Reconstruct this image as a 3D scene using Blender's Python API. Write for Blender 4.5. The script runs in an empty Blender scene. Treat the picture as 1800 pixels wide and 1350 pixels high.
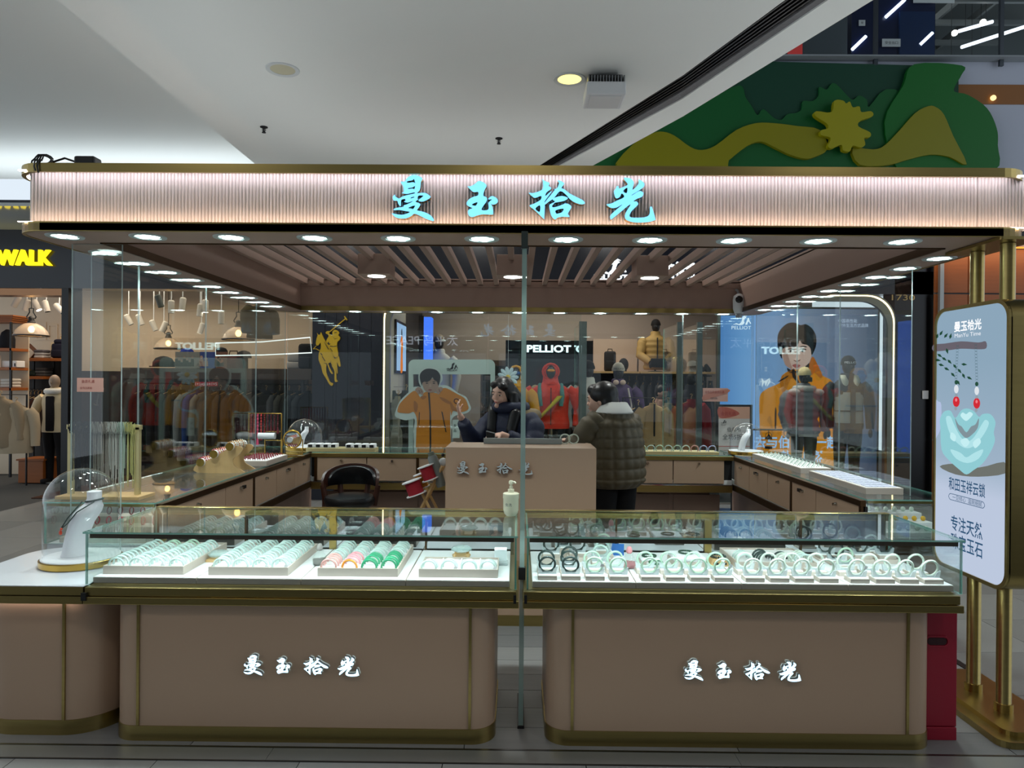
import bpy, bmesh, math, random
from mathutils import Vector, Matrix
from mathutils.geometry import tessellate_polygon
random.seed(7)
PI = math.pi
S = bpy.context.scene
COL = S.collection
# ---------------------------------------------------------------- camera, world, exposure
FPX = 1248.0
cd = bpy.data.cameras.new('camera'); cam = bpy.data.objects.new('camera', cd); COL.objects.link(cam)
cd.sensor_width = 36; cd.lens = 36 * FPX / 1800; cd.clip_start = .05; cd.clip_end = 200
CM = Matrix.Rotation(.008, 3, 'Z') @ Matrix.Rotation(PI / 2 - .0024, 3, 'X') @ Matrix.Rotation(.008, 3, 'Z')
CL = Vector((0, 0, 1.6))
cam.matrix_world = Matrix.Translation(CL) @ CM.to_4x4()
S.camera = cam
S.view_settings.view_transform = 'Standard'; S.view_settings.look = 'None'
S.view_settings.gamma = 1; S.view_settings.use_curve_mapping = False
S.view_settings.exposure = 0.5
S.cycles.transparent_max_bounces = 24; S.cycles.max_bounces = 7; S.cycles.diffuse_bounces = 3
S.cycles.glossy_bounces = 4; S.cycles.transmission_bounces = 6; S.cycles.sample_clamp_indirect = 4
S.cycles.use_denoising = True
S.cycles.caustics_reflective = False; S.cycles.caustics_refractive = False
w = bpy.data.worlds.new('mall_ambience'); S.world = w; w.use_nodes = True
w.node_tree.nodes['Background'].inputs[0].default_value = (.80, .90, 1.0, 1)
w.node_tree.nodes['Background'].inputs[1].default_value = .68

def W(px, py, Y):
    """the point of the vertical plane y=Y that the photograph shows at pixel (px,py)"""
    d = CM @ Vector(((px - 900) / FPX, -(py - 675) / FPX, -1))
    return CL + d * (Y / d.y)
def WZ(px, py, z):
    """the point of the level plane z that the photograph shows at pixel (px,py)"""
    d = CM @ Vector(((px - 900) / FPX, -(py - 675) / FPX, -1))
    return CL + d * ((z - 1.6) / d.z)
def WX(px, py, x):
    d = CM @ Vector(((px - 900) / FPX, -(py - 675) / FPX, -1))
    return CL + d * (x / d.x)

# ---------------------------------------------------------------- materials
def lin(c):
    if isinstance(c, str): c = tuple(int(c[i:i + 2], 16) for i in (0, 2, 4))
    return tuple(((v / 255) / 12.92 if v / 255 <= .04045 else ((v / 255 + .055) / 1.055) ** 2.4) for v in c[:3])
MATS = {}
def mat(name, c, rough=.6, metal=0, emit=0, ecol=None, alpha=1, spec=.5, noise=None, bump=None, coat=0, sss=0, trans=0):
    if name in MATS: return MATS[name]
    m = bpy.data.materials.new(name); m.use_nodes = True; MATS[name] = m
    n = m.node_tree.nodes; l = m.node_tree.links; b = n['Principled BSDF']
    col = lin(c)
    b.inputs['Base Color'].default_value = (*col, 1)
    b.inputs['Roughness'].default_value = rough; b.inputs['Metallic'].default_value = metal
    b.inputs['Specular IOR Level'].default_value = spec; b.inputs['Alpha'].default_value = alpha
    if coat: b.inputs['Coat Weight'].default_value = coat; b.inputs['Coat Roughness'].default_value = .1
    if sss:
        b.inputs['Subsurface Weight'].default_value = sss; b.inputs['Subsurface Radius'].default_value = (.02, .02, .02)
        b.inputs['Subsurface Scale'].default_value = .5
    if trans: b.inputs['Transmission Weight'].default_value = trans
    if emit:
        b.inputs['Emission Color'].default_value = (*lin(ecol or c), 1); b.inputs['Emission Strength'].default_value = emit
    tc = None
    if noise or bump:
        tc = n.new('ShaderNodeTexCoord')
    if noise:                       # (scale xyz, amount)
        (sx, sy, sz), am = noise
        mp = n.new('ShaderNodeMapping'); mp.inputs['Scale'].default_value = (sx, sy, sz)
        nz = n.new('ShaderNodeTexNoise'); nz.inputs['Scale'].default_value = 1; nz.inputs['Detail'].default_value = 6
        mx = n.new('ShaderNodeMix'); mx.data_type = 'RGBA'
        l.new(tc.outputs['Object'], mp.inputs['Vector']); l.new(mp.outputs['Vector'], nz.inputs['Vector'])
        l.new(nz.outputs['Fac'], mx.inputs['Factor'])
        mx.inputs['A'].default_value = (*[v * (1 - am) for v in col], 1)
        mx.inputs['B'].default_value = (*[min(1, v * (1 + am)) for v in col], 1)
        l.new(mx.outputs['Result'], b.inputs['Base Color'])
    if bump:
        sc, st = bump
        nz2 = n.new('ShaderNodeTexNoise'); nz2.inputs['Scale'].default_value = sc; nz2.inputs['Detail'].default_value = 4
        bp = n.new('ShaderNodeBump'); bp.inputs['Strength'].default_value = st; bp.inputs['Distance'].default_value = .02
        l.new(tc.outputs['Object'], nz2.inputs['Vector']); l.new(nz2.outputs['Fac'], bp.inputs['Height'])
        l.new(bp.outputs['Normal'], b.inputs['Normal'])
    return m
def glass(name, tint=(.96, .99, .98), refl=1.0, rough=0.0, ior=1.5):
    if name in MATS: return MATS[name]
    m = bpy.data.materials.new(name); m.use_nodes = True; MATS[name] = m
    n = m.node_tree.nodes; l = m.node_tree.links; n.remove(n['Principled BSDF'])
    t = n.new('ShaderNodeBsdfTransparent'); t.inputs[0].default_value = (*tint, 1)
    g = n.new('ShaderNodeBsdfGlossy'); g.inputs['Roughness'].default_value = rough
    g.inputs['Color'].default_value = (refl, refl, refl, 1)
    f = n.new('ShaderNodeFresnel'); ge = n.new('ShaderNodeNewGeometry'); ma = n.new('ShaderNodeMath'); ma.operation = 'MULTIPLY_ADD'
    ma.inputs[1].default_value = 1 / ior - ior; ma.inputs[2].default_value = ior      # an unrefracted sheet: same reflectance on both faces
    l.new(ge.outputs['Backfacing'], ma.inputs[0]); l.new(ma.outputs[0], f.inputs['IOR'])
    x = n.new('ShaderNodeMixShader')
    l.new(f.outputs[0], x.inputs[0]); l.new(t.outputs[0], x.inputs[1]); l.new(g.outputs[0], x.inputs[2])
    l.new(x.outputs[0], n['Material Output'].inputs['Surface'])
    return m
def semi(name, c, op, rough=.12):
    """translucent stone: part of the light passes straight through"""
    if name in MATS: return MATS[name]
    m = mat(name, c, rough, spec=.6); m.node_tree.nodes['Principled BSDF'].inputs['Alpha'].default_value = op
    return m
def emis(name, c, s):
    if name in MATS: return MATS[name]
    m = bpy.data.materials.new(name); m.use_nodes = True; MATS[name] = m
    n = m.node_tree.nodes; l = m.node_tree.links; n.remove(n['Principled BSDF'])
    e = n.new('ShaderNodeEmission'); e.inputs[0].default_value = (*lin(c), 1); e.inputs[1].default_value = s
    l.new(e.outputs[0], n['Material Output'].inputs['Surface']); return m
M = dict(
    taupe=mat('taupe_lacquer', (178, 150, 126), .38), taupe_d=mat('taupe_canopy', (168, 138, 124), .5),
    brass=mat('brushed_brass', (172, 152, 96), .3, 1, noise=((2, 2, 60), .12)), brass_d=mat('dark_brass', (84, 62, 40), .4, 1),
    steel=mat('brushed_steel', (158, 163, 163), .4, .65), chrome=mat('chrome', (225, 228, 230), .08, 1),
    white=mat('white_panel', (232, 234, 236), .45), plaster=mat('ceiling_plaster', (222, 225, 221), .9, bump=(3, .05)),
    glass=glass('clear_glass'), gedge=mat('teal_glass_edge', (128, 190, 176), .12, alpha=.8), fedge=mat('fin_glass_edge', (150, 178, 172), .12, alpha=.6), pedge=mat('pale_glass_edge', (186, 204, 204), .12, alpha=.7),
    black=mat('black_plastic', (14, 14, 16), .4), dark=mat('dark_interior', (22, 22, 24), .7),
    navy=mat('navy_panel', (9, 13, 28), .45), cream=mat('tray_cream', (214, 202, 190), .6), beige=mat('tray_side_beige', (190, 178, 166), .6),
    wood=mat('orange_wood', (150, 84, 32), .45, noise=((3, 3, 40), .18)), lwood=mat('light_wood', (202, 166, 112), .5, noise=((40, 40, 3), .12)),
    bwood=mat('brown_wood_floor', (70, 42, 26), .3, noise=((3, 30, 3), .25)),
    glow=emis('led_white', (225, 255, 250), 9), gold=mat('gold_metal', (196, 160, 80), .22, 1),
)

# ---------------------------------------------------------------- mesh builder
def rot_z(a): return Matrix.Rotation(a, 3, 'Z')
class MB:
    def __init__(s): s.v = []; s.f = []; s.fm = []; s.mi = 0; s.X = None
    def add(s, vs, fs):
        o = len(s.v)
        s.v += [tuple(s.X @ Vector(p)) for p in vs] if s.X else [tuple(p) for p in vs]
        for f in fs: s.f.append([i + o for i in f]); s.fm.append(s.mi)
        return s
    def box(s, x0, x1, y0, y1, z0, z1, R=None, bev=0):
        if bev:
            bm = bmesh.new(); bmesh.ops.create_cube(bm, size=1)
            for v in bm.verts: v.co = Vector((x0 + (v.co.x + .5) * (x1 - x0), y0 + (v.co.y + .5) * (y1 - y0), z0 + (v.co.z + .5) * (z1 - z0)))
            bmesh.ops.bevel(bm, geom=bm.edges[:], offset=bev, segments=2, profile=.5, affect='EDGES')
            bm.verts.index_update(); vs = [v.co.copy() for v in bm.verts]; fs = [[v.index for v in f.verts] for f in bm.faces]; bm.free()
        else:
            vs = [Vector(p) for p in ((x0, y0, z0), (x1, y0, z0), (x1, y1, z0), (x0, y1, z0), (x0, y0, z1), (x1, y0, z1), (x1, y1, z1), (x0, y1, z1))]
            fs = [(3, 2, 1, 0), (4, 5, 6, 7), (0, 1, 5, 4), (1, 2, 6, 5), (2, 3, 7, 6), (3, 0, 4, 7)]
        if R:
            c = Vector(((x0 + x1) / 2, (y0 + y1) / 2, (z0 + z1) / 2)); vs = [c + R @ (v - c) for v in vs]
        return s.add(vs, fs)
    def rings(s, rs, cap=True, close=False):
        n = len(rs[0]); vs = [p for r in rs for p in r]; fs = []
        for i in range(len(rs) - 1 + (1 if close else 0)):
            a = i * n; b = ((i + 1) % len(rs)) * n
            for j in range(n): fs.append((a + j, a + (j + 1) % n, b + (j + 1) % n, b + j))
        if cap and not close: fs.append(list(range(n))[::-1]); fs.append([len(vs) - n + j for j in range(n)])
        return s.add(vs, fs)
    def lathe(s, prof, c=(0, 0, 0), seg=24, cap=True, axis='z'):
        c = Vector(c); rs = []
        for r, h in prof:
            ring = []
            for j in range(seg):
                a = 2 * PI * j / seg
                p = (r * math.cos(a), r * math.sin(a), h)
                if axis == 'x': p = (p[2], p[0], p[1])
                if axis == 'y': p = (p[1], p[2], p[0])
                ring.append(c + Vector(p))
            rs.append(ring)
        return s.rings(rs, cap)
    def tube(s, pts, r, seg=8, cap=True, close=False):
        pts = [Vector(p) for p in pts]; rs = []; n = len(pts); up = None
        for i, p in enumerate(pts):
            a = pts[(i - 1) % n] if (close or i) else p; b = pts[(i + 1) % n] if (close or i < n - 1) else p
            t = (b - a).normalized()
            if up is None: up = t.orthogonal().normalized()
            else:
                up = (up - t * up.dot(t)); up = up.normalized() if up.length > 1e-6 else t.orthogonal().normalized()
            q = t.cross(up); rr = r[i] if isinstance(r, (list, tuple)) else r
            rs.append([p + (up * math.cos(2 * PI * j / seg) + q * math.sin(2 * PI * j / seg)) * rr for j in range(seg)])
        return s.rings(rs, cap, close)
    def loft(s, secs, seg=16, cap=True):
        """secs: (centre, rx, ry[, direction vectors u, v])"""
        rs = []
        for sc in secs:
            c = Vector(sc[0]); rx, ry = sc[1], sc[2]; u = Vector(sc[3]) if len(sc) > 3 else Vector((1, 0, 0)); v = Vector(sc[4]) if len(sc) > 4 else Vector((0, 1, 0))
            rs.append([c + u * rx * math.cos(2 * PI * j / seg) + v * ry * math.sin(2 * PI * j / seg) for j in range(seg)])
        return s.rings(rs, cap)
    def ball(s, c, rx, ry=None, rz=None, seg=16, n=9):
        ry = ry or rx; rz = rz or rx; c = Vector(c)
        return s.loft([(c + Vector((0, 0, -rz * math.cos(PI * i / n))), max(1e-4, rx * math.sin(PI * i / n)), max(1e-4, ry * math.sin(PI * i / n))) for i in range(n + 1)], seg)
    def torus(s, c, R, r, axis='y', seg=28, ts=8):
        c = Vector(c); pts = []
        for j in range(seg):
            a = 2 * PI * j / seg; p = (R * math.cos(a), 0, R * math.sin(a)) if axis == 'y' else ((R * math.cos(a), R * math.sin(a), 0) if axis == 'z' else (0, R * math.cos(a), R * math.sin(a)))
            pts.append(c + Vector(p))
        return s.tube(pts, r, ts, close=True)
    def prism(s, loops, fn, d0, d1):
        """loops: outline then holes (2D); fn(u,v,d) -> 3D; between depths d0 (front) and d1 (back); d1 None = flat"""
        tri = tessellate_polygon([[Vector((u, v, 0)) for u, v in lp] for lp in loops])
        flat = [p for lp in loops for p in lp]; n = len(flat)
        fr = [fn(u, v, d0) for u, v in flat]
        if d1 is None: return s.add(fr, [tuple(t) for t in tri])
        bk = [fn(u, v, d1) for u, v in flat]; fs = [tuple(t) for t in tri] + [tuple(i + n for i in reversed(t)) for t in tri]
        o = 0
        for lp in loops:
            k = len(lp)
            for j in range(k): fs.append((o + j, o + (j + 1) % k, n + o + (j + 1) % k, n + o + j))
            o += k
        return s.add(fr + bk, fs)
    def build(s, name, m, parent=None, world=False, smooth=None, recalc=True, merge=False):
        me = bpy.data.meshes.new(name); me.from_pydata(s.v, [], s.f)
        for q in (m if isinstance(m, (list, tuple)) else [m]): me.materials.append(q)
        if max(s.fm, default=0): me.polygons.foreach_set('material_index', s.fm)
        if recalc or merge:
            bm = bmesh.new(); bm.from_mesh(me)
            if merge: bmesh.ops.remove_doubles(bm, verts=bm.verts[:], dist=1e-5)
            if recalc: bmesh.ops.recalc_face_normals(bm, faces=bm.faces[:])
            bm.to_mesh(me); bm.free()
        o = bpy.data.objects.new(name, me); COL.objects.link(o)
        if smooth: _smooth(me, smooth)
        if parent:
            o.parent = parent
            if world: o.matrix_parent_inverse = wmat(parent).inverted()
        return o
def _smooth(me, a):
    me.polygons.foreach_set('use_smooth', [True] * len(me.polygons))
    if a is not True: me.set_sharp_from_angle(angle=math.radians(a))
def wmat(o):
    m = o.matrix_basis
    return wmat(o.parent) @ o.matrix_parent_inverse @ m if o.parent else m.copy()
def tag(o, label=None, cat=None, group=None, kind=None):
    if label: o['label'] = label
    if cat: o['category'] = cat
    if group: o['group'] = group
    if kind: o['kind'] = kind
    return o
def thing(name, label, cat, loc=(0, 0, 0), rz=0, group=None):
    o = bpy.data.objects.new(name, None); COL.objects.link(o); o.location = loc; o.rotation_euler = (0, 0, rz)
    o.empty_display_size = .05
    return tag(o, label, cat, group)
def copy_tree(o, parent=None):
    c = o.copy(); COL.objects.link(c)
    if parent: c.parent = parent
    for ch in o.children: copy_tree(ch, c)
    return c
def struct(name, mb, m, **k): return tag(mb.build(name, m, **k), kind='structure')
def catmull(pts, n=4):
    out = []; k = len(pts)
    for i in range(k):
        p0, p1, p2, p3 = (Vector(pts[(i + j - 1) % k]) for j in range(4))
        for t in range(n):
            t /= n
            q = .5 * ((2 * p1) + (p2 - p0) * t + (2 * p0 - 5 * p1 + 4 * p2 - p3) * t * t + (3 * p1 - p0 - 3 * p2 + p3) * t ** 3)
            out.append((q.x, q.y))
    return out
_TXT = {}
def text(s, h=None, wd=None, bold=0, shear=0):
    """triangles of a line of text, centred on 0, scaled to height h and/or width wd"""
    key = (s, bold, shear)
    if key not in _TXT:
        c = bpy.data.curves.new('t', 'FONT'); c.body = s; c.size = 1; c.resolution_u = 3; c.offset = bold; c.shear = shear
        o = bpy.data.objects.new('t', c); COL.objects.link(o)
        dg = bpy.context.evaluated_depsgraph_get(); dg.update(); me = o.evaluated_get(dg).to_mesh()
        _TXT[key] = ([v.co.copy() for v in me.vertices], [list(p.vertices) for p in me.polygons])
        bpy.data.objects.remove(o); bpy.data.curves.remove(c)
    vs, fs = _TXT[key]
    if not vs: return [], []
    x0 = min(v.x for v in vs); x1 = max(v.x for v in vs); y0 = min(v.y for v in vs); y1 = max(v.y for v in vs)
    sy = h / (y1 - y0) if h else None; sx = wd / (x1 - x0) if wd else None
    sx = sx or sy; sy = sy or sx
    return [((v.x - (x0 + x1) / 2) * sx, (v.y - (y0 + y1) / 2) * sy) for v in vs], fs
def put_text(mb, s, fn, d, h=None, wd=None, bold=0, cx=0, cy=0, depth=None, shear=0, mirror=False):
    vs, fs = text(s, h, wd, bold, shear); k = -1 if mirror else 1; n = len(vs)
    if not n: return mb
    f = [fn(cx + u * k, cy + v, d) for u, v in vs]
    if depth is None: return mb.add(f, fs)
    b = [fn(cx + u * k, cy + v, d + depth) for u, v in vs]; ed = {}
    for p in fs:
        for i in range(len(p)):
            e = (p[i], p[(i + 1) % len(p)]); ed[e] = 1
    side = [(a, c, c + n, a + n) for (a, c) in ed if (c, a) not in ed]
    return mb.add(f + b, fs + [[i + n for i in p][::-1] for p in fs] + side)
def front(y):           # plane facing the camera (-y): u = world x, v = world z, d = depth behind y
    return lambda u, v, d: Vector((u, y + d, v))
def pxf(Y):             # trace pixels of the photograph onto the plane y=Y
    def fn(u, v, d):
        p = W(u, v, Y); p.y += d; return p
    return fn
def lamp(name, kind, loc, e, col=(1, 1, 1), size=.1, sizey=None, rot=None, spot=None, blend=.5, parent=None):
    l = bpy.data.lights.new(name, kind); l.energy = e; l.color = col
    if kind == 'AREA':
        l.size = size
        if sizey: l.shape = 'RECTANGLE'; l.size_y = sizey
    else: l.shadow_soft_size = size
    if spot: l.spot_size = spot; l.spot_blend = blend
    o = bpy.data.objects.new(name, l); COL.objects.link(o); o.location = loc
    if rot: o.rotation_euler = rot
    if parent: o.parent = parent; o.matrix_parent_inverse = wmat(parent).inverted()
    return o
def rrect(x0, x1, y0, y1, r, n=6, corners=(1, 1, 1, 1)):
    """rounded rectangle outline; corners = (x0y0, x1y0, x1y1, x0y1) rounded or not"""
    out = []
    for (cx, cy, a0, k, ox, oy) in ((x0 + r, y0 + r, PI, 0, x0, y0), (x1 - r, y0 + r, 1.5 * PI, 1, x1, y0), (x1 - r, y1 - r, 0, 2, x1, y1), (x0 + r, y1 - r, .5 * PI, 3, x0, y1)):
        if corners[k]: out += [(cx + r * math.cos(a0 + .5 * PI * i / n), cy + r * math.sin(a0 + .5 * PI * i / n)) for i in range(n + 1)]
        else: out.append((ox, oy))
    return out
def flatz(u, v, d): return Vector((u, v, d))
def pane(x0, x1, y0, y1, z0, z1, name, parent=None, world=False, edge=True, em='gedge'):
    """a glass sheet: clear on its two large faces, teal on its thin edges"""
    dx, dy, dz = x1 - x0, y1 - y0, z1 - z0; t = min(dx, dy, dz); mb = MB()
    vs = [(x0, y0, z0), (x1, y0, z0), (x1, y1, z0), (x0, y1, z0), (x0, y0, z1), (x1, y0, z1), (x1, y1, z1), (x0, y1, z1)]
    for f, th in (((3, 2, 1, 0), dz), ((4, 5, 6, 7), dz), ((0, 1, 5, 4), dy), ((1, 2, 6, 5), dx), ((2, 3, 7, 6), dy), ((3, 0, 4, 7), dx)):
        mb.mi = 0 if (th == t or not edge) else 1
        mb.f.append(list(f)); mb.fm.append(mb.mi)
    mb.v = vs
    return mb.build(name, [M['glass'], M[em]], parent, world)
# ================================================================ glyphs of the kiosk's brush lettering (outline, holes), 13.5 units = 1 px
def L(s): return [tuple(float(q) for q in p.split(',')) for p in s.split()]
GLYPH = {
 'man': [[L('600,85 700,95 800,150 810,190 780,250 770,370 745,455 690,510 760,505 850,500 920,520 1000,580 1005,610 960,650 860,700 790,710 735,695 730,670 790,620 838,570 725,572 705,640 715,665 655,710 750,750 770,790 720,870 700,915 850,950 1000,1020 1080,1110 1090,1155 1060,1165 900,1110 800,1060 640,995 560,1050 450,1100 330,1110 200,1085 105,1000 110,985 200,1005 330,1020 430,1000 525,955 400,930 280,910 150,915 145,895 200,860 365,835 380,800 440,780 540,735 595,695 470,735 390,715 395,700 420,690 410,650 370,655 320,680 315,800 295,820 250,760 225,695 150,690 120,630 130,580 180,550 185,590 270,640 330,600 450,560 625,520 625,495 480,528 420,530 345,515 345,490 375,490 365,360 305,250 400,240 440,170 520,110'),
          L('460,235 580,210 615,180 645,275 600,255 470,270'), L('485,395 580,380 640,345 625,420 590,405 490,415'), L('540,630 560,610 625,595 615,615 550,635'), L('490,855 645,800 600,885 560,875')]],
 'yu': [[L('510,220 600,235 680,290 700,340 650,440 625,560 690,590 715,640 690,715 630,800 590,895 745,885 745,740 765,715 830,790 855,880 860,970 835,1005 620,1000 480,1030 380,1065 300,1040 265,950 290,890 370,860 330,835 250,790 235,730 290,650 390,590 500,555 500,475 400,480 310,410 255,345 330,340 430,285'),
         L('360,775 400,745 480,715 485,750 450,795 400,795')], [L('740,640 790,585 850,570 940,620 970,690 930,750 850,770 790,740 770,700 820,660 815,645 770,650')]],
 'shi': [[L('325,165 400,215 470,235 505,275 480,320 540,370 520,410 430,480 410,560 525,458 545,472 395,680 395,760 385,1080 365,1090 280,1010 140,880 60,820 45,775 130,745 295,650 305,560 180,605 120,590 20,500 40,485 130,490 330,410 345,240'), L('175,860 280,780 275,935')],
         [L('690,210 720,190 790,220 845,270 780,370 850,400 980,500 1200,610 1290,660 1335,720 1290,750 1200,745 1060,690 960,610 890,530 750,445 610,605 480,700 395,765 390,715 615,430 595,405 680,370 725,260')],
         [L('600,610 720,568 820,560 930,600 900,645 820,680 640,715 560,740 530,745 630,690 580,650')],
         [L('500,780 530,745 620,720 565,790 595,825 700,800 830,750 870,730 960,750 1020,810 980,890 935,975 970,1020 960,1050 800,1045 690,1070 650,1110 590,1080 540,1000 510,880'), L('650,895 830,855 800,935 720,965 665,970')]],
 'guang': [[L('515,120 640,130 700,160 745,230 735,300 720,405 850,270 850,165 900,175 980,240 990,300 960,350 850,430 705,520 715,527 870,432 960,460 970,510 930,570 830,610 740,670 810,675 850,720 830,770 700,900 650,1000 670,1040 750,1055 950,1050 1070,1020 1120,950 1125,810 1155,795 1180,820 1255,1080 1245,1110 1100,1155 900,1170 720,1160 580,1110 540,1040 560,940 670,755 600,790 400,960 230,1095 205,1080 220,980 480,750 350,820 240,835 160,800 110,750 220,725 350,660 520,575 465,490 420,570 360,605 310,580 280,450 320,380 345,320 390,325 400,375 480,345 590,295 590,250 530,180'),
            L('495,435 590,355 580,480')]],
}
SIGN = (('man', 684), ('yu', 804), ('shi', 928), ('guang', 1056))
def brush_sign(names, fn, scale, gap, mats, parent, depth, world=True, mirror=1, n=3):
    """four brush characters; fn(u,v,d) maps metres about the sign's centre; gap scales the spacing between characters"""
    for (g, x0), nm in zip(SIGN, names):
        mb = MB()
        for lp in GLYPH[g]:
            q = [[(mirror * ((x0 + 50 - 920) * gap + (u / 13.5 - 50)) * scale, (352 - 304 - v / 13.5) * scale) for u, v in (catmull(l, n))] for l in lp]
            a = len(mb.f); mb.prism(q, fn, 0, depth)
            nf = sum(len(l) for l in q); 
            for i in range(a, len(mb.f)):
                mb.fm[i] = 1 if i >= len(mb.f) - nf else 0
        mb.build(nm, mats, parent, world)
GN = ['sign_character'] * 4

# ================================================================ floor
base = MB().box(-9, 9, -9, 20, -.2, -.012)
floor = struct('floor', base, mat('grout', (58, 60, 60), .8))
tilem = [mat('floor_tile_%d' % i, c, .22, spec=.5, noise=((2, 2, 2), .08)) for i, c in enumerate([(150, 152, 150), (158, 160, 158), (144, 147, 146)])]
plankm = [mat('kiosk_plank_%d' % i, c, .45, noise=((1.5, 30, 1), .14)) for i, c in enumerate([(128, 128, 128), (118, 119, 120), (136, 136, 135)])]
def tiles(mesh_w, mesh_d, x0, x1, y0, y1, mats, name, stagger=0):
    protos = []
    for m in mats:
        o = MB().box(0, mesh_w - .004, 0, mesh_d - .004, -.012, 0).build(name, m, floor); protos.append(o)
    used = set(); j = 0; y = y0
    while y < y1 - 1e-4:
        x = x0 - (stagger * (j % 3) / 3 * mesh_w if stagger else 0)
        while x < x1 - 1e-4:
            k = random.randrange(len(mats))
            xa, xb, yb = max(x, x0), min(x + mesh_w, x1), min(y + mesh_d, y1)
            if xb - xa < .01: x += mesh_w; continue
            if k in used: o = protos[k].copy(); COL.objects.link(o)
            else: o = protos[k]; used.add(k)
            o.location = (xa, y, 0); o.scale = ((xb - xa) / mesh_w, (yb - y) / mesh_d, 1); x += mesh_w
        y += mesh_d; j += 1
    for k in range(len(mats)):
        if k not in used: bpy.data.objects.remove(protos[k])
tiles(.6, .6, -3.3, 3.3, 2.0, 2.97, tilem, 'floor_tile')
tiles(.6, .6, 2.58, 5.58, 3.09, 7.29, tilem, 'floor_tile')
tiles(.8, .8, -6.2, -2.62, 3.09, 9.45, tilem, 'floor_tile')
tiles(1.2, .2, -2.62, 2.54, 3.09, 5.09, plankm, 'floor_plank', 1)
MB().box(-2.62, 2.54, 5.09, 7.4, -.012, 0).build('floor_slab', plankm[0], floor)
MB().box(-2.62, 5.6, 7.4, 9.45, -.012, 0).box(2.58, 5.6, 7.29, 7.4, -.012, 0).build('floor_slab', tilem[0], floor)
MB().box(2.54, 2.58, 3.09, 7.4, -.012, .003).build('floor_edge_strip', M['black'], floor)
MB().box(-6.5, -2.75, 9.45, 14, -.012, .004).build('floor_slab', M['bwood'], floor)
MB().box(-2.75, 5.6, 9.45, 14, -.012, .004).build('floor_slab', mat('store_floor', (96, 94, 90), .35), floor)
mb = MB()
for x0, x1 in ((-3.4, -1.05), (-1.048, .95), (.952, 3.4)): mb.box(x0, x1, 2.975, 3.075, -.012, .002)
struct('trim_1', mb, M['steel'])
mb = MB().box(-3.4, 3.4, 3.075, 3.088, -.012, .003).box(-3.4, 3.4, 2.966, 2.974, -.012, .003)
struct('trim_2', mb, mat('steel_dark', (92, 94, 96), .3, 1))
# yellow floor sticker
t = MB().prism([[tuple(WZ(*p, .004)[:2]) for p in ((1685, 1187), (1720, 1187), (1770, 1224), (1735, 1222))]], flatz, .003, None)
st = tag(t.build('floor_sticker', mat('sticker_yellow', (214, 186, 24), .5)), 'yellow warning sticker lying on the floor behind the brass sign posts', 'sticker')
t = MB(); A = WZ(1700, 1192, .004); B = WZ(1748, 1219, .004); U = (B - A).normalized(); V = Vector((-U.y, U.x, 0))
put_text(t, '小心 WATCH', lambda u, v, d: A.lerp(B, .5) + U * u + V * v + Vector((0, 0, .0005)), 0, h=.05, wd=.3)
t.build('print', M['black'], st)

# ================================================================ ceiling
ZC = 4.0
def zl(pts): return [tuple(WZ(x, y, ZC)[:2]) for x, y in pts]
def ext(pts, y0, y1):
    (ax, ay), (bx, by) = pts[0], pts[1]; (cx, cy), (dx, dy) = pts[-2], pts[-1]
    k = (bx - ax) / (by - ay); q = (dx - cx) / (dy - cy)
    return [(ax + k * (y0 - ay), y0)] + pts + [(dx + q * (y1 - dy), y1)]
LA = ext(zl([(1380, 0), (1200, 133), (953, 288)]), -9, 9.5); LB = ext(zl([(1440, 0), (1200, 163), (983, 288)]), -9, 9.5)
LC = ext(zl([(1456, 0), (1200, 174), (991, 288)]), -9, 9.5); LD = ext(zl([(1535, 0), (1200, 205), (1048, 288)]), -9, 9.5)
XL = WZ(270, 140, ZC).x
up = lambda u, v, d: Vector((u, v, ZC + d))
mb = MB().prism([[(XL, -9), (XL, 9.5)] + LA[::-1]], up, 0, .28)
ceil = struct('ceiling', mb, M['plaster'])
for x, y in ((-2.6, .9), (0, .5), (2.6, .9), (5.2, 2.2), (-5, 3.5)):
    lamp('hall_fill_lamp', 'AREA', (x, y, 3.97), 9, (1, .97, .9), .25, .25)  # lamps added out of view to light the floor and counter fronts
lamp('recess_fill_lamp', 'AREA', (-5.2, 8.8, 3.66), 19, (.86, .93, 1), 4.4, 1.0, rot=(PI, 0, 0))  # fill added above the shop soffit to brighten the raised ceiling
mb = MB().prism([LC + LD[::-1]], up, 0, .4)
mb.build('ceiling_band', M['plaster'], ceil)
mb = MB().prism([LB + LC[::-1]], up, .012, .1); mb.build('ceiling_torn_edge', mat('raw_plaster', (110, 110, 112), .95, bump=(40, .6)), ceil)
mb = MB().prism([LA + LB[::-1]], up, .10, .14)
for k in range(1, 6):
    a = k / 6; q = [(p[0] + (r[0] - p[0]) * a, p[1] + (r[1] - p[1]) * a) for p, r in zip(LA, LB)]; q2 = [(x + .012, y) for x, y in q]
    mb.prism([q + q2[::-1]], up, .02, .1)
mb.build('ceiling_slot_vent', M['black'], ceil)
mb = MB().box(-9, XL + .3, -9, 9.5, ZC + .28, ZC + .34); mb.build('ceiling_recess', M['plaster'], ceil)

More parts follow.
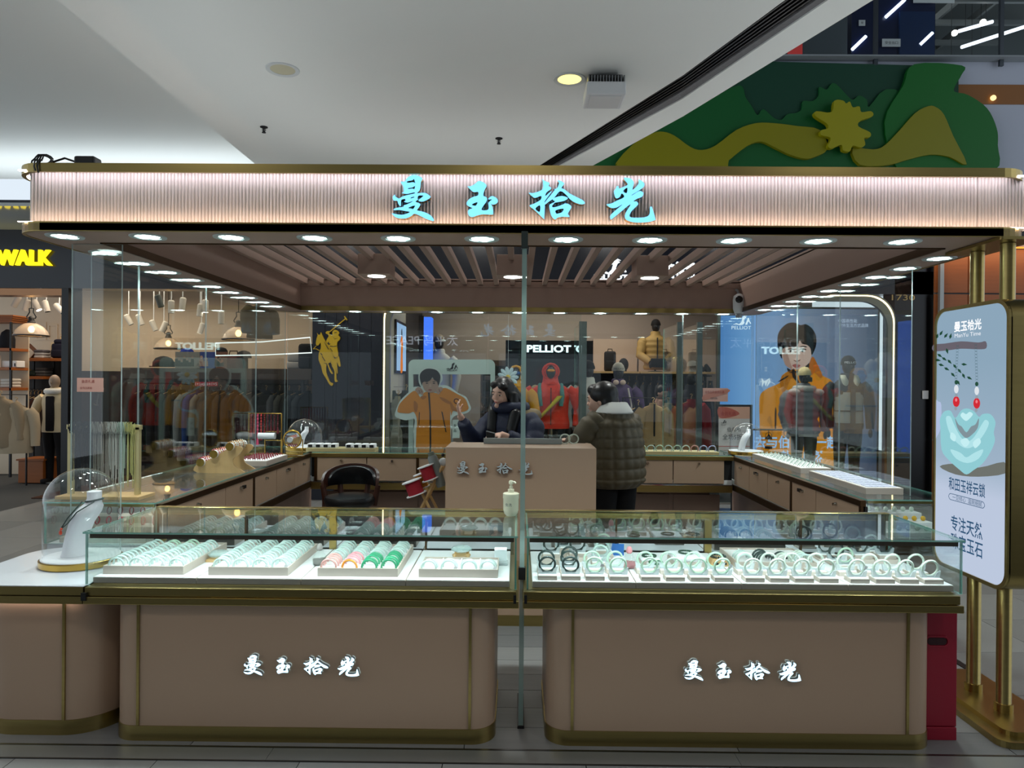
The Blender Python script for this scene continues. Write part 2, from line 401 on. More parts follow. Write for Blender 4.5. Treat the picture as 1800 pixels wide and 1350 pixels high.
def downlight(px, py, on, label):
    p = WZ(px, py, ZC); t = thing('ceiling_downlight', label, 'light', p)
    MB().lathe([(.094, .0), (.094, -.004), (.125, -.008), (.128, 0)], seg=32, cap=False).build('trim_ring', mat('lamp_ring', (200, 205, 205), .4), t, smooth=40)
    MB().lathe([(.094, -.002), (.094, .003)], seg=32).build('diffuser', emis('amber_lamp', (255, 232, 130), 1.6) if on else mat('lamp_off', (190, 186, 158), .5), t)
downlight(497, 122, 0, 'unlit round downlight in the white ceiling, left of the sprinklers')
downlight(1001, 139, 1, 'lit yellowish round downlight in the white ceiling beside the finned flood lamp')
def sprinkler(px, py, label):
    p = WZ(px, py, ZC); t = thing('fire_sprinkler', label, 'sprinkler', p)
    MB().lathe([(.035, 0), (.036, -.006), (.02, -.012)], seg=16).build('escutcheon', M['dark'], t, smooth=40)
    MB().lathe([(.008, -.01), (.008, -.05), (.02, -.052), (.02, -.056)], seg=10).tube([(.012, 0, -.012), (.016, 0, -.035), (.004, 0, -.05)], .003, 5).tube([(-.012, 0, -.012), (-.016, 0, -.035), (-.004, 0, -.05)], .003, 5).build('nozzle', M['dark'], t, smooth=40)
sprinkler(464, 223, 'small fire sprinkler in the ceiling below the unlit downlight')
sprinkler(877, 243, 'small fire sprinkler in the middle of the ceiling above the lit sign')
p = WZ(1062, 134, ZC); t = thing('flood_lamp', 'square white flood lamp with cooling fins hanging under the ceiling', 'light', p)
hw = .15
MB().box(-hw, hw, -.15, .15, -.20, -.10, bev=.01).build('housing', mat('lamp_white', (205, 208, 210), .5), t)
mb = MB()
for k in range(13): mb.box(-hw + .012 + k * .0225, -hw + .022 + k * .0225, -.14, .14, -.10, -.05)
tag(mb.build('cooling_fins', mat('fin_grey', (120, 124, 128), .4, .6), t), kind='stuff')
MB().box(-.12, .12, -.12, .12, -.206, -.199).build('lens', mat('lamp_lens', (214, 216, 216), .2), t)
MB().box(-.13, .13, -.1, .1, -.055, -.03).box(-.02, .02, -.02, .02, -.03, 0).build('bracket', M['black'], t)

# ================================================================ atrium: green relief mural, upper floor
YM = 9.3
mu = thing('relief_mural', 'layered green and yellow cut-out relief on the atrium edge with a splat shape', 'mural', (3, YM, 4.4))
f = pxf(YM)
G1 = mat('mural_dark_green', (3, 66, 44), .6); G2 = mat('mural_green', (2, 94, 38), .55); G3 = mat('mural_leaf_green', (2, 108, 30), .55); YL = mat('mural_olive', (142, 138, 2), .5)
MB().prism([L('1000,108 1300,100 1376,105 1690,113 1690,330 1000,330')], f, .06, .12).build('backing_board', G1, mu, True)
MB().prism([catmull(L('1607,113 1691,115 1690,132 1680,149 1678,161 1702,167 1735,190 1752,225 1754,255 1748,300 1640,310 1580,300 1555,215 1588,150'), 4)], f, .0, .06).build('leaf_blob', G3, mu, True)
MB().prism([catmull(L('1000,300 1000,250 1200,195 1288,152 1307,152 1311,168 1322,184 1333,201 1343,190 1362,206 1375,209 1386,199 1401,197 1411,190 1413,176 1430,176 1441,166 1442,151 1455,156 1465,144 1476,150 1487,162 1501,174 1512,166 1526,174 1530,186 1560,155 1600,180 1600,310 1000,330'), 3)], f, .03, .07).build('drip_board', G2, mu, True)
MB().prism([catmull(L('1090,300 1110,257 1146,236 1165,233 1185,240 1213,260 1233,265 1257,257 1293,230 1327,218 1360,218 1400,223 1440,230 1453,263 1430,277 1413,280 1387,273 1360,260 1337,250 1313,257 1280,283 1262,300'), 3)], f, -.03, .03).build('ribbon_wave', YL, mu, True)
MB().prism([catmull(L('1497,262 1533,264 1553,257 1577,233 1607,200 1630,188 1643,190 1657,203 1673,240 1697,290 1667,277 1633,273 1593,282 1560,291 1510,291'), 3)], f, -.03, .03).build('ribbon_wave', YL, mu, True)
MB().prism([catmull([(x / 3 + 1200, y / 3) for x, y in L('690,600 770,605 785,545 830,545 845,560 865,550 880,580 915,575 925,605 975,600 985,625 920,650 910,680 970,710 970,735 940,740 945,775 920,790 880,780 865,810 830,805 820,775 770,795 750,780 765,740 715,725 715,700 750,690 745,665 685,625')], 3)], f, -.09, -.02).build('splat', mat('mural_yellow', (166, 160, 4), .5), mu, True)
mb = MB().box(-4, 9, 9.44, 9.5, 3.95, 5.88)
struct('wall_atrium', mb, mat('fascia_white', (196, 200, 214), .7))
a, b = W(1675, 148, 9.42), W(1830, 183, 9.42)
MB().box(a.x, 9, 9.428, 9.45, b.z, a.z).build('brown_band', mat('fascia_brown', (150, 96, 44), .6), bpy.data.objects['wall_atrium'])
p = W(1746, 172, 9.40); tag(MB().lathe([(.035, -.01), (.035, .01)], p, 16, axis='y').build('fascia_lamp', emis('warm_spot', (255, 220, 150), 1.2)), 'tiny oval lamp on the brown band of the white atrium edge', 'light')
mb = MB().box(-4, 9, 9.28, 9.55, 5.88, 5.90); struct('trim_3', mb, mat('rail_grey', (150, 156, 160), .5))
ZU = 5.9
bl = thing('glass_balustrade', 'glass balustrade along the upper floor above the green mural', 'balustrade', (4, 9.4, ZU))
for (u0, u1) in ((1378, 1537), (1541, 1758), (1763, 1900)):
    a, b = W(u0, 80, 9.4), W(u1, 80, 9.4)
    pane(a.x, b.x, 9.39, 9.405, ZU, ZU + 1.15, 'glass_pane', bl, True)
for u in (1539, 1760):
    a = W(u, 60, 9.38); MB().box(a.x - .025, a.x + .025, 9.36, 9.4, ZU - .1, ZU + 1.4).build('post', mat('post_grey', (86, 92, 98), .4, .8), bl, True)
# upper shops
mb = MB().box(-3, 9, 9.56, 20, 5.6, 5.9); struct('floor_2', mb, mat('upper_slab', (70, 72, 74), .6))
mb = MB().box(-3, 14, -9, 20, 10.2, 10.3); struct('ceiling_2', mb, mat('upper_ceiling', (58, 62, 62), .9))
mb = MB().box(-3, 12, 17, 17.2, 6, 10.2); struct('wall_upper_back', mb, mat('upper_wall', (74, 80, 82), .8))
UP = 12.5
us = thing('upper_shop_front', 'navy shop front behind the glass balustrade on the upper floor', 'shop front', (W(1590, 60, UP).x, UP, ZU))
a, b = W(1498, -60, UP), W(1643, 140, UP)
MB().box(a.x, b.x, UP, UP + .2, ZU, 10.1).build('panel', mat('upper_navy', (14, 26, 66), .3), us, True)
a, b = W(1580, 22, UP), W(1640, 140, UP); MB().box(a.x, b.x, UP - .04, UP, ZU, a.z).build('door_panel', mat('upper_navy2', (22, 48, 92), .3), us, True)
for (u0, v0, u1, v1, s) in ((1551, 68, 1583, 82, '安全出口'), (1510, 35, 1521, 45, '禁'), (1606, -12, 1678, 5, '温馨提示')):
    a, b = W(u0, v0, UP - .05), W(u1, v1, UP - .05); mb = MB().box(a.x, b.x, UP - .05, UP - .04, b.z, a.z); mb.mi = 1
    put_text(mb, s, front(UP - .052), 0, h=(a.z - b.z) * .4, cx=(a.x + b.x) / 2, cy=(a.z + b.z) / 2); mb.build('notice', [M['white'], M['black']], us, True)
for i, (u0, v0, u1, v1) in enumerate(((1557, 30, 1590, 0), (1498, 87, 1522, 64), (1617, 79, 1639, 58), (1690, 83, 1860, 28), (1685, 55, 1745, 38), (1660, 107, 1720, 100))):
    YY = UP - .03 if i < 3 else 15; a, b = W(u0, v0, YY), W(u1, v1, YY)
    ll = tag(MB().tube([a, b], .03 if i < 3 else .035, 6).build('linear_lamp', emis('linear_white', (220, 232, 255), 2)), ['slanting white light tube above the navy upper shop door', 'slanting short light tube on the navy shop left of the post', 'slanting short light tube at the right end of the navy shop',
        'long white light tube on the dark upper ceiling at far right', 'light tube with spots beside the far post upstairs', 'low light tube behind the upstairs railing'][i], 'light')
    if i >= 3:
        for s in (.2, .8): q = a.lerp(b, s); MB().tube([q, (q.x, q.y, 10.2)], .006, 4).build('hanging_wire', M['dark'], ll)
for i, (u, v, c) in enumerate(((1678, 58, 'spot'), (1728, 39, 'spot'))):
    a = W(u, v, 15); MB().ball(a, .06).build('spot_bulb', emis('spot_glare', (255, 250, 240), 8), bpy.data.objects['linear_lamp.004'])
mb = MB()
for k in range(9): mb.box(3.5 + k * .8, 3.56 + k * .8, 13.4, 17, 9.6, 9.75)
for k in range(4): mb.box(3.4, 11, 13.6 + k * .9, 13.68 + k * .9, 9.4, 9.5)
tag(mb.build('ceiling_pipes', mat('pipe_grey', (84, 88, 88), .6)), 'grey pipes and ducts under the dark upstairs ceiling', 'pipes', kind='stuff')
a, b = W(1380, 80, UP), W(1490, 105, UP)
up2 = thing('upper_display', 'pale display wall with a red picture upstairs left of the navy shop', 'display', (a.x, UP, ZU))
MB().box(a.x, W(1490, 0, UP).x, UP, UP + .1, ZU, W(1490, 30, UP).z).build('panel', mat('upper_grey', (84, 92, 98), .6), up2, True)
a, b = W(1385, 76, UP - .02), W(1410, 108, UP - .02); MB().box(a.x, b.x, UP - .03, UP, b.z, a.z).build('picture', emis('red_picture', (150, 50, 50), .6), up2, True)
lamp('upper_ceiling_lamp', 'AREA', (7, 14.5, 9.9), 40, (.9, .95, 1), 4, rot=(0, 0, 0))
# ================================================================ kiosk canopy
CX0, CX1, CY0, CY1 = -2.42, 2.42, 3.33, 7.25
OX0, OX1, OY0, OY1 = -2.15, 2.17, 3.63, 6.99
can = thing('kiosk_canopy', 'pink taupe kiosk canopy with brass rims, fluted lit band and slatted open roof', 'canopy', (0, 5.2, 2.3))
rim = lambda e: rrect(CX0 - e, CX1 + e, CY0 - e, CY1 + e, .16, 8)
hole = [(OX0, OY0), (OX1, OY0), (OX1, OY1), (OX0, OY1)]
MB().prism([rim(0), hole], flatz, 2.300, 2.335).build('soffit', M['taupe_d'], can, True)
MB().prism([rim(0), rim(-.012)[::1]], flatz, 2.297, 2.342).build('lower_rim', M['brass'], can, True)
MB().prism([rim(0), hole], flatz, 2.590, 2.60).build('upper_plate', M['taupe_d'], can, True)
MB().prism([rim(.002), rim(-.012)], flatz, 2.575, 2.617).build('upper_rim', M['brass'], can, True)
# fluted fascia on four sides
FY, FXL, FXR, FB = CY0 + .065, CX0 + .075, CX1 - .02, CY1 - .065
def flutes(mb, n, fn):
    for k in range(n):
        pts = []
        for j in range(5):
            a = PI * j / 4; pts.append((k + .5 - .48 * math.cos(a), .55 * math.sin(a)))
        vs = [fn(u, d, z) for u, d in pts for z in (2.336, 2.589)]
        mb.add(vs, [(2 * j, 2 * j + 2, 2 * j + 3, 2 * j + 1) for j in range(4)])
flm = mat('fluted_pink', (202, 196, 187), .55)
P = .0163
for (xa, xb) in ((FXL, W(134, 350, FY).x), (W(134, 350, FY).x + .004, W(1718, 350, FY).x - .004), (W(1718, 350, FY).x, FXR)):
    n = max(1, round((xb - xa) / P)); q = (xb - xa) / n; mb = MB(); flutes(mb, n, lambda u, d, z: (xa + u * q, FY - d * q, z))
    mb.box(xa, xb, FY, FY + .015, 2.336, 2.589)
    tag(mb.build('fluted_panel', flm, can, True, smooth=50, recalc=False), kind='stuff')
for xs, sg in ((FXL, 1), (FXR, -1)):
    n = 230; q = (FB - FY) / n; mb = MB(); flutes(mb, n, lambda u, d, z: (xs - sg * d * q, FY + u * q, z)); mb.box(min(xs, xs + sg * .015), max(xs, xs + sg * .015), FY, FB, 2.336, 2.589)
    tag(mb.build('fluted_panel', flm, can, True, smooth=50, recalc=False), kind='stuff')
MB().box(FXL, FXR, FB - .015, FB, 2.336, 2.589).build('rear_panel', flm, can, True)
# led strips hidden in both rims (light the flutes)
led = emis('rim_led', (244, 236, 255), 14)
MB().box(FXL - .03, FXR, CY0 + .016, CY0 + .026, 2.584, 2.589).box(CX0 + .016, CX0 + .026, CY0 + .12, CY1 - .2, 2.584, 2.589).build('led_strip', led, can, True)
MB().box(FXL - .03, FXR, CY0 + .016, CY0 + .026, 2.342, 2.345).box(CX0 + .016, CX0 + .026, CY0 + .12, CY1 - .2, 2.342, 2.345).build('led_strip', emis('rim_led_warm', (255, 222, 200), 13), can, True)
# walls of the opening
wl = [(OX0 - .03, OX0, OY0, OY1), (OX1, OX1 + .03, OY0, OY1), (OX0, OX1, OY1, OY1 + .03), (OX0, OX1, OY0 - .03, OY0)]
for i, (a, b, c, d) in enumerate(wl):
    MB().box(a, b, c, d, 2.31, 2.615).build('inner_wall', M['taupe_d'], can, True)
for a, b, c, d, m in ((OX0, OX0 + .012, OY0, OY1, M['brass_d']), (OX1 - .012, OX1, OY0, OY1, M['brass_d']), (OX0, OX1, OY1 - .012, OY1, M['brass']), (OX0, OX1, OY0, OY0 + .008, M['brass_d'])):
    MB().box(a, b, c, d, 2.294, 2.337).build('edge_trim', m, can, True)
MB().box(OX0, OX1, OY1 - .01, OY1, 2.535, 2.545).build('edge_trim', M['taupe_d'], can, True)
sl = None
for k in range(27):
    x = W(901, 500, 6.99).x + (k - 13) * .157
    if x < OX0 + .03 or x > OX1 - .03: continue
    if sl is None:
        sl = MB().box(-.022, .022, OY0 + .001, OY1 - .001, 2.556, 2.612).build('roof_slat', M['taupe_d'], can, True); o = sl
    else: o = sl.copy(); COL.objects.link(o)
    o.location = (x, 0, 0)
for px in (661, 901, 1143):
    p = W(px, 485, 5.65); lb = MB().box(p.x - .125, p.x + .125, 5.55, 5.8, 2.44, 2.60, bev=.004).build('lamp_box', M['taupe_d'], can, True)
    d = MB().lathe([(.07, 2.437), (.07, 2.441)], (p.x, 5.67, 0), 24).build('diffuser', emis('led_box', (245, 255, 250), 7), lb)
    lamp('box_lamp', 'SPOT', (p.x, 5.67, 2.42), 14, (.95, 1, .97), .06, spot=2.2, parent=lb)
# round multi-led downlights in the soffit
ringm = mat('downlight_ring', (196, 206, 206), .35); darkm = mat('downlight_web', (150, 170, 168), .3)
proto = None
def soffit_light(x, y, energy=9):
    global proto
    if proto is None:
        proto = MB().lathe([(.062, .001), (.062, -.004), (.084, -.005), (.086, .001)], seg=28, cap=False).build('downlight', ringm, can, smooth=40)
        mb = MB().lathe([(.062, -.001), (.062, .002)], seg=28); mb.build('reflector', darkm, proto)
        mb = MB()
        for k in range(6):
            a = k * PI / 3; c = (0, 0) if k == 5 else (.037 * math.cos(k * 2 * PI / 5), .037 * math.sin(k * 2 * PI / 5))
            if k < 5: mb.lathe([(.0205, -.0035), (.0205, -.0012)], (c[0], c[1], 0), 14)
        mb.lathe([(.016, -.0035), (.016, -.0012)], (0, 0, 0), 12)
        tag(mb.build('led_cluster', M['glow'], proto), kind='stuff'); o = proto
    else: o = copy_tree(proto)
    o.parent = can; o.location = (x, y - 5.2, 2.300 - 2.3)
    lamp('downlight_lamp', 'SPOT', (x, y, 2.285), energy, (.90, 1, .98), .05, spot=1.9, blend=.6)
for k in range(11): soffit_light(W(847, 421, 3.47).x + (k - 5) * .4095, 3.47, 14)
for k in range(9):
    y = 3.92 + k * .345
    soffit_light(-2.29, y, 11); soffit_light(2.31, y, 11)
for k in range(11): soffit_light(-2.05 + k * .41, 7.12, 9)
for x, y, sx_, sy_ in ((0, 3.5, 4.2, .1), (-2.28, 5.2, .1, 3.2), (2.28, 5.2, .1, 3.2), (0, 7.12, 4.2, .1)):
    lamp('ceiling_fill_lamp', 'AREA', (x, y, 2.63), 6.5, (.93, .98, 1), sx_, sy_, rot=(PI, 0, 0), parent=can)  # unseen uplights added on the canopy to brighten the mall ceiling
# sign on the front (and the matching one on the rear band)
signm = [emis('sign_blue_white', (118, 200, 255), 1.2), M['gold']]
cz = W(920, 352, FY - .03).z
brush_sign(GN, lambda u, v, d: Vector((W(920, 352, FY - .03).x + u, FY - .042 + d, cz + v)), .00272, 1.0, signm, can, .035)
brush_sign(GN, lambda u, v, d: Vector((0 - u, FB + .042 - d, cz + v)), .00272, 1.0, signm, can, .035, n=1)
# cable bundle and adapter lying on the canopy
p = W(92, 284, 3.45)
t = thing('power_adapter', 'black power adapter with a coiled cable lying on top of the canopy corner', 'adapter', (p.x, 3.42, 2.617))
MB().box(.14, .24, -.03, .04, 0, .055, bev=.01).build('adapter_body', M['black'], t)
mb = MB().tube([(.14, 0, .03), (.08, .0, .05), (.02, 0, .03), (-.05, 0, .012), (-.12, .01, .008)], .005, 6)
for k in range(4): mb.tube([(.045 * math.cos(a) * (1 - .12 * k), -.05 + .012 * k + .01 * math.sin(3 * a), .02 + .028 * math.sin(a) + k * .004) for a in [2 * PI * j / 14 for j in range(14)]], .004, 5, close=True)
mb.tube([(.01, -.06, .02), (.02, -.095, .01), (.015, -.1, -.02), (.02, -.1, -.05)], .004, 5).tube([(.0, -.06, .02), (.0, -.095, .01), (.0, -.1, -.02), (.006, -.1, -.04)], .004, 5)
mb.build('cable', M['black'], t, smooth=60)
# security camera on the inner wall
p = W(1300, 545, 6.6)
t = thing('security_camera', 'white security camera with a black lens under the canopy corner at right', 'camera', (W(1299, 520, 6.9).x, 6.9, 2.355))
MB().lathe([(.01, -.075), (.04, -.07), (.055, -.03), (.058, .06), (.05, .1), (.02, .12)], seg=20).build('body', M['white'], t, smooth=50)
MB().ball((-.012, -.045, .06), .036, .03, .036).build('lens', mat('lens_black', (6, 6, 8), .1), t, smooth=True)
MB().lathe([(.03, -.11), (.03, -.075)], seg=14).tube([(0, 0, .1), (.0, .05, .16), (0, .092, .17)], .012, 8).build('mount', mat('camera_grey', (150, 152, 156), .4), t, smooth=50)

# ================================================================ front display cases
ZL, ZG, YF, YR = .685, .923, 3.13, 3.79
mirror = mat('smoked_mirror_door', (196, 200, 204), .03, 1)
def front_case(px0, px1, gx0, gx1, bx0, bx1, seam0, seam1, sign_px, dividers, label, rz):
    x0, x1 = W(gx0, 990, YF).x, W(gx1, 990, YF).x
    t = thing('display_case', label, 'display case', ((x0 + x1) / 2, YF + .33, 0))
    a, b = W(bx0, 1200, YF + .10).x, W(bx1, 1200, YF + (.10 if bx1 > 1000 else 0)).x
    MB().prism([rrect(a, b, YF, YR - .05, .10, 8)], flatz, .066, .61).build('base', M['taupe'], t, True, smooth=40)
    MB().prism([rrect(a - .004, b + .004, YF - .004, YR - .046, .104, 8)], flatz, 0, .066).build('kick_plate', M['brass'], t, True, smooth=40)
    for s in (seam0, seam1):
        sx = W(s, 1200, YF).x; MB().box(sx - .006, sx + .006, YF - .006, YF + .01, .068, .61).build('brass_strip', M['brass'], t, True)
    l0, l1 = W(px0, 1050, YF - .04).x, W(px1, 1050, YF - .04).x
    MB().box(l0, l1, YF - .038, YR + .02, .612, .645, bev=.003).build('lower_ledge', M['brass'], t, True)
    MB().box(l0 + .004, l1 - .012, YF - .03, YR + .01, .647, ZL, bev=.002).build('upper_ledge', M['brass'], t, True)
    MB().box(l0 + .02, l1 - .02, YF - .02, YR, .641, .65).build('shadow_gap', M['black'], t, True)
    pane(x0, x1, YF, YF + .008, ZL, ZG - .009, 'front_glass', t, True)
    pane(x0, x0 + .008, YF + .008, YR - .05, ZL, ZG - .009, 'side_glass', t, True)
    pane(x1 - .008, x1, YF + .008, YR - .05, ZL, ZG - .009, 'side_glass', t, True)
    pane(x0 - .008, x1 + .006, YF - .008, YR - .045, ZG - .008, ZG, 'top_glass', t, True)
    MB().box(x0 + .012, x1 - .012, YF + .012, YF + .034, ZG - .031, ZG - .0095).build('led_profile', mat('led_profile_brown', (92, 74, 62), .45, .3), t, True)
    MB().box(x0 + .03, x1 - .03, YF + .036, YF + .040, ZG - .028, ZG - .012).build('led_strip', emis('case_led', (226, 250, 255), 5), t, True)
    lamp('case_lamp', 'AREA', ((x0 + x1) / 2, YF + .06, ZG - .03), 2.7, (.86, .97, 1), x1 - x0 - .1, .02, rot=(.45, 0, 0), parent=t)
    MB().box(x0 - .004, x1 + .004, YR - .045, YR, ZG - .036, ZG + .002, bev=.003).build('rear_rail', mat('polished_brass', (196, 176, 104), .2, 1), t, True)
    n = len(dividers) + 1; xs = [x0 + .012] + [W(d, 930, YR - .06).x for d in dividers] + [x1 - .012]
    for i in range(n):
        MB().box(xs[i] + .002, xs[i + 1] - .002, YR - .04 + .005 * (i % 2), YR - .03 + .005 * (i % 2), ZL + .002, ZG - .037).build('mirror_door', mirror, t, True)
    for i, d in enumerate(dividers):
        g = i == 1; xx = W(d, 930, YR - .06).x
        MB().box(xx - (.018 if g else .004), xx + (.018 if g else .004), YR - .05, YR - .041, ZL, ZG - .037).build('door_stile', M['brass'] if g else M['brass_d'], t, True)
    sgm = [emis('case_sign_white', (170, 225, 255), 3.0), mat('letter_side', (150, 156, 160), .4)]
    c = W(sign_px[0], sign_px[1], YF - .01)
    brush_sign(GN, lambda u, v, d: Vector((c.x + u, YF - .022 + d, c.z + v)), .00111 * sign_px[2], 1.0, sgm, t, .02)
    return t, x0, x1
caseL, LX0, LX1 = front_case(145, 912, 150, 908, 216, 869, 243, 826, (531, 1169, 1.0), (430, 584, 748), 'left front glass case with rows of bangle trays on a lit-sign taupe base', 0)
caseR, RX0, RX1 = front_case(919, 1696, 926, 1692, 959, 1623, 1006, 1595, (1304, 1178, 1.0), (1084, 1246, 1410), 'right front glass case with single bangles on stands, lit-sign taupe base', 0)
for px, nm in ((905, ''), (924, '')):
    p = W(px, 1054, YF - .04); MB().box(p.x - .006, p.x + .006, YF - .042, YF - .03, p.z - .018, p.z + .018).build('latch', M['black'], caseL if px < 915 else caseR, True)
p = W(147, 1049, YF - .04); MB().box(p.x - .011, p.x + .011, YF - .044, YF - .028, p.z - .017, p.z + .017).build('latch', M['black'], caseL, True)

# glass fin between the cases
p = W(916, 1200, 3.28)
t = thing('glass_fin', 'tall glass fin standing edge-on between the two front cases up to the canopy', 'glass fin', (p.x, 3.4, 0))
pane(p.x - .011, p.x + .011, 3.28, 3.62, .012, 2.297, 'glass_pane', t, True, em='fedge')
MB().box(p.x - .016, p.x + .016, 3.275, 3.62, 0, .014).build('floor_shoe', M['black'], t, True)
MB().box(p.x - .015, p.x + .015, 3.272, 3.30, 2.22, 2.297).build('top_clamp', mat('clamp_green', (34, 48, 46), .4), t, True)
MB().box(p.x - .016, p.x + .016, 3.27, 3.30, .69, .745).build('clamp', M['black'], t, True)
def screen(x0, x1, y0, y1, z0, label):
    t = thing('glass_screen', label, 'glass screen', ((x0 + x1) / 2, (y0 + y1) / 2, z0))
    pane(x0, x1, y0, y1, z0, 2.297, 'glass_pane', t, True, em='pedge'); return t
a, b = W(125, 600, 3.66), W(213, 600, 3.66)
t = screen(a.x, b.x, 3.66, 3.672, .688, 'narrow tall glass sheet with a sale sticker, at the front left beside the domed bust')
s1 = MB(); c0, c1 = W(135, 664, 3.655), W(181, 689, 3.655)
s1.box(c0.x, c1.x, 3.656, 3.66, c1.z, c0.z); so = s1.build('sale_sticker', mat('sticker_pink', (196, 150, 136), .6), t, True)
mb = MB(); put_text(mb, '会员礼遇', front(3.6555), 0, h=.016, cx=(c0.x + c1.x) / 2 - .01, cy=c0.z - .018); put_text(mb, '全场五折起', front(3.6555), 0, h=.012, cx=(c0.x + c1.x) / 2 - .02, cy=c0.z - .052)
mb.build('print', mat('sticker_red', (140, 44, 38), .6), so)
lx = -2.335
for i, (y0, y1) in enumerate(((3.86, 4.34), (4.35, 5.28), (5.29, 6.3), (6.31, 7.10))):
    screen(lx, lx + .006, y0, y1, .934, ['first side glass sheet on the left counter, behind the hanging necklaces', 'second side glass sheet on the left counter, above its empty glass top', 'third side glass sheet on the left counter, beside the bracelet stand', 'fourth side glass sheet on the left counter, at the back corner by the round mirror'][i])
xs = [-2.32] + [W(q, 600, 7.12).x for q in (702, 858, 1022, 1200, 1322)] + [2.36]
for i in range(6):
    screen(xs[i] + .004, xs[i + 1] - .004, 7.115, 7.125, .934, ['rear glass sheet in front of the golden rider emblem', 'rear glass sheet in front of the cardboard man', 'rear glass sheet behind the woman in navy', 'rear glass sheet in front of the red hooded mannequin', 'rear glass sheet in front of the beige hanging jacket', 'rear glass sheet at the right end in front of the blue poster'][i])
for i, (y0, y1) in enumerate(((4.3, 5.25), (5.26, 6.05), (6.06, 7.10))):
    screen(2.37, 2.376, y0, y1, .934, ['side glass sheet on the right counter nearest the lit pendant sign', 'middle side glass sheet on the right counter by the flat white tray', 'side glass sheet on the right counter at the back, by the glass dome'][i])

# ================================================================ side and rear counters
knobm = mat('lock_steel', (190, 186, 176), .2, 1)
def lock(parent, p, n):
    """a small round cam lock; n = outward normal"""
    ax = 'x' if abs(n[0]) else 'y'; s = n[0] + n[1]
    MB().lathe([(.012, 0), (.012, .008 * s), (.008, .018 * s), (.009, .024 * s)], p, 12, axis=ax).build('cam_lock', knobm, parent, smooth=50)
def side_counter(sg, xi, xo, y0, y1, ycuts, label, dl):
    t = thing('side_counter', label, 'display counter', ((xi + xo) / 2, (y0 + y1) / 2, 0))
    X = lambda a, b: (min(a, b), max(a, b))
    a, b = X(xi - sg * -.16, xo - sg * .10); MB().box(a, b, y0 + .05, y1, .0, .60).build('base', mat('counter_base_taupe', (160, 130, 116), .5), t, True)
    a, b = X(xi, xo); MB().box(a, b, y0, y1, .602, .66, bev=.003).build('brass_band', M['brass_d'], t, True)
    MB().box(a + .01, b - .01, y0 + .01, y1, .66, .70).build('plinth', M['white'], t, True)
    i0, i1 = X(xi + sg * .025, xi + sg * .04)
    MB().box(i0, i1, y0, y1, .70, .885).build('inner_panel', M['dark'], t, True)
    for k in range(len(ycuts) - 1):
        i0, i1 = X(xi + sg * .004, xi + sg * .025); ya, yb = ycuts[k], ycuts[k + 1]
        d = MB().box(i0, i1, ya + .004, yb - .004, .668, .884, bev=.002).build('drawer', M['taupe'], t, True)
        lock(d, (xi + sg * .004, (ya + yb) / 2, .845), (-sg, 0))
        if k in dl:
            MB().box(*X(xi + sg * .004, xi - sg * .012), (ya + yb) / 2 + .03, (ya + yb) / 2 + .07, .835, .858).build('padlock', M['black'], d)
    for yy in (y0 + .01, ycuts[2]):
        i0, i1 = X(xi - sg * .002, xi + sg * .012); MB().box(i0, i1, yy - .014, yy + .014, .66, .89).build('brass_post', M['brass_d'], t, True)
    i0, i1 = X(xi - sg * .004, xi + sg * .03); MB().box(i0, i1, y0, y1, .886, .923, bev=.002).build('rail', M['brass_d'], t, True)
    a, b = X(xi + sg * .03, xo); pane(a, b, y0 - .01, y1, .923, .931, 'top_glass', t, True)
    o0, o1 = X(xo - sg * .008, xo); pane(o0, o1, y0, y1, .702, .922, 'outer_glass', t, True)
    a, b = X(xi + sg * .04, xo - sg * .008); pane(a, b, y0, y0 + .008, .702, .922, 'front_glass', t, True)
    MB().box(a, b, y0 + .008, y0 + .016, .905, .922).build('brass_bar', M['brass'], t, True)
    i0, i1 = X(xi + sg * .2, xi + sg * .215)
    for k in range(2):
        ya, yb = ycuts[1] + .05 + k * 1.1, ycuts[1] + 1.05 + k * 1.1
        MB().box(*X(xi + sg * .155, xi + sg * .16), ya, yb, .1, .56).build('cupboard_door', mat('door_taupe', (150, 122, 108), .5), t, True)
    lamp('counter_lamp', 'AREA', (xi + sg * .07, (y0 + y1) / 2, .9), 2.5, (.88, .97, 1), .02, y1 - y0 - .2, rot=(0, -sg * .5, 0), parent=t)
    return t
sideL = side_counter(-1, -1.93, -2.57, 3.84, 7.2, [3.86, 4.7, 5.2, 5.7, 6.17, 6.63], 'left side glass counter with taupe drawers, carrying the necklace and bracelet stands', (1, 3))
sideR = side_counter(1, 2.02, 2.60, 4.18, 7.2, [4.2, 4.82, 5.25, 5.75, 6.2, 6.63], 'right side glass counter with taupe drawers, carrying two white ring trays', (1, 3))
# rounded front end of the left counter
t = thing('end_counter', 'low white-topped counter end with rounded taupe base carrying the big glass dome', 'counter', (-2.2, 3.45, 0))
MB().prism([rrect(-2.46, -1.84, 3.17, 3.83, .2, 10)], flatz, .066, .612).build('base', M['taupe'], t, True, smooth=40)
MB().prism([rrect(-2.464, -1.836, 3.166, 3.83, .204, 10)], flatz, 0, .066).build('kick_plate', M['brass'], t, True, smooth=40)
xr = W(144, 1040, 3.09).x - .003
MB().prism([rrect(-2.56, xr, 3.095, 3.835, .18, 8, (1, 0, 0, 1))], flatz, .612, .645).build('lower_ledge', M['brass'], t, True, smooth=40)
MB().prism([rrect(-2.552, xr, 3.102, 3.835, .18, 8, (1, 0, 0, 1))], flatz, .648, .685).build('upper_ledge', M['brass'], t, True, smooth=40)
MB().prism([rrect(-2.55, xr, 3.105, 3.835, .18, 8, (1, 0, 0, 1))], flatz, .685, .688).build('white_top', mat('gloss_white', (226, 232, 240), .18), t, True)
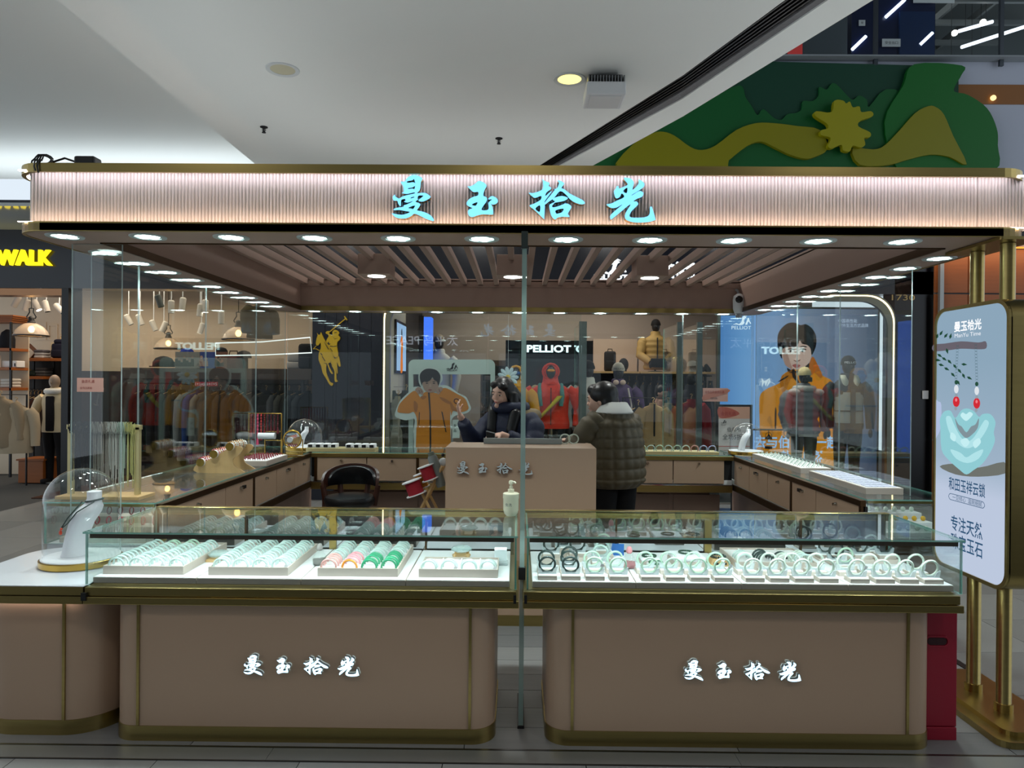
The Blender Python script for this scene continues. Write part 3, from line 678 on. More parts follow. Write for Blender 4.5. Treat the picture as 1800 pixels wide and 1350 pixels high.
sx = W(113, 1150, 3.17).x; MB().box(sx - .006, sx + .006, 3.163, 3.18, .068, .61).build('brass_strip', M['brass'], t, True)
MB().prism([rrect(-2.40, -1.96, 3.15, 3.155, .002, 1)], flatz, .607, .611).build('led_strip', emis('warm_led', (255, 236, 220), 8), t, True)
# rear counter
t = thing('rear_counter', 'rear glass counter with a row of taupe drawers behind the reception desk', 'display counter', (0, 6.9, 0))
yi = 6.63
MB().box(-1.75, 1.83, yi + .13, 7.15, 0, .58).build('base', mat('counter_base_taupe', (160, 130, 116)), t, True)
MB().box(-1.93, 2.01, yi, 7.2, .585, .655, bev=.003).build('brass_band', M['brass'], t, True)
MB().box(-1.93, 2.01, yi - .004, yi, .650, .658).build('chrome_strip', M['chrome'], t, True)
MB().box(-1.93, 2.01, yi + .02, 7.2, .656, .70).build('plinth', M['white'], t, True)
MB().box(-1.93, 2.01, yi + .025, yi + .04, .70, .885).build('inner_panel', M['dark'], t, True)
e = [-1.885 + k * .4775 for k in range(9)]
for k in range(8):
    d = MB().box(e[k] + .004, e[k + 1] - .004, yi + .004, yi + .025, .668, .884, bev=.002).build('drawer', M['taupe'], t, True)
    lock(d, ((e[k] + e[k + 1]) / 2, yi + .004, .855), (0, -1))
    if k % 2 == 0: MB().box(e[k] - .013, e[k] + .013, yi - .002, yi + .02, .66, .89).build('brass_post', M['brass_d'], t, True)
    MB().box(e[k] + .03, e[k + 1] - .012, yi + .115, yi + .13, .08, .55).build('cupboard_door', mat('door_taupe', (150, 122, 108)), t, True)
MB().box(-1.96, 2.04, yi - .005, yi + .03, .886, .923, bev=.002).build('rail', M['brass'], t, True)
pane(-1.93, 2.01, yi + .03, 7.2, .923, .931, 'top_glass', t, True)
pane(-1.93, 2.01, 7.192, 7.2, .702, .922, 'outer_glass', t, True)
lamp('counter_lamp', 'AREA', (0, yi + .08, .9), 2, (.9, .97, 1), 3.6, .02, rot=(.5, 0, 0), parent=t)

# ================================================================ pendant sign stand at right
sx0, sx1, sy0, sy1 = 2.262, 2.42, 3.28, 3.87
z0, z1 = .645, 2.01
t = thing('lightbox_stand', 'brass stand holding a tall glowing lightbox sign with a jade pendant picture', 'lightbox sign', (2.34, 3.55, 0))
yz = lambda u, v, d: Vector((sx0 + d, u, v))      # u = y, v = z
MB().prism([rrect(sy0, sy1, z0, z1, .09, 8)], yz, .004, sx1 - sx0).build('housing', M['brass'], t, True, smooth=40)
MB().prism([rrect(sy0, sy1, z0, z1, .09, 8), rrect(sy0 + .018, sy1 - .018, z0 + .018, z1 - .018, .075, 8)], yz, -.006, .01).build('frame', M['brass'], t, True)
face = MB().prism([rrect(sy0 + .012, sy1 - .012, z0 + .012, z1 - .012, .08, 8)], yz, 0, .003)
# lightbox print: soft blue top fading to a pale lower half
m = bpy.data.materials.new('lightbox_print'); m.use_nodes = True; n = m.node_tree.nodes; l = m.node_tree.links; n.remove(n['Principled BSDF'])
tc = n.new('ShaderNodeTexCoord'); sp = n.new('ShaderNodeSeparateXYZ'); cr = n.new('ShaderNodeValToRGB'); em = n.new('ShaderNodeEmission')
l.new(tc.outputs['Generated'], sp.inputs[0]); l.new(sp.outputs['Z'], cr.inputs[0]); l.new(cr.outputs[0], em.inputs[0]); l.new(em.outputs[0], n['Material Output'].inputs['Surface'])
cr.color_ramp.elements[0].position = .3; cr.color_ramp.elements[0].color = (*lin((188, 200, 222)), 1); cr.color_ramp.elements[1].position = .42; cr.color_ramp.elements[1].color = (*lin((158, 178, 198)), 1)
q = cr.color_ramp.elements.new(.8); q.color = (*lin((140, 166, 186)), 1); em.inputs[1].default_value = .70
fo = face.build('lightbox_face', m, t, True)
def sg(px, py, d=0):
    p = WX(px, py, sx0); return (p.y, p.z)
pl = lambda pts: [sg(*q) for q in pts]
pr = lambda k: (lambda u, v, d: Vector((sx0 - .0007 * k - .0002 + d, u, v)))
def em2(nm, c, s=.9): return emis(nm, c, s * .74)
def print_poly(nm, pts, col, k, s=.9, sm=3):
    return MB().prism([catmull(pl(pts), sm) if sm else pl(pts)], pr(k), 0, None).build('print', em2(nm, col, s), fo, recalc=False)
print_poly('branch_print', L('1641,606 1660,604 1690,600 1720,602 1733,600 1734,612 1720,614 1690,613 1665,616 1641,617'), (112, 106, 116), 1, .8)
mb = MB()
for (u, v, a) in [(1646, 596, -1.2), (1652, 590, -1.0), (1660, 594, -.9), (1670, 596, -1.3), (1648, 622, .6), (1656, 628, .6), (1666, 632, .8), (1676, 640, .9), (1684, 648, .9), (1692, 656, 1.1), (1650, 640, .3), (1660, 646, .5), (1672, 655, .8), (1682, 668, 1.0), (1664, 612, 1.3), (1644, 632, .2), (1690, 640, .1), (1700, 662, .5)]:
    q = [(u + 11 * math.cos(a) * s - 3 * math.sin(a) * w_, v + 11 * math.sin(a) * s + 3 * math.cos(a) * w_) for s, w_ in ((0, 0), (.4, .8), (1, 0), (.4, -.8))]
    q = [(max(1643, x), y) for x, y in q]; mb.prism([pl(q)], pr(2), 0, None)
mb.build('print', em2('fern_print', (44, 92, 70), .6), fo, recalc=False)
for (ua, va, ub, vb) in ((1684, 606, 1681, 668), (1716, 604, 1718, 670)):
    mb = MB()
    for k in range(12):
        s = k / 12; u, v = ua + (ub - ua) * s, va + (vb - va) * s; h = abs(vb - va) / 13
        mb.prism([pl([(u - 3, v), (u, v + h * .5), (u - 3, v + h), (u - 1, v + h * .5)])], pr(3), 0, None).prism([pl([(u + 3, v), (u + 1, v + h * .5), (u + 3, v + h), (u, v + h * .5)])], pr(3), 0, None)
    mb.build('print', em2('cord_print', (66, 100, 104), .8), fo, recalc=False)
def disc(u, v, ru, rv, nm, c, k, s=.9): print_poly(nm, [(u + ru * math.cos(a), v + rv * math.sin(a)) for a in [2 * PI * j / 10 for j in range(10)]], c, k, s, 2)
for u in (1682, 1718):
    o = 3 if u > 1700 else 0
    disc(u, 672 + o, 3, 4, 'bead_green', (40, 80, 62), 4); disc(u, 684 + o, 4, 7.5, 'bead_white', (226, 232, 238), 4); disc(u, 695 + o, 2.5, 3, 'bead_silver', (150, 160, 170), 4)
    disc(u, 706 + o, 6, 9.5, 'bead_red', (214, 44, 56), 4); disc(u - 1, 718 + o, 2.5, 3.5, 'bead_silver', 0, 4); disc(u, 703 + o, 2, 3, 'bead_shine', (244, 130, 140), 5)
print_poly('jade_shade', L('1652,820 1680,815 1720,822 1765,812 1768,832 1720,838 1680,834'), (120, 124, 118), 1, .8)
print_poly('jade_print', L('1654,752 1653,738 1660,724 1672,722 1680,735 1690,722 1700,718 1712,722 1722,733 1728,728 1742,728 1751,742 1748,760 1750,775 1742,795 1728,815 1713,826 1700,834 1688,826 1668,808 1656,790'), (146, 206, 214), 4, .92)
print_poly('jade_hole', L('1680,735 1684,752 1692,764 1700,770 1710,764 1720,752 1722,735 1716,746 1708,750 1700,760 1692,750 1686,746'), (132, 150, 158), 5, .9)
for q in (L('1664,735 1672,732 1678,745 1690,768 1702,776 1714,768 1728,745 1734,738 1740,744 1732,762 1716,782 1702,788 1688,782 1672,764'), L('1672,790 1690,796 1700,804 1714,796 1730,790 1722,806 1702,814 1682,806')):
    print_poly('jade_relief', q, (176, 226, 232), 6, .95)
for q in (L('1700,728 1706,724 1712,728 1706,736 1700,740 1694,736 1690,730 1694,725'), L('1690,775 1700,770 1706,778 1698,786'), L('1712,778 1722,770 1726,778 1716,788'), L('1674,760 1682,766 1680,776 1672,770')):
    print_poly('jade_relief2', q, (196, 238, 242), 7, .95)
print_poly('vase_print', L('1642,706 1650,706 1655,712 1654,750 1648,766 1642,768'), (176, 190, 222), 1, .95)
def sign_text(s, u, v, h_px, w_px, col, nm, st=.9, bold=0):
    p = WX(u, v, sx0); q = WX(u - w_px / 2, v, sx0); r = WX(u + w_px / 2, v, sx0); a = WX(u, v - h_px / 2, sx0); b = WX(u, v + h_px / 2, sx0)
    wd = abs(q.y - r.y); h = abs(a.z - b.z); mb = MB()
    put_text(mb, s, lambda x, y, d: Vector((sx0 - .0045 + d, p.y - x, p.z + y)), 0, h=h, wd=wd, bold=bold)
    mb.build('lettering', em2(nm, col, st), fo, recalc=False)
sign_text('曼玉拾光', 1702, 572, 19, 48, (250, 252, 255), 'letter_white', 1.1, .02)
sign_text('ManYu Time', 1702, 588, 7, 46, (236, 240, 246), 'letter_white2', 1)
ink = (52, 92, 128)
sign_text('和田玉祥云锁', 1700, 856, 24, 64, ink, 'letter_ink', .8, .012)
sign_text('一见倾心  温婉细腻', 1701, 880, 9, 52, ink, 'letter_ink', .8)
sign_text('专注天然', 1700, 926, 28, 56, ink, 'letter_ink', .8, .012)
sign_text('珠宝玉石', 1700, 958, 28, 56, ink, 'letter_ink', .8, .012)
b0, b1 = sg(1668, 866), sg(1732, 895); c = sg(1669, 891)
MB().prism([rrect(min(b0[0], b1[0]), max(b0[0], b1[0]), b1[1], b0[1], .02, 4), rrect(min(b0[0], b1[0]) + .003, max(b0[0], b1[0]) - .003, b1[1] + .003, b0[1] - .003, .018, 4)], pr(3), 0, None).build('print', em2('letter_ink', ink, .8), fo, recalc=False)
for y in (3.41, 3.635):
    MB().lathe([(.036, .05), (.032, .055), (.032, 2.28)], (2.335, y, 0), 20).lathe([(.04, .05), (.04, .09)], (2.335, y, 0), 20).build('pole', M['brass'], t, True, smooth=40)
MB().prism([rrect(2.145, 2.545, 3.14, 3.95, .06, 5)], flatz, 0, .03).build('base_plate', M['brass'], t, True)
MB().prism([rrect(2.20, 2.49, 3.19, 3.90, .05, 5)], flatz, .03, .052).build('base_plate', M['brass'], t, True)
MB().prism([rrect(2.235, 2.435, 3.31, 3.75, .01, 2)], flatz, 2.282, 2.296).build('ceiling_plate', M['brass'], t, True)
# red carton
t = thing('red_box', 'dark red carton with a slot handle standing right of the right front case', 'box', (1.895, 3.4, 0))
rm = mat('carton_red', (150, 16, 44), .45)
MB().box(1.795, 1.995, 3.22, 3.55, .06, .605, bev=.004).build('body', rm, t, True)
MB().box(1.797, 1.993, 3.215, 3.552, 0, .058, bev=.003).build('foot_band', rm, t, True)
MB().prism([rrect(1.86, 1.945, .43, .462, .014, 5)], front(3.2165), 0, .004).build('handle_slot', mat('slot_dark', (48, 4, 12), .7), t, True)
MB().prism([rrect(1.848, 1.957, .42, .472, .022, 5), rrect(1.856, 1.949, .428, .464, .016, 5)], front(3.2145), 0, .006).build('handle_rim', rm, t, True)
# ================================================================ shop fronts behind the kiosk
YS = 9.5
def px0(u, y=YS): return W(u, 600, y).x
xs0, xs1, xs2, xs3 = px0(549), px0(673), px0(1572), px0(1640)
zt = W(300, 508, YS).z
hd = struct('wall_shops', MB().box(-12, xs0, YS, YS + .25, zt, 4.0).box(xs0, xs3, YS, YS + .25, W(1540, 517, YS).z, 4.0), mat('header_navy', (7, 10, 22), .22))
struct('wall_pillar_left', MB().box(xs0, xs1, YS, 13.4, 0, zt + .1), M['navy'])
struct('wall_pillar_right', MB().box(xs2, xs3, YS, YS + .3, 0, zt + .3), mat('pillar_black', (5, 6, 10), .3))
mb = MB()
for i in range(6): mb.box(xs0 + .02 + i * .155, xs0 + .17 + i * .155, YS - .012, YS, 0, zt - .02)
tag(mb.build('pillar_cladding', M['navy']), kind='structure')
bpy.data.objects['pillar_cladding'].name = 'trim_4'
struct('ceiling_shops', MB().box(-12, xs3, YS + .25, 13.6, 3.3, 3.4), mat('shop_ceiling', (200, 190, 176), .8))
struct('wall_shop_back_left', MB().box(-12, xs0, 13.4, 13.5, 0, 3.3), mat('shop_cream', (214, 194, 170), .8))
struct('wall_shop_back_right', MB().box(xs1, xs3, 13.4, 13.5, 0, 3.3), mat('shop_beige', (168, 152, 140), .8))
lamp('left_shop_lamp', 'AREA', (-4.6, 11.4, 3.25), 34, (1, .87, .70), 2.6, 2.2)
lamp('left_shop_lamp', 'AREA', (-7.0, 11.6, 3.25), 42, (1, .84, .66), 1.6, 2.2)
lamp('right_shop_lamp', 'AREA', (.6, 12.0, 3.25), 38, (1, .93, .84), 3.6, 1.6)
lamp('right_shop_lamp', 'AREA', (3.3, 9.95, 2.9), 26, (1, .97, .9), 1.8, .5)
for x in (-2.6, -.6, 1.4, 3.2):
    lamp('walkway_fill_lamp', 'AREA', (x, 8.0, 3.9), 16, (1, .97, .92), .5, .5)  # unseen lamps added to brighten the emblem and the cardboard man
struct('trim_13', MB().box(-12, xs0, 13.36, 13.4, 0, 1.75), mat('wainscot_dark', (48, 34, 26), .5))
# round-cornered lit portal of the outdoor store
zp = W(1500, 517, YS).z
def portal(e, n=10):
    return rrect(xs1 + e, xs2 - e, 0, zp - e, .36, n, (0, 0, 1, 1))
po = thing('lit_portal', 'tall shop portal with rounded top corners outlined by a thin warm light line', 'portal', ((xs1 + xs2) / 2, YS, 0))
MB().prism([portal(0), portal(.10)], front(YS - .03), 0, .06).build('frame', mat('portal_grey', (128, 126, 112), .3, .7), po, True)
MB().prism([portal(.016), portal(.032)], front(YS - .034), 0, .004).build('light_line', emis('portal_light', (255, 226, 170), 3.2), po, True)
pane(xs1 + .1, px0(1022), YS - .006, YS, .02, zp - .1, 'glass_pane', po, True)
pane(px0(1262), xs2 - .1, YS - .006, YS, .02, zp - .1, 'glass_pane', po, True)
# glass doors standing open with steel frames
for (a, b, lb) in ((1018, 1031, 'steel framed glass door edge beside the red hooded mannequin'), (1190, 1200, 'first steel framed glass door left of the blue poster'), (1225, 1234, 'second steel framed glass door nearest the blue poster')):
    xa, xb = px0(a), px0(b); t = thing('glass_door', lb, 'door', ((xa + xb) / 2, YS, 0))
    MB().box(xa, xb, YS - .03, YS + .03, 0, 2.42).build('steel_stile', mat('door_steel', (120, 134, 132), .3, .9), t, True)
    pane(xa + .01, xa + .022, YS + .03, YS + .95, .02, 2.4, 'glass_leaf', t, True)
    MB().box(xa, xa + .03, YS + .03, YS + .95, 0, .06).build('bottom_rail', M['steel'], t, True)
# lettering of the shops
def letters(name, label, cat, s, px, py, hpx, wpx, Y, m, depth, parent=None, mirror=False, bold=0):
    c = W(px, py, Y); h = hpx * Y / FPX; wd = wpx * Y / FPX if wpx else None; mb = MB()
    put_text(mb, s, lambda u, v, d: Vector((c.x + u, Y + d, c.z + v)), 0, h=h, wd=wd, bold=bold, depth=depth)
    o = mb.build(name, m, parent, bool(parent))
    return o if parent else tag(o, label, cat)
letters('shop_sign', 'yellow lit WALK lettering on the dark shop front at far left', 'sign', 'ECO WALK', 4, 452, 28, 172, YS - .06, emis('sign_yellow', (255, 226, 30), 1.3), .05, bold=.03)
ps = thing('shop_sign', 'white lit mountain mark with outdoor brand lettering above the slats', 'sign', (W(1075, 470, YS).x, YS - .03, W(1075, 470, YS).z))
white = emis('sign_white', (240, 250, 255), 1.4)
f = pxf(YS - .05)
def mountain(mb, fn, cx, cy, s, d=0, depth=.02):
    """the little wave-and-peak mark"""
    def P(pts): return [(cx + u * s, cy + v * s) for u, v in pts]
    for q in (L('-33,12 -20,6 -10,10 -2,2 2,-12 10,-20 18,-16 12,-12 8,-2 10,6 4,12 -8,14 -20,11'), L('12,12 16,2 20,-8 24,-14 28,-4 34,8 30,9 26,0 22,4 20,12'), L('-2,-10 4,-18 12,-24 20,-20 10,-20 4,-12')):
        mb.prism([P(q)], fn, d, d + depth)
    return mb
mountain(MB(), f, 1077, 472, .72).build('mark', white, ps, True)
letters('lettering', 0, 0, 'PELLIOT', 1074, 487, 9, 60, YS - .05, white, .02, ps, bold=.03)
letters('shop_sign', 'white lit Chinese characters of the outdoor store above the slats at right', 'sign', '伯希和', 1195, 474, 30, 52, YS - .05, white, .03, bold=.03)
letters('shop_number', 'small gold outlined shop number on the black pillar', 'number', '1730', 1588, 523, 10, 40, YS - .012, mat('number_gold', (170, 140, 90), .3, .8), .012)
# golden rider emblem
em = thing('rider_emblem', 'large golden polo rider emblem on the navy pillar', 'emblem', (W(585, 615, YS).x, YS - .03, W(585, 615, YS).z))
def emb(pts): return [(540 + u / 9, 540 + v / 9) for u, v in pts]
gm = mat('emblem_gold', (196, 156, 14), .45)
fe = pxf(YS - .04)
MB().prism([catmull(emb(L('150,405 170,435 205,430 215,395 235,440 260,490 300,560 340,620 400,690 440,740 490,770 510,830 522,900 525,935 500,935 470,870 478,1030 465,1045 455,960 458,1080 460,1140 480,1175 440,1180 430,1120 430,1010 390,930 375,880 330,890 370,990 405,1045 385,1055 350,1000 315,900 300,930 300,1030 330,1120 360,1185 410,1205 390,1245 350,1220 300,1130 245,1040 220,930 180,830 185,720 215,650 210,560 180,600 150,605 135,570 150,490 165,440')), 2)], fe, 0, .025).build('horse', gm, em, True)
MB().prism([catmull(emb(L('300,540 340,465 330,430 300,420 295,395 330,375 355,385 350,420 400,440 400,390 440,355 490,380 507,412 490,440 520,480 510,520 480,545 470,600 480,680 490,770 440,800 400,720 350,640')), 2)], fe, -.008, .02).build('rider', gm, em, True)
MB().prism([emb(L('350,385 600,178 608,188 360,396'))], fe, -.008, .01).prism([emb(L('582,148 594,140 638,200 624,208'))], fe, -.008, .01).build('mallet', gm, em, True)
MB().prism([catmull(emb(L('95,655 140,610 145,616 112,652 150,655 180,675 205,676 205,684 175,684 145,664 98,664')), 2)], fe, -.004, .01).build('rein', gm, em, True)
mb = MB()
for q in ('270,540 345,665 335,670 275,560', '215,720 245,755 240,765 212,735', '240,770 290,850 284,856 236,785', '370,645 405,700 398,704 368,655', '360,610 420,618 470,608 470,618 420,628 362,622', '395,450 440,500 495,490 440,510', '430,400 470,395 470,405 432,410', '255,880 310,890 325,905 305,900', '375,830 380,900 410,925 372,905', '415,760 440,795 480,800 435,810', '320,570 345,545 350,575 375,580 345,600'):
    mb.prism([emb(L(q))], fe, -.0095, None)
tag(mb.build('incised_lines', M['navy'], em, True, recalc=False), kind='stuff')
# glossy dropped soffit before the left shop
struct('ceiling_soffit', MB().box(-9, -2.9, 8.2, 9.5, 3.60, 3.64), mat('gloss_soffit', (190, 194, 192), .06, spec=.9))
# copper lintel and door post of the left shop
struct('trim_5', MB().box(-9, px0(118), YS - .03, YS + .2, zt - .1, zt - .01), mat('copper_lintel', (150, 110, 80), .25, .9))
struct('trim_6', MB().box(px0(112), px0(124), YS - .05, YS + .25, 0, zt), M['black'])
lamp('timber_cove_lamp', 'AREA', (6.2, 9.15, 3.38), 3.5, (1, .66, .36), 3.0, .1, rot=(1.0, 0, 0))
# timber wall at far right
YT = 9.4
struct('wall_right_timber', MB().box(xs3 + .05, 9, YT + .02, YT + .2, 0, 4.0), M['black'])
tw = bpy.data.objects['wall_right_timber']
us_ = [1642, 1702, 1771, 1850, 1930]
for i in range(4):
    xa, xb = W(us_[i], 500, YT).x, W(us_[i + 1], 500, YT).x
    for (za, zb) in ((0, .88), (.89, W(1700, 517, YT).z), (W(1700, 515, YT).z, W(1700, 438, YT).z)):
        MB().box(xa + .006, xb - .006, YT, YT + .02, za + .003, zb - .003).build('timber_panel', M['wood'], tw)
zz = W(1700, 438, YT).z
struct('trim_7', MB().box(xs3 + .02, 9, YT - .5, YT + .02, zz + .03, zz + .06), M['plaster'])
MB().box(xs3 + .06, 9, YT - .03, YT - .01, zz + .01, zz + .03).build('cove_light', emis('cove_orange', (255, 150, 60), 1.3), tw)
struct('trim_8', MB().box(xs3, xs3 + .05, YT - .05, YT + .1, 0, 3.4), M['steel'])
p = W(1627, 694, YS - .02); tag(MB().box(p.x - .035, p.x + .035, YS - .03, YS, p.z - .055, p.z + .055, bev=.004).build('wall_switch', M['white']), 'small white switch box on the black pillar', 'switch')
# mall side behind the photographer: a far wall of lit shop windows (seen only as reflections)
struct('wall_behind', MB().box(-9, 12, -8.3, -8, 0, 10.2), mat('mall_wall', (70, 72, 76), .6))
for i, (a, b) in enumerate(((-8, -4.6), (-4.2, -1), (-.6, 2.6), (3, 6.4))):
    tag(MB().box(a, b, -8, -7.97, .4, 2.5).build('window_%d' % (i + 1), emis('far_window', (210, 225, 240), .25)), kind='structure')
mb = MB(); put_text(mb, '太平鸟 PEACE', lambda u, v, d: Vector((-3 - u, -7.95 - d, 2.9 + v)), 0, h=.34, depth=.03)
tag(mb.build('shop_sign', emis('far_sign', (230, 240, 255), 2.0)), 'white Chinese shop sign mirrored in the glass at left', 'sign')

# ---------------------------------------------------------------- clothing builders
FAB = {}
def fab(c, r=.85):
    k = 'fabric_%02x%02x%02x' % tuple(int(q) for q in c)
    return mat(k, c, r, spec=.3, bump=(60, .15))
def garment(name, label, loc, w_, h, th, rz, col, cat='garment', group=None, hang=True, lining=None):
    t = thing(name, label, cat, loc, rz, group); mb = MB(); n = 14
    prof = [(-h, .50), (-h * .97, .52), (-h * .6, .47), (-h * .32, .45), (-.10, .46), (-.045, .36), (-.01, .16), (.03, .13)]
    mb.loft([((0, 0, z), w_ * r, th * (.5 + .12 * math.sin(z * 9)) * (1 if r > .2 else .8)) for z, r in prof], n)
    for s in (-1, 1):
        mb.tube([(s * w_ * .36, 0, -.07), (s * w_ * .50, 0, -.16), (s * w_ * .56, -.01, -h * .45), (s * w_ * .58, -.03, -h * .86)], [th * .42, th * .52, th * .46, th * .38], 10)
    mb.build('cloth', fab(col), t, smooth=60)
    if lining: MB().box(-.012, .012, -th * .56, -th * .5, -h * .95, .02).build('zip', fab(lining), t)
    if hang: MB().tube([(0, 0, .01), (0, 0, .07), (.02, 0, .095), (.0, 0, .115), (-.018, 0, .1)], .006, 5).tube([(-w_ * .34, 0, -.04), (0, 0, .012), (w_ * .34, 0, -.04)], .008, 5).build('hanger', M['lwood'], t, smooth=60)
    return t
def mannequin(label, x, y, z0, s, jack, pants, zoff=0, skin=(12, 12, 14), puff=0, hood=None, hat=None, rz=0, arms=((.30, -.02, 1.12), (.27, -.09, .88)), bust=False, cat='mannequin', name='mannequin', fem=0, wide=1.0):
    t = thing(name, label, cat, (x, y, z0), rz)
    sk = mat('mannequin_%d' % sum(skin), skin, .45)
    S_ = lambda p: (p[0] * s * wide, p[1] * s, (p[2] - zoff) * s)
    mb = MB(); secs = []; zs = [(.84, .205, .13), (.90, .21, .135), (1.05, .19 - fem, .125), (1.2, .195, .13), (1.32, .21, .135), (1.42, .205, .115), (1.48, .15, .09), (1.52, .085, .075), (1.56, .08, .07)]
    N = 30
    for i in range(N + 1):
        z = .84 + .72 * i / N
        for a, b in zip(zs, zs[1:]):
            if a[0] <= z <= b[0] + 1e-6: k = (z - a[0]) / (b[0] - a[0]); rx = a[1] + (b[1] - a[1]) * k; ry = a[2] + (b[2] - a[2]) * k; break
        q = 1 + (.11 * abs(math.sin((z - .84) * PI / .105)) + .06 if puff and z < 1.47 else 0)
        secs.append((S_((0, 0, z)), rx * q * s * wide, ry * q * s * (1.15 if puff else 1)))
    mb.loft(secs, 20)
    for sd in (-1, 1):
        e, hnd = arms; A = [Vector((sd * .19, 0, 1.43)), Vector((sd * .25, 0, 1.36)), Vector((sd * e[0], e[1], e[2])), Vector((sd * hnd[0], hnd[1], hnd[2]))]
        pts = []; rr = []
        for i in range(3):
            for k in range(6):
                u = k / 6; pts.append(S_(A[i].lerp(A[i + 1], u))); b0 = (.07, .085, .07, .052); r0 = b0[i] + (b0[i + 1] - b0[i]) * u
                rr.append(r0 * s * (1 + (.18 * abs(math.sin((i + u) * PI * 2.2)) + .1 if puff else 0)))
        pts.append(S_(A[3])); rr.append(.05 * s); mb.tube(pts, rr, 10)
        MB().ball(S_((sd * hnd[0], hnd[1] - .015, hnd[2] - .06)), .03 * s, .025 * s, .06 * s, 10, 6).build('hand', sk, t, smooth=True)
    mb.build('jacket', fab(jack, .6), t, smooth=70)
    hz = 1.68
    h = MB().ball(S_((0, -.012, hz)), .078 * s, .095 * s, .115 * s, 16, 10).loft([(S_((0, 0, 1.50)), .055 * s, .055 * s), (S_((0, 0, 1.62)), .05 * s, .055 * s)], 12)
    h.ball(S_((0, -.105, hz - .015)), .014 * s, .02 * s, .025 * s, 8, 6)
    h.build('head', sk, t, smooth=60)
    if hood:
        MB().loft([(S_((0, .02, 1.50)), .13 * s, .12 * s), (S_((0, .03, 1.58)), .115 * s, .115 * s), (S_((0, .035, 1.68)), .105 * s, .11 * s), (S_((0, .03, 1.76)), .095 * s, .1 * s), (S_((0, .02, 1.81)), .06 * s, .07 * s), (S_((0, .02, 1.825)), .01, .01)], 16).build('hood', fab(hood, .6), t, smooth=70)
        MB().lathe([(.092 * s, 0), (.075 * s, -.025 * s)], S_((0, -.075, 1.69)), 18, axis='y', cap=False).tube([S_((0 + .085 * math.cos(a), -.07 - .02 * math.sin(a), 1.69 + .115 * math.sin(a))) for a in [2 * PI * j / 16 for j in range(16)]], .018 * s, 6, close=True).build('hood_rim', fab(hood, .6), t, smooth=70)
        MB().ball(S_((0, -.085, 1.685)), .07 * s, .05 * s, .10 * s, 14, 8).build('face_cover', mat('face_dark', (16, 16, 20), .3), t, smooth=True)
    else:
        MB().loft([(S_((0, .01, 1.50)), .10 * s, .095 * s), (S_((0, .02, 1.56)), .095 * s, .09 * s), (S_((0, .02, 1.585)), .08 * s, .075 * s)], 16).build('collar', fab(jack, .6), t, smooth=60)
    if hat:
        MB().loft([(S_((0, -.005, 1.70)), .088 * s, .105 * s), (S_((0, -.005, 1.735)), .09 * s, .108 * s), (S_((0, 0, 1.78)), .078 * s, .092 * s), (S_((0, 0, 1.815)), .045 * s, .055 * s), (S_((0, 0, 1.825)), .005, .005)], 18).lathe([(.093 * s, 0), (.097 * s, .02 * s), (.093 * s, .045 * s)], S_((0, -.005, 1.695)), 18, cap=False).build('beanie', fab(hat), t, smooth=60)
    if pants:
        mb = MB()
        for sd in (-1, 1): mb.loft([(S_((sd * .10, .02, .03)), .055 * s, .06 * s), (S_((sd * .10, .02, .45)), .07 * s, .075 * s), (S_((sd * .095, 0, .72)), .092 * s, .10 * s), (S_((sd * .085, 0, .90)), .10 * s, .115 * s)], 12)
        mb.build('trousers', fab(pants), t, smooth=60)
        for sd in (-1, 1): MB().box(sd * .10 * s - .045 * s, sd * .10 * s + .045 * s, -.16 * s, .09 * s, 0, .07 * s, bev=.02).build('shoe', fab((26, 26, 28)), t, smooth=60)
    if not bust:
        MB().lathe([(.19, .0), (.19, .008), (.02, .014)], (0, .06, -.0), 24).build('stand_plate', M['steel'], t, smooth=40)
        MB().tube([(0, .17 * s, .01), (0, .17 * s, .86 * s), (0, .1 * s, .9 * s)], .012, 8).build('stand_rod', M['steel'], t, smooth=40)
    else:
        MB().lathe([(.13, 0), (.13, .012), (.016, .02), (.016, .2 * s)], (0, .02, (.8 - zoff) * s), 16).build('stand_rod', M['black'], t, smooth=40)
    return t
# ---------------------------------------------------------------- outdoor store
def mq(px, ytop, Y, label, htop=1.83, sc=1.0, **k):
    p = W(px, ytop, Y); z0 = max(.0, p.z - htop * sc)
    if z0 < .3: sc *= 1
    return mannequin(label, p.x, Y, z0, sc, **k), p, z0
plat = struct('trim_9', MB().box(px0(890), px0(1010), 9.85, 10.75, 0, .14).box(px0(1270), px0(1550), 9.6, 10.15, 0, .14), mat('plinth_dark', (40, 40, 42), .5))
def mqp(px, ytop, Y, zp_, label, **k):
    p = W(px, ytop, Y); sc = (p.z - zp_) / 1.83
    return mannequin(label, p.x, Y, zp_, sc, **k), p, sc
t, p, sc = mqp(968, 637, 10.2, .14, 'mannequin in a red hooded jacket with goggles and yellow sash', jack=(226, 52, 26), pants=(24, 24, 28), hood=(226, 52, 26), wide=1.4)
MB().ball((0, -.13 * sc, 1.705 * sc), .062 * sc, .022 * sc, .024 * sc, 14, 6).build('goggles', mat('goggle_amber', (230, 150, 30), .1, .4), t, smooth=True)
MB().loft([((-.17 * sc, -.165 * sc, 1.0 * sc), .03, .03), ((0, -.175 * sc, 1.18 * sc), .035, .035), ((.14 * sc, -.15 * sc, 1.33 * sc), .045, .03)], 10).build('sash', fab((206, 180, 30)), t, smooth=60)
for sd in (-1, 1): MB().tube([(sd * .15 * sc, -.13 * sc, 1.18 * sc), (sd * .17 * sc, -.14 * sc, 1.33 * sc), (sd * .16 * sc, -.03, 1.49 * sc), (sd * .15 * sc, .1, 1.4 * sc)], .032, 8).build('strap', fab((74, 132, 128)), t, smooth=60)
MB().box(-.006, .006, -.185 * sc, -.16 * sc, .9 * sc, 1.45 * sc).build('zip', M['black'], t)
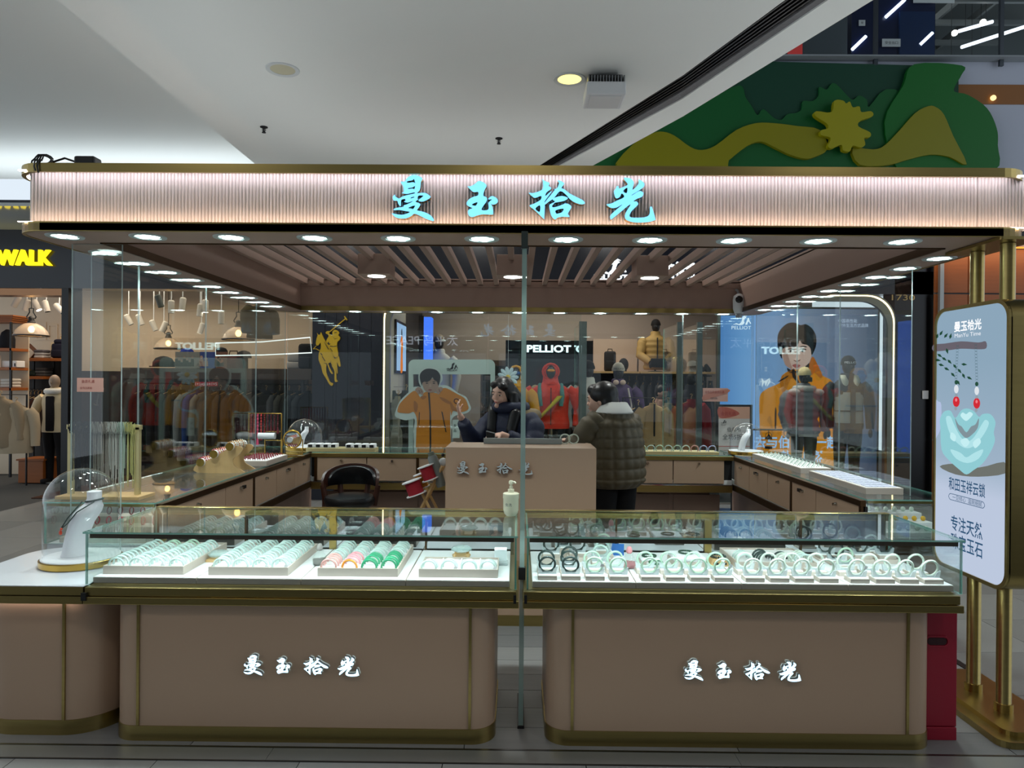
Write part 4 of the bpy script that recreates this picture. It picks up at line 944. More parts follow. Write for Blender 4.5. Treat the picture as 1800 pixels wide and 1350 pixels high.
t, p, sc = mqp(907, 641, 10.0, .14, 'mannequin in a yellow hooded jacket with blue goggles behind the woman', jack=(222, 150, 12), pants=(30, 30, 30), hood=(232, 160, 14))
MB().ball((0, -.128 * sc, 1.70 * sc), .07 * sc, .025 * sc, .034 * sc, 14, 6).build('goggles', mat('goggle_blue', (24, 84, 150), .1, .4), t, smooth=True)
MB().box(-.2 * sc, .2 * sc, -.17 * sc, .15 * sc, 1.24 * sc, 1.265 * sc, bev=.005).build('chest_strap', M['black'], t)
t, p, sc = mqp(941, 676, 10.55, .14, 'mannequin in a sand coloured coat beside the yellow one', jack=(166, 150, 118), pants=(60, 56, 48), hat=(170, 150, 110))
t, p, sc = mqp(1034, 632, 10.6, 0, 'mannequin in a light grey jacket with black head left of the shelf', jack=(170, 172, 166), pants=(30, 30, 32), hat=(20, 20, 22))
MB().tube([(-.12 * sc, -.16 * sc, 1.1 * sc), (-.1 * sc, -.15 * sc, 1.4 * sc), (-.1 * sc, 0, 1.5 * sc)], .025, 6).tube([(.12 * sc, -.16 * sc, 1.1 * sc), (.1 * sc, -.15 * sc, 1.4 * sc), (.1 * sc, 0, 1.5 * sc)], .025, 6).build('backpack_straps', fab((26, 40, 40)), t, smooth=60)
t, p, sc = mqp(1087, 636, 10.9, 0, 'mannequin in a purple jacket with a pale beanie reading letters', jack=(64, 44, 84), pants=(30, 28, 34), hat=(176, 170, 156), wide=1.1)
mb = MB(); put_text(mb, 'PELLIOT', lambda u, v, d: Vector((.1 * sc * math.sin(u / (.1 * sc)), -.108 * sc * math.cos(u / (.1 * sc)) - .008, 1.727 * sc + v)), 0, h=.022, wd=.17); mb.build('lettering', M['black'], t, recalc=False)
for sd in (-1, 1): MB().ball((sd * .05 * sc, -.13 * sc, 1.53 * sc), .045, .03, .04, 10, 6).build('headphone_cup', fab((206, 180, 164)), t, smooth=True)
MB().tube([(.12 * sc, -.15 * sc, 1.45 * sc), (.17 * sc, -.16 * sc, 1.2 * sc), (.16 * sc, -.15 * sc, .95 * sc)], .014, 6).build('bag_strap', fab((190, 180, 176)), t, smooth=60)
MB().box(-.16 * sc, .1 * sc, -.24 * sc, -.15 * sc, .93 * sc, 1.06 * sc, bev=.02).build('waist_bag', fab((52, 46, 40)), t, smooth=40)
# back wall fittings
YB = 12.4
a, b = W(889, 598, 11.4), W(1041, 800, 11.4)
fw = thing('feature_wall', 'dark glossy feature wall with white lit brand letters behind the red mannequin', 'feature wall', ((a.x + b.x) / 2, 11.5, 0))
MB().box(a.x, b.x, 11.4, 11.5, 0, a.z).build('panel', mat('feature_dark', (16, 18, 24), .15), fw, True)
letters('lettering', 0, 0, 'PELLIOT', 965, 613, 13, 78, 11.37, emis('letters_cyan', (215, 245, 250), 1.5), .02, fw, bold=.035)
sh = thing('wall_shelf', 'light wood display shelf on the store wall above the clothes rail', 'shelf', (W(1140, 651, YB).x, YB + .4, 0))
za = W(1140, 653, YB).z
for (u0, u1) in ((1043, 1124), (1126, 1258)):
    MB().box(W(u0, 650, YB).x, W(u1, 650, YB).x, YB, YB + .95, za - .035, za).build('shelf_board', M['lwood'], sh, True)
for (u0, u1) in ((1043, 1120), (1123, 1192), (1196, 1258)):
    MB().box(W(u0, 620, YB + .9).x, W(u1, 620, YB + .9).x, YB + .9, YB + .95, za, W(1100, 596, YB + .9).z).build('back_panel', mat('shelf_panel', (196, 172, 152), .7), sh, True)
MB().box(W(1043, 650, YB).x, W(1258, 650, YB).x, YB + .6, YB + .95, 0, za - .035).build('lower_back', mat('shelf_dark', (34, 34, 40), .7), sh, True)
zr = W(1150, 660, YB).z
MB().tube([(W(1043, 650, YB).x, YB + .25, zr), (W(1258, 650, YB).x, YB + .25, zr)], .012, 8).build('clothes_rail', M['black'], sh, True)
p = W(1152, 651, YB + .3)
tt = mannequin('half mannequin in a khaki quilted jacket standing on the wooden store shelf', p.x, YB + .3, za, .92, (176, 142, 84), None, .8, puff=1, bust=True, hat=(14, 14, 16), arms=((.31, -.06, 1.12), (.14, -.22, .98)), name='mannequin_bust')
MB().box(-.13, .13, -.29, -.18, .08 * .92, .25 * .92, bev=.02).build('waist_bag', fab((18, 18, 20)), tt, smooth=40)
MB().box(-.008, .008, -.185, -.15, .14, .60).build('zip', M['black'], tt)
p = W(1072, 655, YB + .3); t = thing('backpack', 'dark grey backpack standing on the wooden store shelf', 'backpack', (p.x, YB + .3, za))
MB().box(-.10, .10, -.08, .08, 0, .36, bev=.035).build('bag_body', fab((44, 42, 42)), t, smooth=50); MB().box(-.085, .085, -.10, -.07, .03, .19, bev=.015).build('front_pocket', fab((36, 35, 36)), t, smooth=50)
MB().tube([(-.04, 0, .35), (-.035, 0, .40), (.035, 0, .40), (.04, 0, .35)], .008, 6).build('grab_handle', M['black'], t, smooth=50)
p = W(1096, 655, YB + .25); tag(MB().ball((p.x, YB + .25, za + .12), .09, .1, .12, 14, 8).lathe([(.06, 0), (.05, .05)], (p.x, YB + .25, za), 14).build('cap_stand', fab((30, 28, 28)), smooth=60), 'dark cap on a stand beside the backpack on the store shelf', 'cap')
def cap(name, label, p, r, col, brim=-1):
    t = thing(name, label, 'cap', p)
    MB().loft([((0, 0, 0), r, r * 1.1), ((0, 0, r * .45), r * .97, r * 1.06), ((0, 0, r * .85), r * .72, r * .8), ((0, 0, r * 1.02), r * .3, r * .34), ((0, 0, r * 1.06), .004, .004)], 16).build('crown', fab(col), t, smooth=60)
    MB().loft([((0, -r * .8, -.004), r * .9, r * .9), ((0, -r * .85, .008), r * .9, r * .9)], 16).build('brim', fab([c * .8 for c in col]), t, smooth=50)
    return t
p = W(1217, 651, YB + .2); cap('cap', 'off-white cap on the store shelf left of the black shoes', (p.x, YB + .2, za + .1), .10, (196, 190, 180))
bx = bpy.data.objects
tag(MB().box(p.x - .05, p.x + .05, YB + .15, YB + .25, za, za + .1).build('cap_block', M['white']), 'pale block under the off-white cap', 'block')
p = W(1238, 651, YB + .2); t = thing('shoe_pair', 'pair of black hiking shoes on the store shelf', 'shoes', (p.x, YB + .2, za))
for k in (-1, 1):
    MB().loft([((k * .055, -.13, .02), .03, .02, (1, 0, 0), (0, 0, 1)), ((k * .055, -.08, .04), .045, .04, (1, 0, 0), (0, 0, 1)), ((k * .055, 0, .06), .045, .06, (1, 0, 0), (0, 0, 1)), ((k * .055, .08, .075), .045, .075, (1, 0, 0), (0, 0, 1)), ((k * .055, .13, .06), .03, .05, (1, 0, 0), (0, 0, 1))], 12).build('shoe', fab((30, 30, 32)), t, smooth=60)
rack_lab = ['charcoal', 'grey', 'slate', 'dark grey']
for i in range(12):
    u = 1106 + i * 13; p = W(u, 664, YB + .25); c = random.choice([(44, 44, 50), (60, 62, 66), (74, 76, 82), (36, 36, 40)])
    if u > 1252: break
    garment('hanging_jacket', 'grey jacket on the store rail, number %s from the purple mannequin' % ['one', 'two', 'three', 'four', 'five', 'six', 'seven', 'eight', 'nine', 'ten', 'eleven', 'twelve'][i], (p.x, YB + .25, zr - .115), .44, .72, .09, 1.25, c, 'jacket', 'grey jackets on the store rail')
# beige jacket on a display rack in front
p = W(1148, 712, 10.6)
garment('display_jacket', 'beige zip jacket facing out on the rack behind the rear counter', (p.x, 10.6, p.z), .40, .86, .2, 0, (156, 130, 92), 'jacket', lining=(20, 20, 20))
p = W(1122, 716, 10.75); garment('display_jacket', 'black jacket hanging just behind the beige zip jacket', (p.x, 10.75, p.z), .40, .8, .12, .5, (26, 26, 34), 'jacket')
t = thing('clothes_rack', 'black clothes rack carrying the beige zip jacket', 'rack', (W(1150, 700, 10.6).x, 10.7, 0))
zr2 = W(1148, 702, 10.6).z
MB().tube([(-.45, 0, 0), (-.45, 0, zr2 + .02), (.4, 0, zr2 + .02), (.4, 0, 0)], .014, 8).build('frame', M['black'], t, smooth=40)
for s_ in (-.45, .4): MB().box(s_ - .02, s_ + .02, -.25, .25, 0, .03).build('foot', M['black'], t)
p = W(1215, 705, 11.2); garment('hanging_jacket', 'dark red jacket hanging behind the glass doors', (p.x, 11.2, p.z), .46, .85, .2, .3, (134, 14, 24), 'jacket')
t2 = mqp(1215, 650, 11.6, 0, 'dark navy mannequin behind the red jacket and glass doors', jack=(28, 30, 46), pants=(20, 20, 24))
# left wall of the outdoor store, its screen and light column
xl = xs1 + .02
struct('wall_store_left', MB().box(xs1, xs1 + .02, YS + .25, 11.3, 1.3, 3.3), mat('store_wall_warm', (206, 196, 180), .7))
sc_ = thing('wall_screen', 'lit wall picture of a person in an orange suit on the store side wall', 'screen', (xl, 10.7, 2.2))
MB().box(xl, xl + .03, 10.25, 11.2, 1.72, 2.5).build('bezel', M['black'], sc_, True)
ys = lambda u, v, d: Vector((xl + .032 + d, u, v))
MB().prism([[(10.3, 1.76), (11.15, 1.76), (11.15, 2.46), (10.3, 2.46)]], ys, 0, None).build('picture', emis('screen_blue', (150, 180, 220), .8), sc_, True, recalc=False)
MB().prism([catmull([(10.62, 1.76), (10.66, 2.12), (10.60, 2.2), (10.66, 2.26), (10.72, 2.30), (10.76, 2.28), (10.84, 2.2), (10.82, 2.0), (10.83, 1.76)])], ys, .001, None).build('picture', emis('screen_orange', (214, 110, 20), .8), sc_, True, recalc=False)
MB().prism([catmull([(10.68, 2.30), (10.68, 2.37), (10.72, 2.40), (10.76, 2.37), (10.76, 2.30)])], ys, .001, None).build('picture', emis('screen_hair', (30, 24, 22), .5), sc_, True, recalc=False)
lb_ = thing('blue_light_column', 'bright blue lit column behind the cardboard man', 'light column', (W(750, 600, 11.2).x, 11.3, 0))
a, b = W(745, 557, 11.2), W(757, 640, 11.2)
MB().box(a.x, b.x, 11.2, 11.5, 0, a.z).build('panel', emis('column_blue', (70, 120, 245), .95), lb_, True)
MB().box(a.x - .08, a.x, 11.2, 11.5, 0, a.z + .02).build('side', M['black'], lb_, True)
mqp(772, 587, 11.75, .55, 'white-clad mannequin high behind the blue lit column', jack=(190, 186, 176), pants=(50, 50, 50), hat=(130, 116, 96))
struct('trim_10', MB().box(W(764, 600, 11.9).x, W(800, 600, 11.9).x, 11.52, 12.0, 0, .55), M['dark'])
# dark shelving and goods left in the store
for i, (u, v, c) in enumerate(((688, 690, (44, 52, 46)), (700, 700, (150, 146, 132)), (714, 690, (60, 64, 66)))):
    p = W(u, v, 10.2); garment('hanging_jacket', ['dark green jacket at the left edge of the outdoor store', 'pale furry jacket at the left edge of the outdoor store', 'grey jacket beside the furry one in the outdoor store'][i], (p.x, 10.2, p.z), .44, .8, .16, .7 - .5 * i, c, 'jacket')
t = thing('clothes_rack', 'black clothes rack at the left edge of the outdoor store', 'rack', (W(702, 690, 10.2).x, 10.25, 0)); zq = W(700, 680, 10.2).z
MB().tube([(-.18, 0, 0), (-.18, 0, zq), (.22, 0, zq), (.22, 0, 0)], .014, 8).build('frame', M['black'], t, smooth=40)
a, b = W(845, 632, 12), W(893, 800, 12); t = thing('store_cabinet', 'brown shelving cabinet with folded goods behind the woman', 'cabinet', ((a.x + b.x) / 2, 12.2, 0))
MB().box(a.x, b.x, 12.35, 12.4, 0, a.z).box(a.x, a.x + .03, 12, 12.35, 0, a.z).box(b.x - .03, b.x, 12, 12.35, 0, a.z).build('carcass', mat('cabinet_brown', (86, 68, 54), .5), t, True)
for k in range(7): MB().box(a.x + .03, b.x - .03, 12, 12.35, .25 + k * .27, .27 + k * .27).build('shelf_board', mat('cabinet_brown', 0), t, True)
for k in range(6): tag(MB().box(a.x + .06, b.x - .08, 12.05, 12.3, .271 + k * .27, .36 + k * .27, bev=.02).build('folded_clothes', fab([(150, 140, 128), (70, 66, 62), (170, 160, 150), (96, 84, 74), (60, 58, 60), (130, 120, 112)][k])), 'folded clothes on shelf level %s of the brown cabinet' % ['one', 'two', 'three', 'four', 'five', 'six'][k], 'clothes', 'folded clothes in the brown cabinet')
# daisy ornament above the woman
p = W(893, 663, 9.7); t = thing('daisy_ornament', 'large white paper daisy hanging above the woman in navy', 'ornament', (p.x, 9.7, p.z))
for k in range(11):
    a = k * 2 * PI / 11; MB().loft([((math.cos(a) * r, 0, math.sin(a) * r), q, .006, (-math.sin(a), 0, math.cos(a)), (0, 1, 0)) for r, q in ((.03, .01), (.08, .026), (.12, .026), (.145, .008))], 8).build('petal', mat('petal_white', (206, 224, 234), .7), t, smooth=60)
MB().ball((0, -.01, 0), .035).build('flower_heart', mat('heart_yellow', (230, 190, 60), .7), t, smooth=True)
MB().tube([(0, .0, .1), (0, 0, 3.3 - p.z)], .002, 4).build('thread', M['white'], t)
# ================================================================ flat prints (posters, standee) traced on their own planes
def P_(parent, Y, pts, col, k, e=0, sm=3, nm='print'):
    """one flat colour area of a printed picture, k layers of ink above the board"""
    q = catmull(pts, sm) if sm else pts
    m = emis('ink_%02x%02x%02x_%d' % (*[int(v) for v in col], int(e * 100)), col, e) if e else mat('ink_%02x%02x%02x' % tuple(int(v) for v in col), col, .6)
    return MB().prism([q], pxf(Y), -.0008 * k, None).build(nm, m, parent, True, recalc=False)
def PT(parent, Y, s, cx, cy, h, wd, col, k, e=0, bold=0, shear=0):
    c = W(cx, cy, Y); mb = MB(); put_text(mb, s, lambda u, v, d: Vector((c.x + u, Y - .0008 * k, c.z + v)), 0, h=h * Y / FPX, wd=wd * Y / FPX if wd else None, bold=bold, shear=shear)
    m = emis('ink_%02x%02x%02x_%d' % (*[int(v) for v in col], int(e * 100)), col, e) if e else mat('ink_%02x%02x%02x' % tuple(int(v) for v in col), col, .6)
    return mb.build('lettering', m, parent, True, recalc=False)
def ell(cx, cy, rx, ry, n=10, a0=0): return [(cx + rx * math.cos(2 * PI * j / n + a0), cy + ry * math.sin(2 * PI * j / n + a0)) for j in range(n)]
def line(pts, w_):
    a = [Vector(p) for p in pts]; l = []; r = []
    for i, p in enumerate(a):
        t = (a[min(i + 1, len(a) - 1)] - a[max(i - 1, 0)]).normalized(); n = Vector((-t.y, t.x)) * w_ / 2; l.append(tuple(p + n)); r.append(tuple(p - n))
    return l + r[::-1]
# ---------------------------------------------------------------- big backlit poster in the store window
YP = 10.35
a, b = W(1267, 546, YP), W(1540, 900, YP); za = W(1400, 543, YP).z
po = thing('backlit_poster', 'large blue backlit poster of a dark-haired person in an orange yellow jacket', 'poster', ((a.x + b.x) / 2, YP, 0))
MB().box(a.x - .03, b.x + .03, YP + .004, YP + .1, .02, za + .03).build('frame', mat('poster_frame', (60, 70, 70), .4, .6), po, True)
pb = MB().box(a.x, b.x, YP, YP + .004, .05, za)
m = bpy.data.materials.new('poster_sky_print'); m.use_nodes = True; n = m.node_tree.nodes; l = m.node_tree.links; n.remove(n['Principled BSDF'])
tc = n.new('ShaderNodeTexCoord'); sp = n.new('ShaderNodeSeparateXYZ'); cr = n.new('ShaderNodeValToRGB'); emn = n.new('ShaderNodeEmission')
l.new(tc.outputs['Generated'], sp.inputs[0]); l.new(sp.outputs['X'], cr.inputs[0]); l.new(cr.outputs[0], emn.inputs[0]); l.new(emn.outputs[0], n['Material Output'].inputs['Surface'])
E = cr.color_ramp.elements; E[0].position = 0; E[0].color = (*lin((84, 134, 196)), 1); E[1].position = 1; E[1].color = (*lin((52, 68, 92)), 1)
for q_, c_ in ((.15, (112, 160, 214)), (.35, (128, 166, 214)), (.55, (124, 142, 170)), (.75, (96, 112, 142))): k_ = E.new(q_); k_.color = (*lin(c_), 1)
emn.inputs[1].default_value = .66
pf = pb.build('picture', m, po, True)
Z = [(1250 + u / 4.5, 540 + v / 4.5) for u, v in []]
def z7(s): return [(1250 + u / 4.5, 540 + v / 4.5) for u, v in L(s)]
e_ = .62
P_(pf, YP, z7('380,1330 385,1000 380,780 390,690 450,640 540,600 560,540 640,490 700,480 770,480 800,390 840,450 880,540 940,570 990,640 1000,760 1000,1330'), (206, 132, 18), 1, e_)
P_(pf, YP, z7('560,545 640,495 660,500 700,600 640,560 600,640 580,700 545,620'), (172, 104, 10), 2, e_)
P_(pf, YP, z7('770,480 800,390 840,450 880,540 860,560 820,520 790,540'), (176, 96, 10), 2, e_)
for q in ('640,492 660,490 668,540 700,600 690,606 650,560 640,530', '504,812 516,808 514,960 502,956', '528,590 570,560 610,540 600,556 560,580'): P_(pf, YP, z7(q), (38, 26, 14), 3, .5)
P_(pf, YP, z7('440,900 470,860 492,1000 480,1010 466,930'), (176, 112, 16), 2, e_)
P_(pf, YP, z7('556,300 580,260 700,250 770,270 800,320 795,370 780,430 740,470 690,492 640,490 600,470 575,430 560,380'), (206, 176, 164), 3, e_)
P_(pf, YP, z7('600,480 640,500 700,500 770,440 770,490 700,520 620,520'), (40, 34, 34), 2, .4)
P_(pf, YP, z7('565,310 575,430 600,470 640,490 628,440 606,380 590,330'), (176, 140, 128), 4, e_)
P_(pf, YP, z7('560,410 530,340 524,240 545,180 600,130 660,122 705,142 750,135 800,170 830,230 828,310 795,380 786,330 760,300 720,290 700,262 680,305 640,315 590,318 560,340'), (20, 20, 24), 5, .35)
for q in ('580,250 620,200 650,200 610,260', '720,190 780,220 800,270 760,230'): P_(pf, YP, z7(q), (38, 38, 44), 6, .4)
for cx in (628, 722):
    P_(pf, YP, z7('%d,346 %d,336 %d,338 %d,350 %d,356' % (cx - 26, cx - 6, cx + 14, cx + 24, cx)), (226, 214, 210), 5, .6); P_(pf, YP, [(1250 + u / 4.5, 540 + v / 4.5) for u, v in ell(cx, 347, 9, 9)], (26, 18, 18), 6, .3)
    P_(pf, YP, z7('%d,336 %d,326 %d,330 %d,340 %d,334' % (cx - 30, cx - 6, cx + 26, cx + 28, cx)), (40, 26, 24), 6, .3)
    P_(pf, YP, z7('%d,318 %d,306 %d,310 %d,318 %d,314' % (cx - 36, cx, cx + 32, cx + 30, cx)), (46, 34, 32), 6, .4)
P_(pf, YP, z7('676,350 690,350 700,410 690,426 660,424 650,412 668,400'), (222, 194, 182), 5, e_); P_(pf, YP, z7('652,414 676,426 704,412 700,424 674,432 656,424'), (140, 96, 88), 6, e_)
P_(pf, YP, z7('640,460 665,450 690,454 706,460 690,476 665,480'), (166, 92, 88), 6, e_)
w_ = (216, 232, 248)
mountain(MB(), pxf(YP - .001), 1304, 565, .48, -.001, .0005).build('print', emis('poster_white', w_, .85), pf, True)
PT(pf, YP, 'PELLIOT', 1303, 576, 6, 34, w_, 2, .85)
PT(pf, YP, '中国高性能', 1490, 564, 6.5, 33, (176, 190, 214), 2, .8); PT(pf, YP, '户外生活方式品牌', 1500, 572, 6.5, 52, (176, 190, 214), 2, .8)
wb = (150, 190, 236)
PT(pf, YP, '去与伯希和一起', 1400, 777, 23, 148, wb, 8, .85, .025); PT(pf, YP, '奔赴大自然', 1400, 802, 21, 96, wb, 8, .85, .025)
P_(pf, YP, line(z7('380,620 400,560 404,630 420,590 430,625 460,560 440,630 470,590 490,600 505,610'), .8), w_, 4, .8, 0)
P_(pf, YP, line(z7('384,590 440,580'), .7), w_, 4, .8, 0)
for v in (480, 500): PT(pf, YP, '代言', 1346, 540 + v / 4.5, 3.6, 4.5, w_, 4, .7)
P_(pf, YP, z7('396,300 400,300 400,500 396,500'), (150, 180, 220), 4, .7, 0)
# two mannequins before the poster
t, p, sc = mqp(1414, 644, 9.85, .14, 'mannequin in a grey quilted jacket and cream cap before the poster', jack=(112, 110, 116), pants=(58, 60, 48), puff=1, hat=(206, 186, 140), fem=.02)
MB().torus((0, 0, 1.50 * sc), .12 * sc, .05 * sc, 'z', 20, 8).build('fur_collar', fab((184, 178, 174)), t, smooth=True)
for sd in (-1, 1): MB().ball((sd * .17 * sc, -.06, 1.45 * sc), .09, .08, .05, 12, 6).build('fur_trim', fab((184, 178, 174)), t, smooth=True)
MB().box(-.07 * sc, .07 * sc, -.13 * sc, -.09 * sc, 1.60 * sc, 1.67 * sc, bev=.012).build('mask', M['black'], t)
MB().loft([((0, 0, .80 * sc), .215 * sc, .145 * sc), ((0, 0, .92 * sc), .20 * sc, .14 * sc)], 18).build('sweater_hem', fab((172, 166, 156)), t, smooth=60)
t, p, sc = mqp(1491, 624, 9.8, .14, 'tall mannequin in a black and pale grey jacket with a lettered black beanie', jack=(26, 26, 30), pants=(22, 22, 26), hat=(16, 16, 18), arms=((.29, -.02, 1.12), (.28, -.04, .84)))
mb = MB(); put_text(mb, 'PELLIOT', lambda u, v, d: Vector((.1 * sc * math.sin(u / (.1 * sc)), -.108 * sc * math.cos(u / (.1 * sc)) - .008, 1.727 * sc + v)), 0, h=.028, wd=.19); mb.build('lettering', M['white'], t, recalc=False)
gy = fab((168, 170, 168))
MB().loft([((0, -.012, .92 * sc), .20 * sc, .135 * sc), ((0, -.012, 1.08 * sc), .188 * sc, .128 * sc), ((0, -.012, 1.25 * sc), .195 * sc, .132 * sc), ((0, -.012, 1.33 * sc), .19 * sc, .125 * sc)], 20).build('pale_front', gy, t, smooth=60)
for sd in (-1, 1): MB().loft([((sd * .06 * sc, -.085 * sc, 1.38 * sc), .02, .02), ((sd * .08 * sc, -.09 * sc, 1.48 * sc), .05, .03), ((sd * .085 * sc, -.02 * sc, 1.56 * sc), .035, .05)], 10).build('collar_flap', fab((190, 188, 172)), t, smooth=60)
MB().box(-.03 * sc, .03 * sc, -.16 * sc, -.13 * sc, .92 * sc, 1.4 * sc).build('zip_placket', M['black'], t); MB().loft([((0, -.012, 1.07 * sc), .194 * sc, .134 * sc), ((0, -.012, 1.09 * sc), .194 * sc, .134 * sc)], 18).build('belt', M['black'], t)
# black rail with hooks and a lantern
a, b = W(1322, 755, 9.72), W(1402, 755, 9.72); t = thing('display_rail', 'black metal rail with hooks before the poster', 'rail', ((a.x + b.x) / 2, 9.72, 0))
MB().tube([(a.x, 9.72, 0), (a.x, 9.72, a.z)], .01, 6).tube([(b.x, 9.72, 0), (b.x, 9.72, b.z + .05)], .01, 6).tube([(a.x, 9.72, a.z), (b.x + .03, 9.72, a.z)], .012, 6).build('frame', M['black'], t, True)
for u in (1351, 1378):
    p = W(u, 757, 9.72); MB().tube([(p.x, 9.72, p.z), (p.x, 9.72, p.z - .05), (p.x + .03, 9.72, p.z - .08), (p.x, 9.72, p.z - .10), (p.x - .02, 9.72, p.z - .08)], .006, 5).build('hook', M['black'], t, True)
p = W(1351, 776, 9.72); t = thing('lantern', 'small black camping lantern hanging from the black rail', 'lantern', (p.x, 9.72, p.z - .1))
MB().lathe([(.05, 0), (.05, .03), (.03, .035)], seg=12).lathe([(.05, .13), (.045, .15), (.012, .18), (.012, .195)], seg=12).build('cap_and_base', M['black'], t, smooth=40)
MB().lathe([(.035, .034), (.042, .08), (.035, .132)], seg=12).build('lamp_glass', M['glass'], t, smooth=40); MB().tube([(-.045, 0, .13), (-.04, 0, .2), (0, 0, .235), (.04, 0, .2), (.045, 0, .13)], .004, 5).build('bail_handle', M['black'], t)
# easel poster and window stickers
a, b = W(1259, 711, 8.9), W(1322, 797, 8.9); t = thing('promotion_stand', 'black framed standing promotion notice left of the blue poster', 'notice stand', ((a.x + b.x) / 2, 8.9, 0))
MB().box(a.x, b.x, 8.9, 8.93, b.z, a.z).box((a.x + b.x) / 2 - .02, (a.x + b.x) / 2 + .02, 8.93, 8.96, .01, a.z - .1).box(a.x + .05, b.x - .05, 8.82, 9.05, 0, .02).build('frame', M['black'], t, True)
Y = 8.899
P_(t, Y, L('1263,715 1318,715 1318,794 1263,794'), (196, 192, 188), 1, 0, 0); P_(t, Y, L('1263,715 1318,715 1318,736 1263,736'), (204, 156, 132), 2, 0, 0)
P_(t, Y, L('1263,716 1285,718 1300,728 1275,735 1263,732'), (176, 84, 66), 3); PT(t, Y, '会员礼遇', 1280, 727, 7, 26, (150, 40, 34), 4)
mountain(MB(), pxf(Y - .002), 1272, 742, .16, -.001, .0004).build('print', M['black'], t, True); PT(t, Y, 'PELLIOT', 1272, 747, 2, 9, (20, 20, 20), 3)
PT(t, Y, '伯希和', 1290, 755, 8, 24, (44, 44, 46), 3); PT(t, Y, '全场5折起', 1292, 768, 10, 44, (44, 44, 46), 3)
P_(t, Y, L('1263,784 1318,784 1318,785 1263,785'), (180, 60, 60), 2, 0, 0); P_(t, Y, L('1265,791 1290,791 1290,793 1265,793'), (190, 60, 60), 2, 0, 0); P_(t, Y, L('1293,791 1316,791 1316,793 1293,793'), (190, 60, 60), 2, 0, 0)
a, b = W(1236, 682, 9.47), W(1280, 706, 9.47); st = tag(MB().box(a.x, b.x, 9.486, 9.49, b.z, a.z).build('window_sticker', mat('sticker_pink', (196, 150, 136))), 'pink promotion sticker on the store glass left of the blue poster', 'sticker')
PT(st, 9.48, '全场五折会员礼遇', 1256, 689, 5, 34, (150, 60, 50), 3); PT(st, 9.48, '扫码领券', 1255, 700, 4, 12, (60, 30, 28), 3); P_(st, 9.484, L('1236,695 1256,688 1280,684 1280,690 1250,700 1236,704'), (182, 116, 98), 1)
# ---------------------------------------------------------------- cardboard standee and photo frame
YC = 8.55
fr = thing('photo_frame_prop', 'large white rounded photo frame prop with a mountain mark behind the rear counter', 'photo frame', (W(793, 700, YC + .1).x, YC + .12, 0))
o_ = rrect(718, 870, 632, 960, 10, 5); i_ = L('724,657 864,657 864,960 724,960')
i_ = L('726,658 862,658 862,930 726,930')
MB().prism([[(x, y) for x, y in o_], i_], pxf(YC + .1), 0, .04).build('frame_board', mat('frame_pale', (176, 196, 188), .6), fr, True)
mountain(MB(), pxf(YC + .098), 794, 645, .32, 0, .001).build('print', M['black'], fr, True); PT(fr, YC + .098, 'PELLIOT', 795, 651, 3, 18, (14, 16, 18), 1, 0, .03)
sd_ = thing('cardboard_standee', 'life-size cardboard cut-out of a person in an orange yellow jacket with hands at collar', 'standee', (W(760, 700, YC).x, YC + .02, 0))
def z2(s): return [(550 + u / 4.5, 600 + v / 4.5) for u, v in L(s)]
out = z2('835,290 840,250 880,215 930,205 985,220 1020,260 1025,310 1005,345 1060,350 1110,380 1150,410 1210,440 1240,500 1250,530 1230,560 1190,575 1150,580 1110,600 1095,640 1105,700 1090,780 1100,1700 790,1700 800,800 790,740 805,640 795,610 740,625 680,610 650,590 655,550 690,470 760,400 790,365 835,358 855,365 840,330')
MB().prism([catmull(out, 3)], pxf(YC), 0, .012).build('cut_board', mat('card_pale', (186, 200, 194), .6), sd_, True)
MB().box(W(740, 0, YC).x, W(800, 0, YC).x, YC + .012, YC + .4, 0, .02).build('foot', M['white'], sd_, True)
YK = YC - .001
jk = (186, 116, 14)
P_(sd_, YK, z2('880,405 930,400 990,410 1020,375 1060,372 1130,410 1200,450 1225,500 1230,535 1200,555 1150,560 1110,550 1095,590 1085,640 1090,1690 815,1690 815,800 825,640 800,560 760,570 690,565 668,550 690,490 770,410 810,392 840,430 860,450'), jk, 1)
for q in ('910,405 924,405 936,600 940,1690 928,1690 922,560', '1016,552 1026,560 1058,720 1048,716', '840,560 846,560 842,660 836,660'): P_(sd_, YK, z2(q), (30, 20, 12), 3, 0, 0)
for q in ('800,470 830,500 820,560 800,540', '1085,470 1120,520 1170,545 1130,552 1095,540', '1000,440 1060,460 1100,500 1040,480', '850,440 880,430 900,440 870,460'): P_(sd_, YK, z2(q), (150, 90, 10), 2)
P_(sd_, YK, z2('868,340 880,300 990,300 996,350 980,390 950,404 915,404 885,385'), (150, 124, 108), 4)
P_(sd_, YK, z2('808,385 830,362 855,370 876,400 866,425 850,412 835,420 822,400'), (156, 128, 110), 4); P_(sd_, YK, z2('975,385 990,365 1020,362 1028,380 1010,402 992,420 980,405'), (156, 128, 110), 4)
for q in ('836,385 842,385 852,410 846,412', '850,380 856,382 866,404 860,406', '994,378 1000,376 1008,398 1002,402'): P_(sd_, YK, z2(q), (110, 84, 70), 5, 0, 0)
P_(sd_, YK, z2('862,350 848,300 850,255 885,222 930,216 980,230 1008,270 1004,320 992,350 982,320 960,306 945,285 925,312 890,318 868,326'), (22, 22, 26), 5)
for cx in (902, 958): P_(sd_, YK, z2('%d,332 %d,327 %d,332 %d,336' % (cx - 11, cx, cx + 11, cx)), (30, 22, 20), 6); P_(sd_, YK, z2('%d,320 %d,315 %d,319 %d,322' % (cx - 14, cx, cx + 13, cx)), (36, 28, 26), 6)
